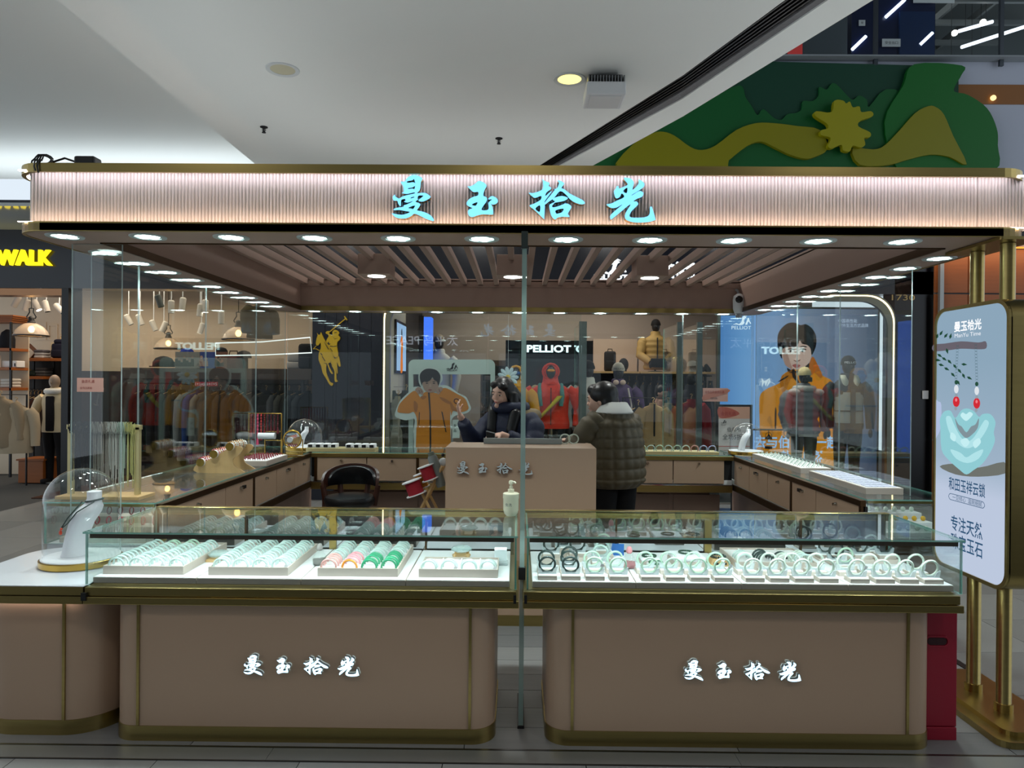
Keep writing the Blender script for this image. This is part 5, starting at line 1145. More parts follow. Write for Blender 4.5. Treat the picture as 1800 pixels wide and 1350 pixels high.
P_(sd_, YK, z2('926,335 934,335 938,358 926,362 918,357'), (164, 138, 122), 5); P_(sd_, YK, z2('912,384 928,378 944,384 928,391'), (130, 72, 66), 6)
# second small standee card leaning beside it
t = thing('promotion_card', 'small pale promotion card standing right of the cardboard cut-out', 'card', (W(803, 750, 8.5).x, 8.5, 0))
MB().prism([rrect(795, 808, 738, 770, 1, 2)], pxf(8.5), 0, .01).build('card', mat('card_pale', 0), t, True); PT(t, 8.5, '新', 800, 748, 5, 5, (40, 60, 50), 2); PT(t, 8.5, '品', 800, 757, 5, 5, (40, 60, 50), 2)
MB().box(W(801, 0, 8.5).x - .01, W(801, 0, 8.5).x + .01, 8.515, 8.53, 0, W(801, 768, 8.5).z).box(W(795, 0, 8.5).x, W(808, 0, 8.5).x, 8.45, 8.6, 0, .01).build('stand', M['steel'], t, True)

# ================================================================ clothing shop at left
def pendant(px, py, D, label):
    p = W(px, py, D); s = .25; t = thing('pendant_lamp', label, 'lamp', p)
    MB().lathe([(.245, 0), (.24, .02), (.215, .08), (.165, .14), (.10, .185), (.05, .2)], seg=32, cap=False).build('glass_shade', semi('shade_glass', (206, 190, 172), .75, .2), t, smooth=50)
    MB().lathe([(.242, -.012), (.252, -.008), (.252, .008), (.242, .012)], seg=32, cap=False).build('shade_rim', M['black'], t, smooth=40)
    MB().lathe([(.052, .195), (.06, .21), (.04, .25), (.045, .28), (.03, .30), (.012, .31)], seg=16).tube([(-.06, 0, .27), (-.075, 0, .30), (-.03, 0, .37), (-.035, 0, .43), (0, 0, .435), (.035, 0, .43), (.03, 0, .37), (.075, 0, .30), (.06, 0, .27)], .009, 6).build('iron_fitting', M['black'], t, smooth=50)
    MB().tube([(0, 0, .43), (0, 0, 3.3 - p.z)], .006, 6).build('hanging_rod', M['black'], t)
    MB().ball((0, 0, .10), .045, .045, .055, 12, 8).build('bulb', emis('warm_bulb', (255, 196, 110), 14), t, smooth=True)
pendant(55, 590, 11.2, 'domed glass pendant lamp at far left above the shelf wall')
pendant(419, 597, 11.2, 'domed glass pendant lamp beside the hanging olive coat')
pendant(296, 613, 13.0, 'smaller domed pendant lamp deep in the shop above the blue cap')
def spot(px, py, D, lab, ang=.4, rz=0, lit=1, c=(206, 200, 190)):
    p = W(px, py, D); t = thing('track_spot', lab, 'spotlight', (p.x, D, p.z), rz)
    R = Matrix.Rotation(ang, 3, 'Y'); mb = MB(); mb.X = R; mb.lathe([(.045, -.1), (.048, .08), (.03, .1)], seg=16, cap=False).build('can', mat('spot_can_%d' % c[0], c, .5), t, smooth=40)
    mb = MB(); mb.X = R; mb.lathe([(.042, -.098), (.042, -.09)], seg=14).build('lens', emis('spot_lens', (255, 248, 235), 7) if lit else M['dark'], t)
    MB().tube([(0, 0, .06), (0, .01, .16), (0, 0, 3.3 - p.z)], .008, 6).build('arm', M['white'], t)
for i, (u, v, a, li) in enumerate(((29, 530, .5, 1), (47, 536, .3, 0), (64, 536, -.5, 1), (81, 538, -.3, 0), (104, 542, -.8, 0))): spot(u, v, 11.9, ['leftmost track spotlight above the shelf wall', 'second track spotlight from left above the shelf wall', 'third track spotlight from left, lit, above the shelf wall', 'fourth track spotlight from left above the shelf wall', 'fifth track spotlight from left, tilted, by the door post'][i], a, 0, li)
for i, (u, v, a, li) in enumerate(((280, 529, -.3, 0), (301, 539, 0, 0), (321, 534, .1, 1), (352, 545, .1, 0), (361, 538, 0, 1), (389, 558, 0, 0), (226, 562, -.5, 0), (246, 562, -.4, 0), (270, 572, -.4, 0), (288, 574, .4, 0), (354, 577, .3, 1))):
    spot(u, v, 11.0 if v < 560 else 12.6, '%s spotlight on the shop ceiling behind the side glass sheets' % ['dark-capped front', 'white cylinder front', 'lit front', 'twin white front', 'brightly lit front', 'right-hand white front', 'rear leftmost', 'rear second', 'rear third', 'rear fourth', 'rear lit'][i], a, .3, li, (206, 200, 190) if i else (60, 70, 70))
mb = MB()
for k in range(5): mb.box(-7.5, xs0 - .1, 10.2 + k * .62, 10.34 + k * .62, 3.2, 3.3)
tag(mb.build('ceiling_beams', mat('shop_beam', (196, 184, 166), .8)), kind='structure').name = 'trim_11'
# panelled back wall frames
for i, (u0, u1) in enumerate(((24, 38), (62, 81), (84, 101))):
    a, b = W(u0, 562 + 4 * i, 13.39), W(u1, 598, 13.39)
    f_ = lambda u, v, d: Vector((u, 13.385 + d, v)); o_ = [(a.x, b.z), (b.x, b.z), (b.x, a.z), (a.x, a.z)]; q_ = [(a.x + .03, b.z + .03), (b.x - .03, b.z + .03), (b.x - .03, a.z - .03), (a.x + .03, a.z - .03)]
    MB().prism([o_, q_], f_, 0, .015).build('wall_panel_moulding', mat('shop_cream', 0), bpy.data.objects['wall_shop_back_left'])
# shelf wall
DS = 12.3
def brd(t, u0, u1, v, th=.05, dep=.42, D=DS, m='wood'):
    a, b = W(u0, v, D), W(u1, v, D); MB().box(a.x, b.x, D, D + dep, a.z - th, a.z, bev=.004).build('shelf_board', M[m], t, True); return a.z
sw = thing('shelf_wall', 'orange wood shelf wall with black uprights in the clothing shop at far left', 'shelf', (W(60, 650, DS).x, DS + .3, 0))
z1 = brd(sw, 22, 112, 629); z2_ = brd(sw, 10, 76, 661); 
MB().box(W(-40, 0, DS).x, W(112, 0, DS).x, DS + .42, DS + .46, 0, z1 - .05).build('back_panel', mat('shelf_back_dark', (50, 42, 36), .7), sw, True)
for u in (42, 78, 104): MB().box(W(u, 0, DS).x - .012, W(u, 0, DS).x + .012, DS + .3, DS + .33, 0, z1 - .05).build('upright', M['black'], sw, True)
MB().tube([(W(24, 0, DS).x, DS + .2, W(50, 685, DS).z), (W(112, 0, DS).x, DS + .2, W(50, 685, DS).z)], .012, 6).build('clothes_rail', M['black'], sw, True)
DT = 11.4
tw_ = thing('shelf_tower', 'corniced wooden shelf tower with black posts cut by the left picture edge', 'shelf', (W(0, 650, DT).x, DT + .2, 0))
zz = W(0, 566, DT).z; xa, xb = W(-80, 0, DT).x, W(24, 0, DT).x
MB().loft([(((xa + xb) / 2, DT + .2, zz + .13), 0, 0)] * 2, 4) if 0 else None
c_ = MB(); 
for k, (e_, h0, h1) in enumerate(((0, 0, .03), (.025, .03, .06), (.05, .06, .09), (.075, .09, .11))): c_.box(xa - e_, xb + e_, DT - e_, DT + .42, zz + h0, zz + h1)
c_.build('cornice', M['wood'], tw_, True)
for u in (-78, 22): MB().box(W(u, 0, DT).x - .015, W(u, 0, DT).x + .015, DT, DT + .03, 0, zz).build('post', M['black'], tw_, True)
tz = [brd(tw_, -78, 20, v, .045, .4, DT) for v in (611, 645, 681)]
MB().box(xa, xb, DT + .4, DT + .42, 0, zz).build('back_panel', mat('tower_back', (206, 190, 166), .7), tw_, True)
def stack(u, zb, D, wd, n_, cols, lab, dep=.22):
    p = W(u, 600, D); z = zb
    for k in range(n_):
        o = MB().box(p.x - wd / 2 + random.uniform(-.008, .008), p.x + wd / 2, D + .08, D + .08 + dep, z + .001, z + .05, bev=.018).build('folded_garment', fab(cols[k % len(cols)]), smooth=50)
        tag(o, '%s, %s' % (lab, ['lowest of its stack', 'second from the bottom', 'third from the bottom', 'on top of three'][k]), 'clothes', lab); z += .05
stack(62, z1, DS, .16, 3, [(196, 192, 190), (170, 168, 170), (90, 86, 92)], 'pale folded shirts on the top shelf')
stack(65, z2_, DS, .18, 3, [(72, 72, 74), (84, 84, 86), (66, 64, 66)], 'grey folded sweaters on the second shelf')
stack(5, tz[2], DT, .20, 3, [(206, 200, 190)], 'cream folded sweaters in the tower')
p = W(93, 629, DS); t = thing('backpack', 'navy backpack with hanging hook on the top wood shelf', 'backpack', (p.x, DS + .2, z1))
MB().box(-.12, .12, -.09, .09, 0, .27, bev=.045).box(-.085, .085, -.08, .07, .25, .34, bev=.04).build('bag_body', fab((24, 24, 44)), t, smooth=50); MB().box(-.1, .1, -.12, -.07, .02, .15, bev=.02).build('front_pocket', fab((20, 20, 38)), t, smooth=50)
MB().tube([(0, 0, .33), (0, 0, .38), (.03, 0, .41), (0, 0, .43)], .007, 6).build('hook', M['lwood'], t)
p = W(75, 629, DS); t = thing('slogan_board', 'cream lettered board leaning behind the navy backpack', 'board', (p.x, DS + .36, z1))
MB().box(-.10, .38, 0, .02, 0, .30).build('board', mat('board_cream', (224, 204, 170), .7), t); mb = MB(); put_text(mb, 'GENTLE', front(-.002), 0, h=.075, cx=.13, cy=.16); mb.build('lettering', M['black'], t, recalc=False)
p = W(38, 618, DS); t = thing('cassette_case', 'white and brown box case leaning tilted on the top wood shelf', 'case', (p.x, DS + .15, z1))
MB().box(-.13, .13, 0, .14, .05, .20, Matrix.Rotation(.75, 3, 'Y'), bev=.01).build('case_body', mat('case_brown', (90, 52, 34), .5), t); MB().box(-.115, .115, -.006, 0, .06, .19, Matrix.Rotation(.75, 3, 'Y')).build('case_face', mat('case_white', (220, 210, 194), .5), t); MB().box(-.04, .04, -.009, -.005, .10, .15, Matrix.Rotation(.75, 3, 'Y')).build('case_label', M['black'], t)
p = W(22, 629, DS - .6); t = thing('radio_box', 'white box with black end on the shelf beside the black post', 'box', (W(12, 645, DT).x, DT + .1, tz[1]))
MB().box(-.16, .09, 0, .2, 0, .11, bev=.012).build('box_body', M['white'], t); MB().box(.05, .07, -.004, 0, .02, .07).build('vent', M['black'], t)
t = thing('gift_box', 'pale lettered gift box on the lower tower shelf', 'box', (W(3, 681, DT).x, DT + .06, tz[1] - .0))
t.location = (W(-14, 645, DT).x, DT + .04, tz[1]); MB().box(-.1, .08, 0, .05, 0, .2).build('box_body', mat('gift_pale', (222, 210, 200), .6), t); mb = MB(); put_text(mb, 'MAISON', front(-.002), 0, h=.014, cy=.11); mb.build('lettering', M['black'], t, recalc=False)
t = thing('backpack', 'black rounded backpack on the upper tower shelf at the picture edge', 'backpack', (W(1, 611, DT).x, DT + .15, tz[0])); MB().loft([((0, 0, 0), .12, .08), ((0, 0, .15), .125, .085), ((0, 0, .26), .09, .06), ((0, 0, .31), .02, .02)], 14).build('bag_body', fab((18, 18, 24)), t, smooth=60)
cap('cap', 'dark green cap on the second wood shelf beside the grey sweaters', (W(49, 655, DS).x, DS + .15, z2_ + .02), .085, (30, 40, 34))
p = W(30, 655, DS); t = thing('handbag', 'tan and olive handbag on the second wood shelf', 'handbag', (W(33, 661, DS).x, DS + .15, z2_)); MB().loft([((0, 0, 0), .14, .06), ((0, 0, .08), .13, .055), ((0, 0, .13), .10, .03)], 12).build('bag_body', fab((120, 96, 40)), t, smooth=60); MB().tube([(-.08, 0, .12), (-.05, 0, .2), (.02, 0, .22), (.07, 0, .12)], .008, 6).build('strap', fab((160, 110, 60)), t)
hz_ = W(50, 685, DS).z - .115
for i in range(9):
    u = 28 + i * 6.5; p = W(u, 690, DS + .2); c = [(44, 38, 34), (60, 44, 40), (30, 30, 34), (72, 66, 70), (90, 88, 92), (40, 40, 46), (52, 54, 60), (60, 34, 26), (40, 28, 24)][i]
    garment('hanging_garment', 'dark sweater hanging under the second wood shelf, %s from the black post' % ['first', 'second', 'third', 'fourth', 'fifth', 'sixth', 'seventh', 'eighth', 'ninth'][i], (p.x, DS + .2, hz_), .42, .72, .07, 1.15, c, group='sweaters under the wood shelf')
for i, (u, v, c) in enumerate(((1, 700, (170, 152, 126)), (20, 712, (196, 178, 150)))):
    p = W(u, v, 10.4); garment('display_jacket', ['beige jacket on the front rack cut by the left picture edge', 'cream jacket on the front rack beside the cut-off beige one'][i], (p.x, 10.4 + .1 * i, p.z), .42, .72, .16, .5, c, 'jacket')
t = thing('clothes_rack', 'low black rack carrying two beige jackets at the left picture edge', 'rack', (W(5, 700, 10.4).x, 10.55, 0)); zq = W(5, 694, 10.4).z
MB().tube([(-.4, 0, 0), (-.4, 0, zq), (.25, 0, zq), (.25, 0, 0)], .014, 8).build('frame', M['black'], t, smooth=40)
p = W(93, 664, 10.9); t, p, sc = mqp(97, 655, 10.9, 0, 'headless-looking mannequin in a cream open jacket beside the door post', jack=(214, 196, 160), pants=(24, 22, 22), arms=((.34, -.02, 1.15), (.33, -.06, .86)), puff=0, skin=(150, 130, 112))
MB().box(-.07 * sc, .07 * sc, -.15 * sc, -.10 * sc, .86 * sc, 1.44 * sc, bev=.02).build('black_shirt', fab((18, 16, 18)), t, smooth=40); MB().torus((0, -.01, 1.52 * sc), .11 * sc, .05 * sc, 'z', 18, 8).build('fur_collar', fab((230, 226, 216)), t, smooth=True)
t = thing('wood_plinth', 'low brown wood plinth on the shop floor at left', 'plinth', (W(40, 810, 10.9).x, 11, 0)); a, b = W(24, 782, 10.7), W(68, 812, 10.7)
MB().box(a.x - t.location.x, b.x - t.location.x, -.2, .2, 0, .34, bev=.006).build('plinth_body', M['wood'], t); MB().box(a.x - t.location.x - .02, b.x - t.location.x + .02, -.22, .22, .34, .365).build('plinth_top', M['wood'], t)
# shop window side: brown beam, caps, pictures, clothes below
DB = 11.6
bm_ = thing('display_beam', 'long dark brown display shelf across the shop behind the side glass sheets', 'shelf', (W(380, 650, DB).x, DB + .2, 0))
a, b = W(212, 646, DB), W(547, 668, DB); MB().box(a.x, b.x, DB, DB + .5, b.z, a.z, bev=.005).build('beam', mat('beam_brown', (70, 56, 44), .5), bm_, True)
for u in (230, 330, 430, 530): MB().box(W(u, 0, DB).x - .02, W(u, 0, DB).x + .02, DB + .2, DB + .24, 0, b.z).build('leg', M['black'], bm_, True)
MB().tube([(a.x, DB + .22, b.z - .08), (b.x, DB + .22, b.z - .08)], .012, 6).build('clothes_rail', M['black'], bm_, True)
tag(MB().box(W(262, 0, 12.4).x, W(547, 0, 12.4).x, 12.35, 12.4, 0, b.z).build('divider', mat('divider_dark', (26, 26, 32), .6)), kind='structure').name = 'trim_12'
zb = a.z
cap('cap', 'black and white striped cap on the brown display shelf at its left', (W(277, 640, DB).x, DB + .2, zb + .02), .17, (28, 26, 28))
cap('cap', 'royal blue cap above the picture cards on the brown shelf', (W(324, 617, DB + .2).x, DB + .3, W(324, 617, DB + .3).z - .07), .115, (18, 42, 130))
cap('cap', 'black cap above the white lit frame on the brown shelf', (W(385, 612, DB + .2).x, DB + .3, W(385, 614, DB + .3).z - .07), .10, (18, 18, 22))
cap('cap', 'black cap over a red bag near the pendant lamp', (W(425, 618, DB + .2).x, DB + .3, W(425, 622, DB + .3).z - .07), .12, (24, 22, 24))
for i, (u, vv) in enumerate(((324, 617), (385, 614), (425, 622))):
    p = W(u, vv, DB + .3); tag(MB().box(p.x - .08, p.x + .08, DB + .22, DB + .38, zb, p.z - .075, bev=.006).build('cap_stand', mat('stand_dark', (40, 34, 32), .5)), ['dark block under the royal blue cap', 'dark block under the black cap by the lit frame', 'dark block under the black cap near the pendant lamp'][i], 'stand')
for i, (u0, u1, c, pic) in enumerate(((304, 347, (122, 122, 116), 0), (348, 374, (40, 60, 130), 1), (376, 396, (110, 66, 40), 2))):
    a, b = W(u0, 618, DB), W(u1, 645, DB); t = thing('picture_card', ['grey picture card of a group on the brown shelf', 'blue picture card of two faces on the brown shelf', 'brown picture card at the right on the brown shelf'][i], 'picture', ((a.x + b.x) / 2, DB + .08, zb))
    MB().box(a.x, b.x, DB + .08, DB + .1, zb, a.z).build('card', mat('card_%d' % i, c, .6), t, True)
    Y = DB + .079
    for k in range([7, 2, 3][i]):
        u = u0 + 6 + k * ((u1 - u0 - 10) / [7, 2, 3][i]); v = 628 + (k % 3) * 3; col = [(60, 60, 58), (150, 120, 106), (60, 34, 24)][i]
        P_(t, Y, ell(u, v, 1.8 + i, 2.2 + i), [(150, 130, 116), (170, 136, 120), (150, 100, 70)][i], 2, 0, 1); P_(t, Y, [(u - 3 - i, 644), (u - 2.5 - i, v + 3), (u + 2.5 + i, v + 3), (u + 3 + i, 644)], col, 1, 0, 0)
t = thing('neon_outline', 'thin white rectangular neon frame hanging above the brown shelf', 'neon frame', (W(465, 600, 11.3).x, 11.3, W(465, 620, 11.3).z))
q = [W(u, v, 11.3) for u, v in ((379, 603), (460, 601), (545, 593), (548, 620), (460, 624), (379, 625))]; MB().tube(q, .009, 6, close=True).build('neon_tube', emis('neon_white', (235, 245, 240), 1.0), t, True)
MB().tube([q[1], (q[1].x, 11.3, 3.3)], .002, 4).tube([q[2], (q[2].x, 11.3, 3.3)], .002, 4).build('wire', M['white'], t, True)
p = W(457, 535, 10.8); garment('hanging_coat', 'large dark olive coat hanging high in the shop beside the pendant lamp', (p.x, 10.8, p.z), .42, .52, .22, 1.0, (62, 58, 42), 'coat')
t2 = tag(MB().tube([(p.x, 10.8, p.z + .11), (p.x, 10.8, 3.3)], .004, 4).build('coat_wire', M['black']), 'thin wire holding the dark olive coat', 'wire')
t = thing('clothes_bag', 'plastic wrapped pale goods stacked on the brown shelf at right', 'bag', (W(512, 640, DB).x, DB + .2, zb)); MB().box(-.12, .12, -.1, .1, 0, .12, bev=.03).box(-.11, .11, -.09, .09, .12, .26, bev=.03).build('wrap', fab((150, 146, 142)), t, smooth=50)
t = thing('backpack', 'black backpack on the brown shelf next to the navy pillar', 'backpack', (W(536, 640, DB).x, DB + .15, zb)); MB().box(-.14, .11, -.1, .1, 0, .42, bev=.05).build('bag_body', fab((14, 14, 18)), t, smooth=50); MB().box(-.11, .08, -.13, -.08, .03, .2, bev=.02).build('front_pocket', fab((20, 24, 32)), t, smooth=50)
t = thing('red_handbag', 'red and brown handbag on the brown shelf under the pendant lamp', 'handbag', (W(404, 640, DB).x, DB + .15, zb)); MB().loft([((0, 0, 0), .16, .08), ((0, 0, .14), .15, .075), ((0, 0, .22), .11, .04)], 14).build('bag_body', fab((84, 36, 24)), t, smooth=60); MB().tube([(-.08, 0, .2), (-.06, 0, .29), (.06, 0, .29), (.08, 0, .2)], .01, 6).build('strap', fab((60, 30, 20)), t)
cols = [(22, 22, 26), (26, 26, 30), (30, 32, 36), (20, 20, 24), (28, 28, 30), (120, 128, 128), (26, 60, 118), (104, 112, 110), (44, 46, 42), (40, 42, 40), (30, 30, 32), (22, 24, 28), (26, 28, 32), (60, 62, 60), (66, 72, 76), (78, 82, 80), (40, 52, 56), (34, 44, 50)]
us2 = [256, 272, 288, 302, 318, 338, 352, 366, 388, 402, 418, 434, 450, 468, 492, 508, 526, 540]
nm_ = ['black', 'black', 'charcoal', 'black', 'black', 'pale grey', 'royal blue', 'light grey', 'quilted olive', 'quilted dark', 'black', 'black', 'black', 'grey', 'mid grey', 'grey green', 'teal grey', 'dark teal']
ordn = ['leftmost', 'second', 'third', 'fourth', 'fifth', 'sixth', 'seventh', 'eighth', 'ninth', 'tenth', 'eleventh', 'twelfth', 'thirteenth', 'fourteenth', 'fifteenth', 'sixteenth', 'seventeenth', 'rightmost']
zr_ = W(380, 668, DB).z - .08 - .115
for i, u in enumerate(us2):
    p = W(u, 680, DB + .22); garment('hanging_coat', '%s coat on the long dark rack, %s of the row' % (nm_[i], ordn[i]), (p.x, DB + .22, zr_), .5, random.uniform(1.0, 1.25), .11, 1.0 + random.uniform(-.25, .25), cols[i], 'coat', 'coats on the long dark rack')
for i, (u, lab) in enumerate(((352, 'red sale tag left of the blue coat'), (373, 'red sale tag right of the blue coat'))):
    a = W(u, 675, DB - .02); t = tag(MB().box(a.x - .09, a.x + .09, DB - .02, DB - .015, a.z - .035, a.z + .035).build('sale_tag', mat('tag_red', (180, 20, 50), .5)), lab, 'tag'); mb = MB(); put_text(mb, '1+1=5', front(DB - .022), 0, h=.045, cx=a.x, cy=a.z); mb.build('lettering', M['white'], t, recalc=False)
# ================================================================ things on and in the kiosk
wpl = mat('plinth_white', (236, 238, 240), .5); ridge = mat('tray_ridge_white', (240, 238, 236), .6)
ORD = ['first', 'second', 'third', 'fourth', 'fifth', 'sixth', 'seventh', 'eighth', 'ninth', 'tenth', 'eleventh', 'twelfth', 'thirteenth', 'fourteenth', 'fifteenth', 'sixteenth']
JADE = dict(icy=semi('jade_icy', (206, 230, 224), .58), pale=semi('jade_pale_green', (186, 218, 194), .7), pink=semi('jade_pink', (244, 168, 176), .75), rose=semi('jade_dusty_pink', (226, 172, 166), .75), orange=semi('jade_orange', (232, 150, 30), .8),
            green=semi('jade_green', (42, 158, 112), .78), dark=semi('jade_dark', (38, 58, 54), .9), white=semi('jade_white', (212, 226, 212), .78), lav=semi('jade_lavender', (186, 196, 232), .8))
NMJ = dict(icy='icy white', pale='pale green', pink='pink', rose='dusty pink', orange='orange', green='green', dark='dark green', white='milky white', lav='pale lavender')
_bp = {}
def bangle(kind, p, label, tilt=.12, rz=0, group=None, scale=1, tagd=False):
    key = (kind, tagd)
    if key not in _bp:
        o = MB().torus((0, 0, 0), .0335, .0050, 'y', 26, 8).build('jade_bangle', JADE[kind], smooth=True)
        if tagd: MB().box(.026, .040, -.012, -.011, -.004, .012, Matrix.Rotation(.5, 3, 'Y')).build('price_tag', M['white'], o)
        _bp[key] = o
    else: o = copy_tree(_bp[key])
    o.location = p; o.rotation_euler = (tilt, 0, rz); o.scale = (scale,) * 3
    return tag(o, label, 'bangle', group)
def tray(px0_, px1_, y0, y1, z, label, cols, h=.038, name='bangle_tray'):
    x0, x1 = W(px0_, 1015, y0).x, W(px1_, 1015, y0).x
    t = thing(name, label, 'tray', ((x0 + x1) / 2, (y0 + y1) / 2, z)); hx, hy = (x1 - x0) / 2, (y1 - y0) / 2; e = .006
    MB().box(-hx, hx, -hy, -hy + e, 0, h).box(-hx, hx, hy - e, hy, 0, h).box(-hx, -hx + e, -hy + e, hy - e, 0, h).box(hx - e, hx, -hy + e, hy - e, 0, h).build('tray_rim', M['beige'], t)
    mb = MB().box(-hx + e, hx - e, -hy + e, hy - e, .001, h - .014); mb.build('tray_lining', ridge, t)
    mb = MB(); n = int((y1 - y0 - .02) / .012)
    for k in range(n): mb.box(-hx + e, hx - e, -hy + .01 + k * .012, -hy + .016 + k * .012, h - .014, h - .006)
    for k in range(1, cols): x = -hx + 2 * hx * k / cols; mb.box(x - .003, x + .003, -hy + e, hy - e, h - .014, h - .003)
    tag(mb.build('ridges', ridge, t), kind='stuff')
    return t, x0, x1
def plinths(edges, lab):
    for i in range(len(edges) - 1):
        x0, x1 = W(edges[i], 1028, 3.17).x + .0015, W(edges[i + 1], 1028, 3.17).x - .0015
        mb = MB().box(x0, x1, 3.17, 3.735, .6855, .7095); mb.mi = 1; mb.box(x0 + .002, x1 - .002, 3.172, 3.733, .7095, .712)
        tag(mb.build('display_plinth', [M['beige'], wpl]), lab[i], 'plinth')
plinths([163, 345, 529, 713, 896], ['white topped plinth under the leftmost bangle tray', 'white topped plinth under the second bangle tray', 'white topped plinth under the pink and green bangle tray', 'white topped plinth under the small half-filled tray'])
plinths([935, 1118, 1304, 1491, 1677], ['white topped plinth under the two dark front bangles', 'white topped plinth under the white cushion with the bead bracelet', 'white topped plinth under the mixed dark and white tray', 'white topped plinth at the right end of the right case'])
ZP = .712
def fill(t3, y0, y1, cols, rows, kind, tl, pitch=None):
    t, x0, x1 = t3; pitch = pitch or (y1 - y0 - .06) / max(1, rows - 1)
    for c in range(cols):
        x = x0 + (x1 - x0) * (c + .5) / cols
        for r in range(rows):
            k = kind(c, r)
            if not k: continue
            bangle(k, (x + random.uniform(-.003, .003), y0 + .03 + r * pitch, ZP + .036 + random.uniform(-.002, .002)), '%s jade bangle, %s from the front in column %s of the %s' % (NMJ[k], ORD[r], ['one', 'two', 'three', 'four'][c], tl), .1 + random.uniform(-.05, .05), random.uniform(-.08, .08), 'bangles in the ' + tl, 1, random.random() < .22)
ta = tray(181, 322, 3.215, 3.70, ZP, 'cream ridged tray full of icy bangles at the left end of the left case', 4); fill(ta, 3.215, 3.70, 4, 12, lambda c, r: 'pale' if r > 9 and c in (1, 2) else 'icy', 'leftmost tray', .0335)
tb = tray(366, 506, 3.215, 3.70, ZP, 'cream ridged tray full of icy bangles, second from left', 4); fill(tb, 3.215, 3.70, 4, 13, lambda c, r: 'icy', 'second tray', .0345)
def k3(c, r):
    if c == 0: return 'rose' if r < 4 else 'icy'
    if c == 1: return 'orange' if r == 0 else ('pink' if r < 5 else 'icy')
    if c == 2: return 'green' if r < 5 else 'icy'
    return 'green' if r < 6 else 'icy'
tc_ = tray(558, 699, 3.215, 3.70, ZP, 'cream ridged tray with pink, orange and green bangles in front', 4); fill(tc_, 3.215, 3.70, 4, 12, k3, 'coloured tray', .036)
td = tray(736, 875, 3.215, 3.44, ZP, 'short cream ridged tray with only eight icy bangles', 4); fill(td, 3.215, 3.44, 4, 2, lambda c, r: 'icy', 'short tray', .03)
te = tray(1296, 1436, 3.40, 3.70, ZP, 'cream tray of mixed dark and white bangles in the middle of the right case', 4)
fill(te, 3.40, 3.70, 4, 6, lambda c, r: [['icy', 'white', 'icy', 'icy', None, None], ['dark', 'dark', 'dark', 'dark', None, None], ['white', 'white', 'dark', None, None, None], ['icy', 'icy', 'white', 'white', None, None]][c][r], 'mixed tray', .03)
# stands with single bangles in the right case
_st = []
acry = semi('acrylic', (214, 228, 230), .45, .05)
def bstand(x, y, z, label):
    if not _st:
        t = thing('bangle_stand', '', 'stand')
        MB().box(-.043, .043, -.035, .035, 0, .020, bev=.002).build('block', M['beige'], t); MB().box(-.040, .040, -.032, .032, .020, .0215).build('top_pad', wpl, t)
        mb = MB()
        for s in (-1, 1): mb.prism([[(s * .014, .0215), (s * .040, .0215), (s * .046, .052), (s * .030, .046), (s * .022, .030)]], front(-.006), 0, .016)
        mb.box(-.02, .02, -.004, .008, .0215, .03); mb.build('acrylic_cradle', acry, t); _st.append(t); o = t
    else: o = copy_tree(_st[0])
    o.location = (x, y, z); o['label'] = label; o['group'] = 'bangle stands in the right case'; return o
fr_px = [962, 1003, 1045, 1087, 1142, 1185, 1228, 1270, 1324, 1367, 1410, 1453, 1507, 1551, 1593, 1636]
fk = ['dark', 'dark', 'pale', 'pale', 'pale', 'pale', 'pale', 'pale'] + ['white'] * 8
for row in range(2):
    for i, u in enumerate(fr_px):
        x = W(u, 1020, 3.215).x; y = 3.222 + row * .115; k = fk[i]
        bstand(x, y, ZP, 'beige block stand with clear cradle, %s from the left in the %s row' % (ORD[i], ['front', 'second'][row]))
        bangle(k, (x, y, ZP + .063), '%s bangle upright on a stand, %s from the left in the %s row' % (NMJ[k], ORD[i], ['front', 'second'][row]), .16, random.uniform(-.15, .15), 'upright bangles in the right case', 1.06, i % 5 == 2)
rb = [(969, 3.50, 'dark', .03, 0), (1001, 3.42, 'dark', 0, 0), (1015, 3.56, 'dark', .02, 0), (990, 3.63, 'dark', .03, 0), (1055, 3.46, 'icy', 0, 0), (1058, 3.54, 'icy', 0, 0), (1060, 3.62, 'pale', .02, 0), (1452, 3.62, 'dark', .01, 0), (1470, 3.54, 'dark', 0, 0), (1486, 3.45, 'pale', 0, 0), (1513, 3.58, 'dark', .02, 0), (1555, 3.58, 'dark', .02, 0), (1530, 3.66, 'icy', .02, 0)]
wrd = ['left of the dark cluster', 'front of the dark cluster', 'right of the dark cluster', 'back of the dark cluster', 'front of the clear trio', 'middle of the clear trio', 'back of the clear trio', 'left of the right-hand cluster', 'between the dark and the green one at right', 'green front of the right-hand cluster', 'centre of the right-hand blocks', 'right end of the right-hand blocks', 'back of the right-hand blocks']
for (u, y, k, dz, _), w_ in zip(rb, wrd):
    x = W(u, 960, y).x
    if dz: tag(MB().box(x - .05, x + .05, y - .04, y + .04, ZP, ZP + dz, bev=.002).build('riser_block', M['cream']), 'cream riser block under the %s bangle, %s' % (NMJ[k], w_), 'riser')
    bstand(x, y, ZP + dz, 'block stand with clear cradle, %s' % w_)
    bangle(k, (x, y, ZP + dz + .063), '%s bangle standing at the rear, %s' % (NMJ[k], w_), .16, .1, 'rear bangles in the right case', 1.08)
def beads(R, r, n, m, name, label, cat, p, R2=None):
    mb = MB()
    for k in range(n):
        a = 2 * PI * k / n; mb.ball((R * math.cos(a), (R2 or R) * math.sin(a), r), r, seg=8, n=5)
    o = mb.build(name, m, smooth=True); o.location = p; return tag(o, label, cat)
bdg = mat('bead_green_dark', (44, 74, 56), .2)
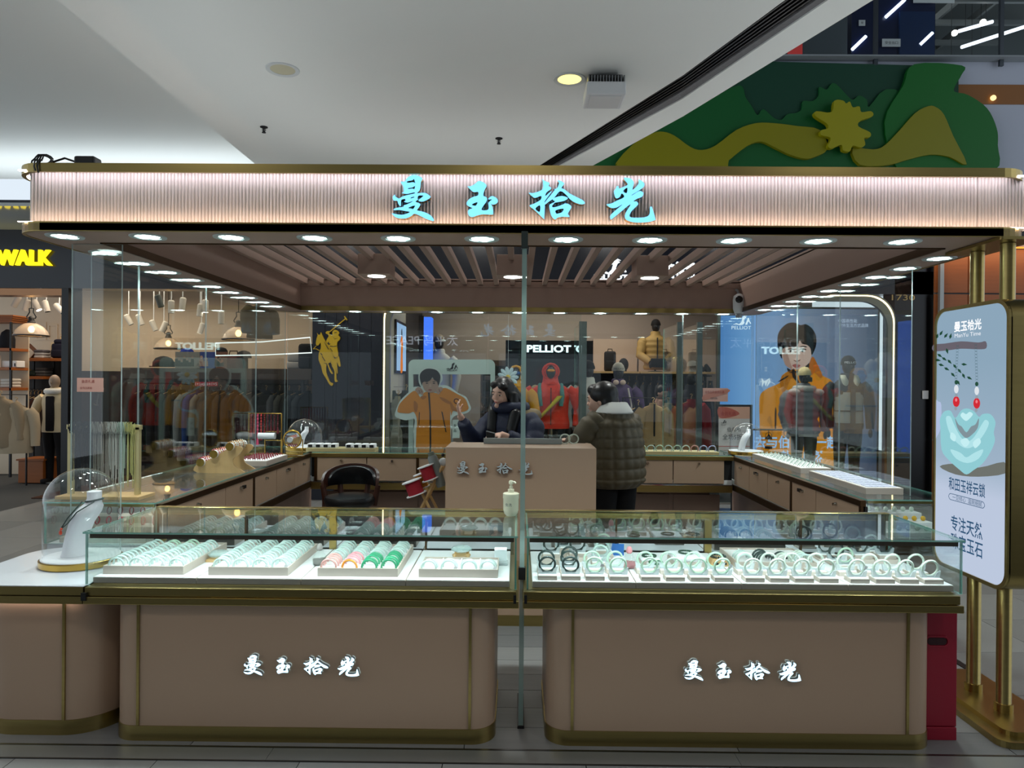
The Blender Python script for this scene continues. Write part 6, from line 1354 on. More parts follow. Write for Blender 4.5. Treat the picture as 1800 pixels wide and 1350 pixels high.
def cushion(u, y, wd, dp, h, label, sl=0):
    x = W(u, 970, y).x; t = thing('display_cushion', label, 'cushion', (x, y, ZP)); MB().box(-wd / 2, wd / 2, -dp / 2, dp / 2, 0, h * .5, bev=.002).build('cushion_base', M['beige'], t)
    MB().loft([((0, 0, h * .5), wd * .62, dp * .62), ((0, .0, h), wd * .5, dp * .5)], 4) if 0 else MB().box(-wd / 2 + .004, wd / 2 - .004, -dp / 2 + .004, dp / 2 - .004, h * .5, h, bev=.006).build('cushion_top', wpl, t); return x
x = cushion(1141, 3.52, .10, .09, .03, 'small cushion under the rear green bead bracelet'); beads(.032, .0055, 20, bdg, 'bead_bracelet', 'dark green bead bracelet on the rear small cushion', 'bracelet', (x, 3.52, ZP + .03))
x = cushion(1153, 3.42, .09, .07, .022, 'small cushion under the front green bead bracelet'); beads(.03, .0055, 20, mat('bead_green_bright', (40, 104, 70), .2), 'bead_bracelet', 'green bead bracelet with a red bead on the front small cushion', 'bracelet', (x, 3.42, ZP + .022))
x = cushion(1207, 3.52, .16, .16, .045, 'large white cushion in the middle of the second right plinth'); beads(.033, .005, 24, bdg, 'bead_bracelet', 'slim green bracelet with a silver clasp on the large white cushion', 'bracelet', (x, 3.54, ZP + .045))
x = W(1262, 975, 3.50).x; t = thing('wooden_display_block', 'wooden display block with dark slots under a bead bracelet in the right case', 'display block', (x, 3.5, ZP))
MB().prism([[(-.05, 0), (.05, 0), (.036, .035), (-.036, .035)]], front(-.04), 0, .08).build('block_body', M['lwood'], t)
for s in (-1, 1): MB().box(s * .02 - .012, s * .02 + .012, -.0415, -.04, .008, .018).build('slot_label', M['black'], t)
beads(.034, .006, 18, mat('bead_black_green', (30, 46, 40), .2), 'bead_bracelet', 'dark bead bracelet on the wooden display block', 'bracelet', (x, 3.5, ZP + .0355))
def jar(u, y, label, c, inner):
    x = W(u, 975, y).x; t = thing('glass_jar', label, 'jar', (x, y, ZP)); MB().lathe([(.02, 0), (.034, .006), (.036, .03), (.026, .05), (.018, .058), (.018, .07), (.024, .076)], seg=20, cap=False).build('jar_glass', M['glass'], t, smooth=40)
    MB().lathe([(.03, .004), (.032, .028), (.0, .03)], seg=16).build('pebbles', mat('pebble_' + inner, c, .5, bump=(300, .8)), t, smooth=True); MB().lathe([(.012, .07), (.016, .08), (.01, .10), (0, .104)], seg=12).build('stopper', mat('stopper_' + inner, c, .3), t, smooth=True)
jar(562, 3.42, 'round glass jar of silver pebbles between the second and coloured trays', (150, 146, 142), 'grey'); jar(1106, 3.42, 'round glass jar with a pink stopper in the right case', (226, 150, 156), 'pink')
a = W(1085, 955, 3.66); tag(MB().box(a.x - .035, a.x + .035, 3.66, 3.662, ZP, ZP + .06).build('price_card', mat('card_blue', (40, 110, 190), .4)), 'small blue card standing at the back of the right case', 'card')
# wooden stands with crystal in the left case
def crystal(u, y, label, labs):
    x = W(u, 980, y).x; t = thing('wooden_stand', labs, 'stand', (x, y, ZP))
    for k in range(4):
        a = PI / 4 + k * PI / 2; MB().tube([(.05 * math.cos(a), .05 * math.sin(a), 0), (.04 * math.cos(a), .04 * math.sin(a), .045)], .008, 6).build('leg', M['lwood'], t)
    MB().lathe([(.02, .01), (.045, .03), (.046, .036), (.0, .03)], seg=16).build('wood_bowl', M['lwood'], t, smooth=50); MB().box(-.008, .008, -.05, -.044, .012, .032).build('slot_label', M['black'], t)
    mb = MB().lathe([(.02, 0), (.05, .012), (.054, .02), (.04, .03), (.0, .034)], seg=9); o = mb.build('crystal_dish', semi('crystal', (196, 222, 220), .4, .03)); o.location = (x, y, ZP + .046); tag(o, label, 'crystal')
crystal(811, 3.50, 'faceted clear crystal resting on the wooden legged stand', 'wooden stand on four legs behind the short tray')
x = W(383, 985, 3.48).x; tag(MB().box(x - .045, x + .045, 3.44, 3.53, ZP, ZP + .012, bev=.002).build('wood_coaster', M['lwood']), 'wooden coaster between the two left trays', 'coaster'); mb = MB().lathe([(.02, 0), (.05, .012), (.054, .02), (.04, .03), (.0, .034)], seg=9); o = mb.build('crystal_dish', semi('crystal', 0, .4)); o.location = (x, 3.49, ZP + .0125); tag(o, 'faceted clear crystal on the wooden coaster', 'crystal')
x = W(880, 985, 3.45).x; t = thing('acrylic_sign', 'small slanted clear plate on a clear foot at the right end of the left case', 'display', (x, 3.45, ZP)); MB().box(-.035, .035, -.02, .02, 0, .02, bev=.003).build('clear_foot', acry, t); MB().box(-.03, .03, -.003, .003, .02, .085, Matrix.Rotation(-.3, 3, 'X')).build('acrylic_plate', acry, t)
# pump bottle on the left case
x = W(898, 900, 3.6).x; t = thing('pump_bottle', 'cream pump bottle standing on the glass top beside the glass fin', 'bottle', (x, 3.6, ZG + .001))
ct = mat('bottle_cream', (226, 222, 196), .35)
MB().lathe([(.024, 0), (.034, .012), (.039, .03), (.039, .085), (.041, .088), (.041, .112), (.036, .116), (.016, .118)], seg=24).build('bottle_body', ct, t, smooth=40)
MB().lathe([(.016, .118), (.016, .134), (.009, .136), (.009, .148), (.006, .15), (.006, .162)], seg=14).build('pump_collar', ct, t, smooth=40); MB().lathe([(.011, .160), (.012, .172), (.008, .178)], seg=12).tube([(0, 0, .172), (.018, -.012, .172), (.024, -.016, .166)], .005, 6).build('pump_head', ct, t, smooth=50)
mb = MB(); put_text(mb, '免洗', lambda u, v, d: Vector((u - .012, -.0396, .06 + v)), 0, h=.016); mb.build('lettering', mat('ink_grey', (70, 70, 70), .6), t, recalc=False)

# ---------------------------------------------------------------- on the left end counter: big dome
def dome(x, y, z, R, h, label, name='glass_dome', base=True):
    t = thing(name, label, 'dome', (x, y, z))
    if base: MB().lathe([(R * 1.06, 0), (R * 1.1, .004), (R * 1.1, .03), (R * 1.06, .034)], seg=48).build('brass_base', M['gold'], t, smooth=40); MB().lathe([(R * 1.05, .034), (R * 1.05, .037)], seg=48).build('white_disc', wpl, t)
    b0 = .038 if base else 0
    prof = [(R, b0), (R, h - R)] + [(R * math.cos(a), h - R + R * math.sin(a)) for a in [PI / 2 * k / 12 for k in range(1, 12)]] + [(.002, h)]
    MB().lathe(prof, seg=56, cap=False).build('glass_bell', glass('dome_glass', (.98, .99, 1)), t, smooth=True)
    return t
pd_ = WZ(131, 990, .70); dome(pd_.x, 3.50, .688, .165, .47, 'large glass dome on a brass base with a white necklace bust inside, front left')
def bust(x, y, z, s, label):
    t = thing('necklace_bust', label, 'bust', (x, y, z))
    sec = [((-.075, 0, 0), .055, .06), ((-.07, 0, .03), .052, .06), ((-.055, 0, .10), .05, .068), ((-.03, 0, .17), .05, .08), ((.0, 0, .225), .055, .09), ((.02, 0, .255), .05, .07), ((.03, 0, .275), .038, .046), ((.035, 0, .30), .033, .038), ((.035, 0, .335), .034, .036)]
    MB().loft([((c[0] * s, 0, c[2] * s), a * s, b * s) for c, a, b in sec], 24).build('bust_form', wpl, t, smooth=60); return t
bust(pd_.x + .03, 3.50, .7255, .95, 'white sculpted necklace bust inside the big front dome')
mb = MB(); bx0 = pd_.x + .03
for q in ([(bx0 + .033 + .037 * math.cos(a), 3.5 + .042 * math.sin(a), .7255 + .275 + .006 * math.cos(a)) for a in [2 * PI * j / 26 for j in range(26)]],): mb.tube(q, .0045, 6, close=True)
mb.tube([(bx0 + .06, 3.455, 1.0), (bx0 + .0, 3.412, .955), (bx0 - .05, 3.425, .90), (bx0 - .085, 3.44, .875)], .003, 6).tube([(bx0 + .0, 3.455, 1.0), (bx0 - .06, 3.436, .92), (bx0 - .09, 3.44, .875)], .003, 6)
o = mb.build('cord_necklace', mat('cord_dark', (40, 62, 54), .5), smooth=True); MB().ball((bx0 - .09, 3.437, .868), .006).ball((bx0 - .094, 3.437, .85), .008, .005, .012).build('coral_pendant', mat('coral', (226, 80, 50), .3), o, smooth=True)
tag(o, 'dark cord necklace with a coral pendant on the white bust', 'necklace')
# hanging necklace rack
yk = 3.98; A, B = W(121, 750, yk), W(247, 750, yk); zt_ = A.z
t = thing('necklace_rack', 'gold framed rack on a light wood board for hanging cord necklaces', 'rack', ((A.x + B.x) / 2, yk, .932))
MB().box(A.x - .02, B.x + .04, yk - .09, yk + .09, .932, .952, bev=.003).build('wood_board', M['lwood'], t, True)
pg = mat('pale_gold', (214, 200, 150), .35, .5)
for x in (A.x + .014, B.x - .014): MB().box(x - .013, x + .013, yk - .013, yk + .013, .952, zt_).build('post', pg, t, True)
MB().box(A.x - .005, B.x + .005, yk - .013, yk + .013, zt_ - .013, zt_ + .013).build('top_bar', pg, t, True)
grp = [('black cord', (18, 20, 30), .02, .36), ('grey cord', (150, 140, 132), .36, .66), ('pale grey cord', (186, 182, 176), .60, .80), ('green-white cord', (160, 176, 160), .78, .9), ('olive yellow cord', (176, 172, 110), .88, .99)]
mb = MB()
for nm, c, s0, s1 in grp:
    m = mat('cord_' + nm.replace(' ', '_').replace('-', '_'), c, .7); n = int((s1 - s0) * 85)
    for k in range(n):
        s = s0 + (s1 - s0) * (k + random.random()) / n; x = A.x + .02 + (B.x - A.x - .04) * s; y = yk - .016 - random.random() * .012; zb = random.uniform(.975, 1.12)
        dx = random.uniform(-.006, .006)
        m1 = MB().tube([(x, yk + .014, zt_ - .04), (x, yk + .012, zt_ + .014), (x, yk - .014, zt_ + .016), (x + dx, y, zt_ - .05), (x + dx * .6, y, (zt_ + zb) / 2), (x + dx, y, zb)], .0023, 5)
        for q in range(3):
            a0 = random.uniform(0, 6); m1.tube([(x + dx + .008 * math.sin(a0 + w_), y - .012 - .004 * q, zt_ + .02 - .03 * w_ + .006 * q) for w_ in (0, .6, 1.2, 1.8)], .0018, 4)
        o = m1.build('cord_necklace', m); tag(o, '%s necklace hanging in a bunch from the gold rack bar' % nm, 'necklace', nm + ' necklaces on the gold rack')
# three-roll bracelet stand
p = W(398, 826, 5.2); t = thing('bracelet_stand', 'stepped light wood stand holding three velvet bracelet rolls', 'stand', (p.x, 5.2, .932))
side_ = catmull(L('-.17,0 .15,0 .15,.02 .10,.05 .09,.10 .13,.13 .16,.17 .13,.19 .05,.17 .0,.14 -.09,.09 -.17,.06'), 3)
for yy in (-.10, .10): MB().prism([side_], front(yy - .006), 0, .012).build('side_panel', M['lwood'], t)
for k, (u, v) in enumerate(((-.135, .075), (-.04, .135), (.075, .19))):
    rl = MB().lathe([(.028, -.13), (.028, .13)], (u, 0, v), 18, axis='y').build('velvet_roll', wpl, t, smooth=40); MB().lathe([(.029, -.133), (.029, -.128)], (u, 0, v), 18, axis='y').build('gold_end', M['gold'], rl)
    for j in range(6):
        c = (('bracelet_red', (170, 40, 50)), ('bracelet_pink', (226, 130, 140)), ('bracelet_amber', (206, 150, 80)))[(j + k) % 3] if k < 2 else (('bracelet_amber', (206, 150, 80)), ('bracelet_cream', (226, 210, 180)))[j % 2]
        mb = MB()
        for q in range(14): a = 2 * PI * q / 14; mb.ball((.033 * math.cos(a), 0, .033 * math.sin(a)), .006, seg=6, n=4)
        o = mb.build('bead_bracelet', mat(c[0], c[1], .3), smooth=True); o.location = (p.x + u, 5.2 - .10 + j * .037, .932 + v)
        tag(o, '%s bead bracelet, %s along the %s velvet roll' % (c[0][9:], ORD[j], ['lowest', 'middle', 'top'][k]), 'bracelet', 'bracelets on the three-roll stand')
# gold earring frame with tassels
yq = 6.35; A, B = W(437, 790, yq), W(495, 727, yq); t = thing('jewellery_frame', 'thin gold frame hung with red tassels and bead strings at the back left', 'frame', ((A.x + B.x) / 2, yq, .932))
zz = B.z
MB().tube([(A.x, yq, .94), (A.x, yq, zz), (B.x, yq, zz), (B.x, yq, .94)], .007, 6, close=True).tube([((A.x + B.x) / 2, yq, .94), ((A.x + B.x) / 2, yq, zz)], .005, 6).tube([((A.x + B.x) / 2, yq, zz - .16), (B.x, yq, zz - .16)], .005, 6).tube([((A.x + B.x) / 2, yq, zz - .24), (B.x, yq, zz - .24)], .005, 6).build('gold_wire_frame', M['gold'], t, True, smooth=40)
MB().box(A.x - .01, B.x + .01, yq - .06, yq + .06, .932, .942).build('foot_plate', M['gold'], t, True); MB().lathe([(.028, -.075), (.028, .075)], (A.x + .17, yq - .02, zz - .20), 16, axis='x').build('white_roll', wpl, t, True, smooth=40)
for k, (c, ln) in enumerate((((170, 30, 44), .15), ((220, 110, 90), .12), ((240, 90, 130), .22), ((206, 60, 60), .18), ((120, 24, 36), .14), ((90, 20, 30), .10), ((90, 20, 30), .10), ((90, 24, 34), .10), ((100, 24, 34), .12))):
    x = A.x + .025 + k * .03; mb = MB().tube([(x, yq - .01, zz), (x, yq - .012, zz - ln)], .004, 5)
    for q in range(6): mb.ball((x, yq - .012, zz - .02 - q * ln / 7), .008, seg=6, n=4)
    mb.lathe([(.006, 0), (.009, -.02), (.012, -.06)], (x, yq - .012, zz - ln), 8); tag(mb.build('tassel_string', mat('tassel_%d' % c[0], c, .6), smooth=60), '%s red bead string with a tassel on the gold frame, counted from its left' % ORD[k], 'necklace', 'tassel strings on the gold frame')
# round mirror
p = W(514, 776, 6.2); t = thing('round_mirror', 'round gold-rimmed table mirror on the left rear counter', 'mirror', (p.x, 6.2, .932)); zc = p.z - .932 + .02
MB().torus((0, 0, zc), .075, .008, 'y', 32, 8).build('gold_rim', M['gold'], t, smooth=True); MB().lathe([(.072, -.003), (.072, .003)], (0, 0, zc), 32, axis='y').build('mirror_plate', mat('mirror', (210, 214, 218), .02, 1), t)
MB().tube([(-.09, 0, zc), (-.09, 0, .02), (.09, 0, .02), (.09, 0, zc)], .006, 6).box(-.1, .1, -.04, .04, 0, .012).build('gold_yoke', M['gold'], t, smooth=40)
p = W(525, 790, 6.72); dome(p.x + .02, 6.84, .932, .165, .30, 'glass dome at the back left counter corner behind the round mirror', base=True)
o = bust(p.x + .02, 6.84, .971, .55, 'small white bust inside the back left dome')
# ring trays on left
def ringtray(x0, x1, y0, y1, z, label, n, m, col, rowsx, kind):
    t = thing('ring_tray', label, 'tray', ((x0 + x1) / 2, (y0 + y1) / 2, z)); hx, hy = (x1 - x0) / 2, (y1 - y0) / 2
    MB().box(-hx, hx, -hy, hy, 0, .04, bev=.002).build('tray_body', M['beige'], t); MB().box(-hx + .008, hx - .008, -hy + .008, hy - .008, .04, .042).build('tray_lining', ridge, t)
    mb = MB()
    for i in range(rowsx):
        for j in range(n):
            x = -hx + .02 + (2 * hx - .04) * (i + .5) / rowsx; y = -hy + .02 + (2 * hy - .04) * (j + .5) / n
            if kind == 'ring': mb.torus((x, y, .045), .009, .0025, 'y', 10, 5).ball((x, y, .056), .006, seg=6, n=4)
            else: mb.box(x - .016, x + .016, y - hy / n * .7, y + hy / n * .7, .042, .046)
    tag(mb.build('rings' if kind == 'ring' else 'pads', m, t, smooth=60 if kind == 'ring' else None), kind='stuff'); return t
p = W(462, 800, 5.75); ringtray(p.x - .15, p.x + .12, 5.5, 6.0, .932, 'tray of red-stone rings on the left counter', 9, mat('ring_red', (120, 20, 40), .2), 0, 6, 'ring')
p = W(1362, 812, 5.75); ringtray(2.13, 2.42 - .06, 5.35, 6.45, .932, 'long tray of pale rings on the right counter near the dome', 14, semi('ring_pale', (206, 232, 220), .9), 0, 5, 'ring')
ringtray(2.13, 2.36, 4.35, 5.2, .932, 'flat cream tray of white slots on the right counter front', 8, mat('pad_lav', (206, 212, 232), .5), 0, 5, 'pad')
p = W(1310, 790, 6.7); dome(2.18, 6.78, .932, .15, .30, 'glass dome with a white bust on the back right counter corner'); bust(2.18, 6.78, .971, .6, 'small white bust inside the back right dome')
# rear counter top goods
a, b = W(541, 788, 6.72), W(661, 788, 6.72); t = thing('earring_tray', 'gold tray with a row of white earring holders on the rear counter', 'tray', ((a.x + b.x) / 2, 6.75, .932)); hx = (b.x - a.x) / 2
MB().box(-hx, hx, -.09, .09, 0, .035, bev=.002).build('tray_body', pg, t)
for k in range(9):
    if k == 4: continue
    x = -hx + .035 + k * (2 * hx - .07) / 8; h_ = MB().box(x - .03, x + .03, -.07, .03, .035, .075, bev=.006).build('earring_holder', wpl, t); MB().box(x - .019, x + .019, -.073, -.069, .042, .066).build('black_pad', M['black'], h_)
a, b = W(1104, 792, 6.72), W(1261, 792, 6.72); t = thing('bangle_tray', 'long cream tray with a row of pale bangles on the rear counter at right', 'tray', ((a.x + b.x) / 2, 6.75, .932)); hx = (b.x - a.x) / 2
MB().box(-hx, hx, -.09, .09, 0, .03, bev=.002).build('tray_rim', pg, t)
for k in range(10):
    kd = ['pale', 'pale', 'icy', 'pale', 'icy', 'pale', 'white', 'rose', 'lav', 'lav'][k]
    bangle(kd, (a.x + .05 + k * (2 * hx - .1) / 9, 6.72, .932 + .05), '%s bangle, %s from the left on the rear counter tray' % (NMJ[kd], ORD[k]), .25, 0, 'bangles on the rear counter tray', 1.05)
for k, u in enumerate((993, 1008)):
    p = W(u, 786, 5.0); bangle('white', (p.x, 5.0, 1.204), 'white bangle on the desk end, %s one beside the grey panel' % ['left', 'right'][k], .2, 0, 'white bangles on the desk')
# goods seen inside the side counters
def sidegoods(sgn, xi, xo, ys, lab):
    for i, y in enumerate(ys):
        x = (xi + xo) / 2; t = thing('jewel_pad', '%s pad of small white jewels under the %s glass top' % (ORD[i], lab), 'display pad', (x, y, .7005), 0, 'jewel pads under the %s glass top' % lab)
        MB().box(-.2, .2, -.13, .13, 0, .03 + .01 * (i % 3), bev=.003).build('pad', mat('pad_grey', (196, 198, 204), .6), t)
        mb = MB()
        for k in range(40): mb.ball((random.uniform(-.18, .18), random.uniform(-.11, .11), .034 + .01 * (i % 3)), .009, seg=6, n=4)
        tag(mb.build('jewels', semi('jade_white', 0, 1), t, smooth=True), kind='stuff')
sidegoods(-1, -1.99, -2.52, [4.35 + .3 * k for k in range(8)], 'left counter'); sidegoods(1, 2.08, 2.56, [4.8 + .3 * k for k in range(6)], 'right counter')
for i in range(3):
    y = 3.93 + .12 * i; t = thing('stepped_tray', 'cream stepped tray in the left counter end, %s step' % ['front lowest', 'middle', 'rear highest'][i], 'tray', (-2.27, y, .7005)); MB().box(-.24, .24, -.055, .055, 0, .03 + .035 * i, bev=.003).build('tray_body', M['cream'], t)
    mb = MB()
    for k in range(7):
        x = -.2 + k * .066; mb.torus((x, 0, .055 + .035 * i), .022, .004, 'x', 12, 5)
    tag(mb.build('bracelets', mat(['pearl', 'coral_red', 'maroon_bead'][i], [(226, 220, 214), (206, 70, 80), (110, 60, 60)][i], .3), t, smooth=True), kind='stuff')
for i in range(3):
    y = 4.27 + .13 * i; t = thing('stepped_tray', 'white stepped tray in the right counter end, %s step' % ['front lowest', 'middle', 'rear highest'][i], 'tray', (2.32, y, .7005)); MB().box(-.22, .22, -.06, .06, 0, .03 + .035 * i, bev=.003).build('tray_body', wpl, t)
    mb = MB()
    for k in range(8): mb.ball((-.19 + k * .054, 0, .045 + .035 * i), .016, .014, .016, 8, 5)
    tag(mb.build('carvings', mat(['jade_carv', 'amber_carv', 'jade_carv'][i], [(214, 226, 214), (226, 176, 50), 0][i], .25), t, smooth=True), kind='stuff')

# ================================================================ reception desk, chair, spool stand
YD = 4.66; a, b = W(783, 840, YD), W(1048, 840, YD); zd = W(915, 789, YD).z
t = thing('reception_desk', 'taupe reception desk with unlit raised characters in the middle of the kiosk', 'desk', ((a.x + b.x) / 2, 4.95, 0))
MB().box(a.x, b.x, YD, YD + .02, .07, zd - .004).build('front_panel', M['taupe'], t, True); MB().box(a.x, a.x + .02, YD + .02, YD + .55, .07, zd - .004).build('side_panel', M['taupe'], t, True); MB().box(b.x - .02, b.x, YD + .02, YD + .55, .07, zd - .004).build('side_panel', M['taupe'], t, True)
MB().box(a.x, b.x, YD, YD + .40, zd - .004, zd + .006).build('top_ledge', M['taupe'], t, True); MB().box(a.x + .02, b.x - .02, YD + .02, YD + .55, .74, .77).build('worktop', M['white'], t, True)
MB().box(a.x - .003, b.x + .003, YD - .003, YD + .55, 0, .07).build('kick_plate', M['brass'], t, True)
c = W(870, 822, YD); sgm = [mat('letter_grey', (190, 198, 200), .35), mat('letter_orange', (176, 110, 40), .4)]
brush_sign(GN, lambda u, v, d: Vector((c.x + u, YD - .03 + d, c.z + v)), .00108, 1.0, sgm, t, .026)
a2, b2 = W(850, 770, 4.95), W(988, 770, 4.95); t2 = thing('desk_screen_panel', 'plain grey raised panel with small dark lettering on top of the desk', 'panel', ((a2.x + b2.x) / 2, 4.95, zd + .007))
MB().box(a2.x, b2.x, 4.95, 4.97, zd + .007, a2.z, bev=.002).build('panel', mat('panel_grey', (150, 158, 156), .5), t2, True); mb = MB(); cc = W(921, 785, 4.95); put_text(mb, '曼玉拾光', lambda u, v, d: Vector((cc.x + u, 4.9485, cc.z + v)), 0, h=.026, wd=.11); mb.build('lettering', M['black'], t2, True, recalc=False)
# swivel chair
xc = W(616, 850, 6.0).x; t = thing('swivel_chair', 'dark wood and black leather barrel swivel chair before the rear drawers', 'chair', (xc, 5.98, 0), -.35)
lea = mat('black_leather', (16, 18, 22), .3, bump=(80, .1)); dw = mat('dark_walnut', (56, 26, 16), .35)
MB().lathe([(.17, .54), (.205, .56), (.215, .60), (.20, .63), (.12, .645), (0, .648)], seg=32).build('seat', lea, t, smooth=50)
def arc(r, z, a0, a1, n=14): return [(r * math.cos(a0 + (a1 - a0) * k / n), r * math.sin(a0 + (a1 - a0) * k / n), z) for k in range(n + 1)]
A0, A1 = PI * .12, PI * 1.12
mb = MB(); rs = []
for k in range(17):
    q = A0 + (A1 - A0) * k / 16; m_ = math.sin(PI * k / 16); zt_ = .76 + .12 * m_ ** .6; zb = .69 + .02 * m_
    rs.append([(r * math.cos(q), r * math.sin(q), z) for r, z in ((.215, zb), (.235, zb), (.245, zt_), (.222, zt_))])
mb.rings(rs); mb.build('back_shell', dw, t, smooth=50)
rs = []
for k in range(13):
    q = A0 + .35 + (A1 - A0 - .7) * k / 12; m_ = math.sin(PI * k / 12); zt_ = .765 + .10 * m_ ** .6
    rs.append([(r * math.cos(q), r * math.sin(q), z) for r, z in ((.20, .71), (.216, .70), (.224, zt_), (.20, zt_ - .01))])
MB().rings(rs).build('back_pad', lea, t, smooth=60)
for q in (A0 + .1, PI * .45, PI * .8, A1 - .1):
    MB().tube([(.20 * math.cos(q), .20 * math.sin(q), .55), (.235 * math.cos(q), .235 * math.sin(q), .72)], [.03, .022], 8).build('back_leg', dw, t, smooth=50)
MB().lathe([(.028, .08), (.028, .54)], seg=14).build('gas_lift', M['chrome'], t, smooth=40)
for k in range(5):
    q = k * 2 * PI / 5; lg = MB().tube([(0, 0, .10), (.24 * math.cos(q), .24 * math.sin(q), .06)], [.028, .018], 8).build('base_arm', M['chrome'], t, smooth=50); MB().ball((.24 * math.cos(q), .24 * math.sin(q), .03), .03, seg=10, n=6).build('caster', M['black'], lg, smooth=True)
# folding stand with red thread spools
p = W(748, 850, 5.0); t = thing('folding_stand', 'folding wooden stand carrying red thread spools left of the desk', 'stand', (p.x, 5.0, 0))
zs_ = W(750, 885, 5.0).z
for yy in (-.12, .12):
    MB().tube([(-.10, yy, .55), (.13, yy, 1.02)], .011, 6).build('leg', M['lwood'], t); MB().tube([(.14, yy, .55), (-.02, yy, .85)], .011, 6).build('leg', M['lwood'], t)
    MB().tube([(-.10, yy, .0), (.0, yy, .55), (.14, yy, 0)], .011, 6).build('leg', M['lwood'], t)
for (x, z) in ((-.08, .58), (.0, .76), (.09, .92)): MB().tube([(x, -.12, z), (x, .12, z)], .009, 6).build('cross_bar', M['lwood'], t)
for k, (u, v, c, R_) in enumerate(((728, 857, (150, 14, 34), .055), (752, 831, (156, 16, 36), .045), (741, 845, (196, 130, 30), .035))):
    q = W(u, v, 4.86 if k < 2 else 4.95); o = thing('thread_spool', ['large red thread spool low on the folding stand', 'smaller red thread spool high on the folding stand', 'yellow thread spool behind the red ones'][k], 'spool', q); o.rotation_euler = (0, -.35, 0)
    MB().lathe([(R_, -.045), (R_, .045)], seg=20).build('thread', mat('thread_%d' % k, c, .8, bump=(200, .3)), o, smooth=40); MB().lathe([(R_ * 1.3, .045), (R_ * 1.3, .052)], seg=20).build('flange', wpl, o); MB().lathe([(R_ * 1.3, -.052), (R_ * 1.3, -.045)], seg=20).build('flange', wpl, o)
q = W(767, 826, 4.9); o = thing('tumbler', 'grey tumbler bottle leaning against the desk by the spools', 'tumbler', q); o.rotation_euler = (0, -.32, 0)
MB().lathe([(.03, -.12), (.034, -.11), (.037, .02), (.034, .09), (.026, .105)], seg=20).build('bottle_body', mat('tumbler_grey', (120, 126, 124), .45), o, smooth=40); MB().lathe([(.022, .105), (.022, .125), (.018, .13)], seg=16).build('lid', mat('tumbler_lid', (96, 104, 90), .5), o, smooth=40)
q = W(779, 812, 4.95); o = thing('clip_ball', 'white ornament with dark beads beside the tumbler', 'ornament', q); MB().ball((0, 0, 0), .03, .02, .03, 12, 7).build('ornament_body', wpl, o, smooth=True); MB().ball((0, -.02, .05), .012).build('dark_bead', M['black'], o, smooth=True)
# ================================================================ people
SKIN = mat('skin_light', (222, 180, 158), .5, sss=.15); HAIR = mat('hair_black', (14, 12, 14), .38)
def remesh(mb, name, m, parent, vox, it=2, world=False):
    o = mb.build('tmp', m); md = o.modifiers.new('r', 'REMESH'); md.mode = 'VOXEL'; md.voxel_size = vox
    ms = o.modifiers.new('s', 'SMOOTH'); ms.factor = .5; ms.iterations = it
    dg = bpy.context.evaluated_depsgraph_get(); dg.update(); me = bpy.data.meshes.new_from_object(o.evaluated_get(dg)); old = o.data
    bpy.data.objects.remove(o); bpy.data.meshes.remove(old); me.name = name
    if not me.materials: me.materials.append(m)
    _smooth(me, True); n = bpy.data.objects.new(name, me); COL.objects.link(n); n.parent = parent
    return n
def head_mesh(mb, H, T):
    """T maps head space (origin at head centre, facing -y) to figure space"""
    mb.X = None; rs = []
    for i in range(19):
        ph = PI * i / 18; z = -math.cos(ph); r = math.sin(ph); ring = []
        for j in range(28):
            a = 2 * PI * j / 28; x, y = r * math.cos(a), r * math.sin(a); zz = z
            k = max(0, -z); x *= 1 - .30 * k ** 1.6; y = y * (1 - (.42 * k if y > 0 else .06 * k ** 2)) - (.10 * k)
            ring.append(T(Vector((x * .076, y * .094, zz * .112)) * H))
        rs.append([p for p in ring])
    mb.rings(rs)
    for c, R in (((0, -.088, -.088), (.024, .02, .02)), ((0, -.098, -.018), (.013, .018, .014)), ((0, -.092, .0), (.010, .014, .022)), ((0, -.093, -.052), (.022, .010, .010)), ((.03, -.078, -.03), (.022, .014, .022)), ((-.03, -.078, -.03), (.022, .014, .022)), ((0, -.082, .032), (.045, .012, .016)), ((.076, .008, -.012), (.010, .020, .030)), ((-.076, .008, -.012), (.010, .020, .030))):
        b = MB().ball((0, 0, 0), R[0] * H, R[1] * H, R[2] * H, 10, 6); c = Vector(c) * H; mb.add([T(Vector(p) + c) for p in b.v], b.f)
    mb.tube([T(Vector((0, .02, -.05)) * H), T(Vector((0, .035, -.15)) * H), T(Vector((0, .04, -.20)) * H)], [.05 * H, .05 * H, .06 * H], 14)
def face(parent, H, T, lip=(176, 96, 90)):
    ew = mat('eye_white', (220, 214, 208), .3); ei = mat('eye_dark', (20, 14, 12), .2)
    for s in (-1, 1):
        def bl(c, R, nm, m, par=parent):
            b = MB().ball((0, 0, 0), R[0] * H, R[1] * H, R[2] * H, 10, 6); c = Vector(c) * H; q = MB().add([T(Vector(p) + c) for p in b.v], b.f); return q.build(nm, m, par, smooth=True)
        e = bl((s * .032, -.083, .006), (.014, .007, .0065), 'eye', ew); bl((s * .032, -.0885, .005), (.006, .004, .006), 'iris', ei, e)
        bl((s * .032, -.086, .013), (.017, .006, .0025), 'eyelid', SKIN); bl((s * .033, -.089, .030), (.020, .005, .0035), 'eyebrow', HAIR)
    b = MB().ball((0, 0, 0), .017 * H, .005 * H, .005 * H, 12, 6); c = Vector((0, -.100, -.052)) * H; MB().add([T(Vector(p) + c) for p in b.v], b.f).build('lips', mat('lips_%d' % lip[0], lip, .4), parent, smooth=True)
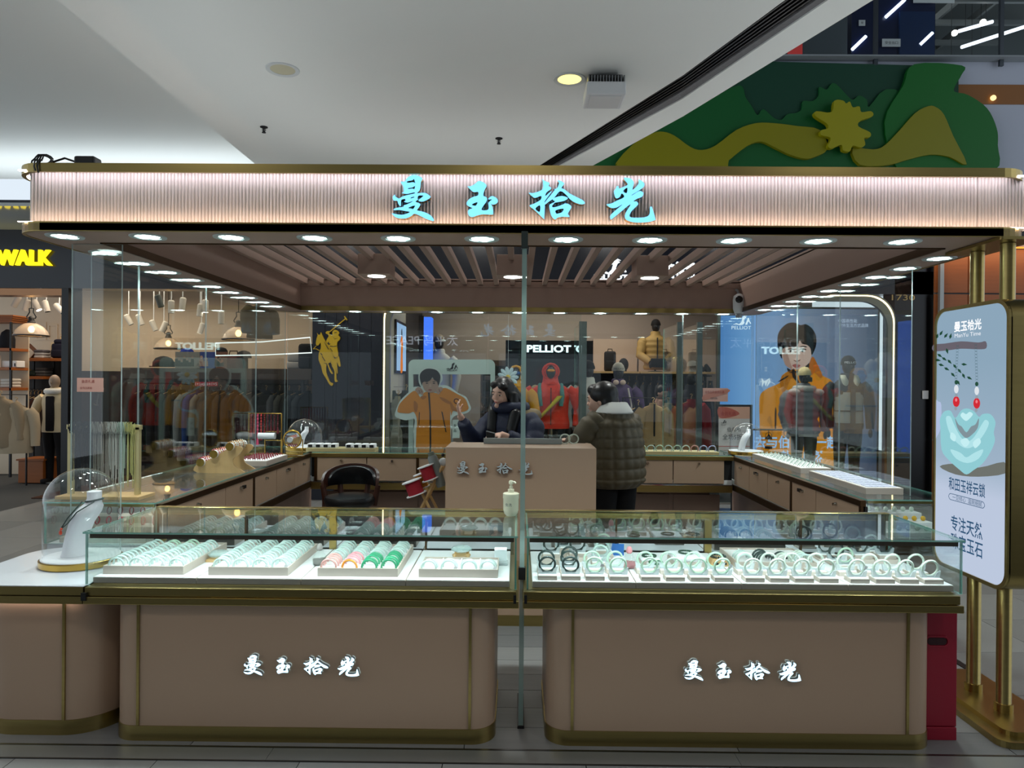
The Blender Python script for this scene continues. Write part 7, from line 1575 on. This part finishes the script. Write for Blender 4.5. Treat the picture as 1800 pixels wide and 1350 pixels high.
def hand(mb, wr, d, pn, s=1, curl=.6):
    """wrist point, direction to the fingers, palm normal; five unequal curled fingers"""
    d = Vector(d).normalized(); pn = Vector(pn); pn = (pn - d * pn.dot(d)).normalized(); sd = d.cross(pn); wr = Vector(wr)
    mb.loft([(wr, .024 * s, .018 * s, sd, pn), (wr + d * .03 * s, .034 * s, .015 * s, sd, pn), (wr + d * .08 * s, .038 * s, .013 * s, sd, pn), (wr + d * .09 * s, .034 * s, .010 * s, sd, pn)], 12)
    for k, ln in enumerate((.062, .072, .068, .052)):
        b = wr + d * .075 * s + sd * (.028 - k * .019) * s; pts = [b]; dd = d.copy()
        for q in range(3):
            c = curl * (.35 + .3 * q); dd = (dd * math.cos(c) + pn * math.sin(c)).normalized(); pts.append(pts[-1] + dd * ln * s * (.45, .32, .25)[q])
        mb.tube(pts, [.009 * s, .0088 * s, .008 * s, .0065 * s], 8)
    b = wr + d * .025 * s + sd * .03 * s; mb.tube([b, b + (sd * .6 + d * .7 + pn * .3) * .035 * s, b + (sd * .45 + d * 1.3 + pn * .9) * .045 * s], [.012 * s, .010 * s, .008 * s], 8)
def quilt(mb, secs, n, amp, nz, na, puff=0):
    """padded coat body: secs (z, cx, cy, rx, ry); nz horizontal and na vertical stitched lines"""
    N = 72; z0, z1 = secs[0][0], secs[-1][0]; rs = []
    for i in range(N + 1):
        z = z0 + (z1 - z0) * i / N
        for a, b in zip(secs, secs[1:]):
            if a[0] <= z <= b[0] + 1e-6: k = (z - a[0]) / (b[0] - a[0]); k = k * k * (3 - 2 * k); c = [a[j] + (b[j] - a[j]) * k for j in range(5)]; break
        ring = []
        for j in range(n):
            a = 2 * PI * j / n; q = min(abs(math.sin(PI * nz * i / N)), 1) ** .5 * (min(abs(math.sin(na * a / 2)), 1) ** .7 if na else 1); r = 1 + amp * (q - .5)
            ring.append((c[1] + c[3] * r * math.cos(a), c[2] + c[4] * r * math.sin(a), z))
        rs.append(ring)
    mb.rings(rs)
def sleeve(mb, pts, rr, amp, nq, n=14):
    P = []; R_ = []
    for i in range(len(pts) - 1):
        for k in range(12):
            u = k / 12; P.append(Vector(pts[i]).lerp(Vector(pts[i + 1]), u)); R_.append((rr[i] + (rr[i + 1] - rr[i]) * u) * (1 + amp * (abs(math.sin(PI * nq * (i + u))) ** .5 - .5)))
    P.append(Vector(pts[-1])); R_.append(rr[-1]); mb.tube(P, R_, n)
# ---- woman in navy at the back of the desk, looking down at what she holds
x = W(893, 700, 5.75).x + .02; y = 5.75
wm = thing('person', 'woman with long black hair in a navy coat looking down at her hand', 'person', (x, y, 0), -.55)
H = .98
Rh = Matrix.Rotation(.12, 3, 'Y') @ Matrix.Rotation(.26, 3, 'X'); hc = Vector((-.02, -.09, W(0 + 888, 690, 5.75).z))
T = lambda p: hc + Rh @ p
mb = MB(); head_mesh(mb, H, T)
mb.tube([(0, .02, 1.30), (-.01, -.02, hc.z - .12)], [.06, .05], 12)
mb.loft([((0, .02, .80), .14, .10), ((0, .02, 1.0), .13, .10), ((0, .02, 1.2), .15, .10), ((0, .02, 1.32), .13, .08), ((0, .01, 1.36), .06, .05)], 16)
wrR = Vector((-.24, -.36, 1.335)); wrL = Vector((.10, -.30, 1.20))
for s, el, wr in ((-1, Vector((-.25, -.16, 1.12)), wrR), (1, Vector((.25, -.08, 1.10)), wrL)): mb.tube([(s * .14, .02, 1.31), (s * .20, .0, 1.25), el, wr], [.05, .045, .04, .027], 10)
for s in (-1, 1): mb.tube([(s * .08, .02, .84), (s * .09, .0, .48), (s * .09, .03, .06)], [.085, .06, .045], 10); mb.tube([(s * .09, .05, .04), (s * .09, -.12, .03)], [.04, .03], 8)
hand(mb, wrR, (-.10, -.25, .9), (.5, .4, -.5), .95, .75); hand(mb, wrL, (-.3, -.7, -.1), (-.2, .1, -1), .95, .4)
remesh(mb, 'body', SKIN, wm, .0065)
face(wm, H, T)
mb = MB()       # hair: cap, centre parting and long falls over the shoulders
for c, R in (((0, .018, .035), (.090, .098, .098)), ((.062, .012, .02), (.030, .065, .085)), ((-.062, .012, .02), (.030, .065, .085)), ((.04, -.05, .075), (.04, .035, .03)), ((-.04, -.05, .075), (.04, .035, .03)), ((0, .05, -.03), (.085, .07, .10))):
    b = MB().ball((0, 0, 0), R[0] * H, R[1] * H, R[2] * H, 18, 12); c = Vector(c) * H; mb.add([T(Vector(p) + c) for p in b.v], b.f)
for s in (-1, 1):
    p0 = T(Vector((s * .085, .03, .0)) * H); mb.tube([p0, p0 + Vector((s * .012, .0, -.12)), Vector((s * .105, -.085, 1.36)), Vector((s * .09, -.125, 1.22)), Vector((s * .085, -.12, 1.10))], [.04, .042, .05, .045, .02], 10)
mb.tube([T(Vector((0, .07, 0)) * H), Vector((0, .10, 1.42)), Vector((0, .12, 1.25))], [.08, .085, .05], 12)
hr = remesh(mb, 'hair', HAIR, wm, .009)
nv = mat('coat_navy', (20, 30, 58), .6, bump=(90, .1)); mb = MB()
quilt(mb, [(.70, 0, .02, .21, .16), (.95, 0, .02, .205, .16), (1.2, 0, .02, .21, .16), (1.32, 0, .02, .195, .14), (1.38, 0, .02, .13, .11), (1.42, 0, .02, .10, .10)], 40, .06, 7, 0)
for s, el, wr in ((-1, Vector((-.26, -.15, 1.11)), wrR - Vector((-.03, .0, .05))), (1, Vector((.27, -.08, 1.08)), wrL + Vector((.03, .06, -.01)))): sleeve(mb, [(s * .15, .02, 1.32), (s * .22, .0, 1.24), el, wr], [.075, .085, .075, .048], .1, 1.5)
remesh(mb, 'coat', nv, wm, .011, 1)
MB().torus((0, .0, 1.40), .115, .045, 'z', 24, 10).build('coat_collar', nv, wm, smooth=True)
MB().torus((.03, .09, 1.33), .13, .055, 'z', 24, 10).build('fur_hood_trim', fab((128, 114, 90)), wm, smooth=True)
MB().loft([((0, .02, .06), .09, .07), ((0, .02, .78), .19, .13)], 16).build('trousers', fab((24, 24, 30)), wm, smooth=60)
g_ = wm.matrix_basis
pw = wmat(wm) @ (wrR + Vector((-.015, -.03, .115))); o = MB().torus((0, 0, 0), .018, .005, 'y', 16, 6).build('jade_ring', mat('wood_ring', (110, 80, 66), .4), smooth=True); o.location = pw; tag(o, 'small brown ring held up in the fingers of the woman in navy', 'ring')
pw = wmat(wm) @ (wrL + Vector((-.02, -.10, -.05))); o = thing('phone', 'dark phone in a glittery case in the other hand of the woman in navy', 'phone', pw, -.4); o.rotation_euler = (.5, .2, -.4)
MB().box(-.038, .038, -.005, .005, -.07, .09, bev=.004).build('phone_body', mat('glitter_case', (150, 158, 160), .3, bump=(500, 1)), o); MB().box(-.034, .034, -.0065, -.005, -.065, .085).build('screen', M['black'], o)
# ---- person in a quilted olive coat, seen from behind, leaning to the desk
x = W(1078, 750, 5.5).x; y = 5.52
pb_ = thing('person', 'person in an olive quilted coat with white collar, seen from behind', 'person', (x, y, 0), PI + .45)
H = 1.06; hz = W(1055, 703, 5.5).z
hc = Vector((.07, -.06, hz)); Rh = Matrix.Rotation(.75, 3, 'Z') @ Matrix.Rotation(.15, 3, 'X'); T = lambda p: hc + Rh @ p
mb = MB(); head_mesh(mb, H, T); mb.tube([(0, .02, 1.28), tuple(hc + Vector((-.02, .03, -.12)))], [.065, .055], 12)
mb.loft([((0, .02, .80), .15, .11), ((0, .02, 1.0), .14, .11), ((0, .02, 1.2), .16, .11), ((0, .02, 1.33), .14, .09), ((0, .01, 1.37), .07, .06)], 16)
wl, wr_ = Vector((.20, -.34, 1.13)), Vector((-.16, -.36, 1.08))
for s, el, wr in ((1, Vector((.29, -.06, 1.10)), wl), (-1, Vector((-.20, -.16, 1.10)), wr_)): mb.tube([(s * .15, .02, 1.32), (s * .19, .0, 1.25), el, wr], [.05, .045, .04, .027], 10)
for s in (-1, 1): mb.tube([(s * .09, .02, .84), (s * .09, .0, .48), (s * .09, .03, .06)], [.09, .06, .045], 10); mb.tube([(s * .09, .05, .04), (s * .09, -.12, .03)], [.04, .03], 8)
hand(mb, wl, (-.1, -.8, .05), (0, 0, -1), 1, .4); hand(mb, wr_, (.2, -.8, .05), (0, 0, -1), 1, .4)
remesh(mb, 'body', SKIN, pb_, .0065); face(pb_, H, T)
mb = MB()
for c, R in (((0, .026, .04), (.102, .108, .096)), ((0, .055, -.02), (.096, .075, .085)), ((.0, -.045, .08), (.062, .05, .045)), ((.062, .012, .03), (.026, .045, .055)), ((-.062, .012, .03), (.026, .045, .055))):
    b = MB().ball((0, 0, 0), R[0] * H, R[1] * H, R[2] * H, 18, 12); c = Vector(c) * H; mb.add([T(Vector(p) + c) for p in b.v], b.f)
remesh(mb, 'hair', HAIR, pb_, .009)
ol = mat('coat_olive', (84, 74, 52), .55, bump=(120, .08)); mb = MB()
quilt(mb, [(.80, 0, .03, .20, .16), (.86, 0, .035, .245, .20), (1.0, 0, .035, .245, .195), (1.15, 0, .03, .235, .18), (1.28, 0, .025, .215, .155), (1.36, 0, .02, .155, .12), (1.41, 0, .02, .09, .085)], 120, .075, 8, 18)
mb.build('coat_body', ol, pb_, smooth=True)
mb = MB()
for s, el, wr in ((1, Vector((.285, -.05, 1.08)), wl + Vector((0, .05, 0))), (-1, Vector((-.20, -.14, 1.08)), wr_ + Vector((0, .05, 0)))): sleeve(mb, [(s * .13, .02, 1.33), (s * (.225 if s > 0 else .17), .0, 1.24), el, wr], [.085, .095, .085, .055], .12, 2)
mb.build('coat_sleeves', ol, pb_, smooth=True)
rs = []
for k in range(25):
    a = -PI * .14 + (PI * 1.28) * k / 24; rs.append([(r * math.cos(a), .02 + r * math.sin(a) * .92, z) for r, z in ((.075, 1.40), (.085, 1.455), (.10, 1.45), (.15, 1.375), (.14, 1.365), (.085, 1.41))])
MB().rings(rs).build('white_collar', mat('collar_white', (206, 208, 204), .8), pb_, smooth=60)
mb = MB()
for s in (-1, 1): mb.loft([((s * .09, .03, .05), .06, .065), ((s * .09, .01, .45), .08, .085), ((s * .085, .02, .84), .105, .125)], 14)
mb.build('trousers', fab((14, 14, 18)), pb_, smooth=60)
for s in (-1, 1): MB().box(s * .09 - .048, s * .09 + .048, -.17, .09, 0, .075, bev=.02).build('shoe', M['black'], pb_, smooth=60)
# ---- shop assistant far back, dark clothes, holding red cloth
x = W(1164, 695, 11.5).x; y = 11.6
sp_ = thing('person', 'dark-clothed shop assistant deep in the outdoor store holding a red garment', 'person', (x, y, 0), .35); hz = W(1164, 690, 11.6).z
hc = Vector((0, -.03, hz)); Rh = Matrix.Rotation(.35, 3, 'X') @ Matrix.Rotation(.4, 3, 'Z'); T = lambda p: hc + Rh @ p
mb = MB(); head_mesh(mb, 1, T); zz = hz - .22; mb.tube([(0, .02, zz - .05), tuple(hc + Vector((0, .02, -.12)))], [.06, .05], 10)
mb.loft([((0, .02, .8), .14, .1), ((0, .02, zz - .1), .15, .1), ((0, .02, zz - .04), .07, .06)], 12)
wl, wr_ = Vector((.20, -.36, 1.05)), Vector((-.14, -.34, 1.02))
for s, wr in ((1, wl), (-1, wr_)): mb.tube([(s * .15, .02, zz - .1), (s * .25, -.06, 1.06), wr], [.05, .04, .028], 8)
for s in (-1, 1): mb.tube([(s * .08, .02, .84), (s * .09, .03, .05)], [.085, .05], 8)
hand(mb, wl, (-.1, -.8, .05), (0, 0, -1), 1, .5); hand(mb, wr_, (.2, -.8, .05), (0, 0, -1), 1, .5)
remesh(mb, 'body', SKIN, sp_, .012, 1); face(sp_, 1, T)
mb = MB()
for c, R in (((0, .022, .035), (.086, .096, .092)), ((0, .055, -.02), (.08, .06, .08)), ((0, -.04, .08), (.06, .05, .04))):
    b = MB().ball((0, 0, 0), *R, 14, 9); mb.add([T(Vector(p) + Vector(c)) for p in b.v], b.f)
remesh(mb, 'hair', HAIR, sp_, .014, 1)
mb = MB().loft([((0, .02, .75), .20, .15), ((0, .02, 1.0), .19, .14), ((0, .02, zz - .14), .20, .14), ((0, .02, zz - .06), .12, .1), ((0, .02, zz - .02), .08, .08)], 18)
for s, wr in ((1, wl), (-1, wr_)): mb.tube([(s * .15, .02, zz - .1), (s * .26, -.05, 1.05), wr + Vector((0, .05, 0))], [.075, .07, .045], 10)
mb.build('jumper', fab((18, 18, 20)), sp_, smooth=60)
mb = MB()
for s in (-1, 1): mb.loft([((s * .09, .03, .03), .06, .065), ((s * .09, .02, .8), .1, .12)], 10)
mb.build('trousers', fab((20, 20, 24)), sp_, smooth=60)
pw = wmat(sp_) @ Vector((.10, -.46, 1.02)); o = MB().ball((0, 0, 0), .16, .07, .06, 14, 8).ball((.14, 0, .03), .09, .06, .05, 12, 7).build('red_garment', fab((206, 20, 36)), smooth=True); o.location = pw; tag(o, 'crumpled red garment in the hands of the shop assistant', 'garment')
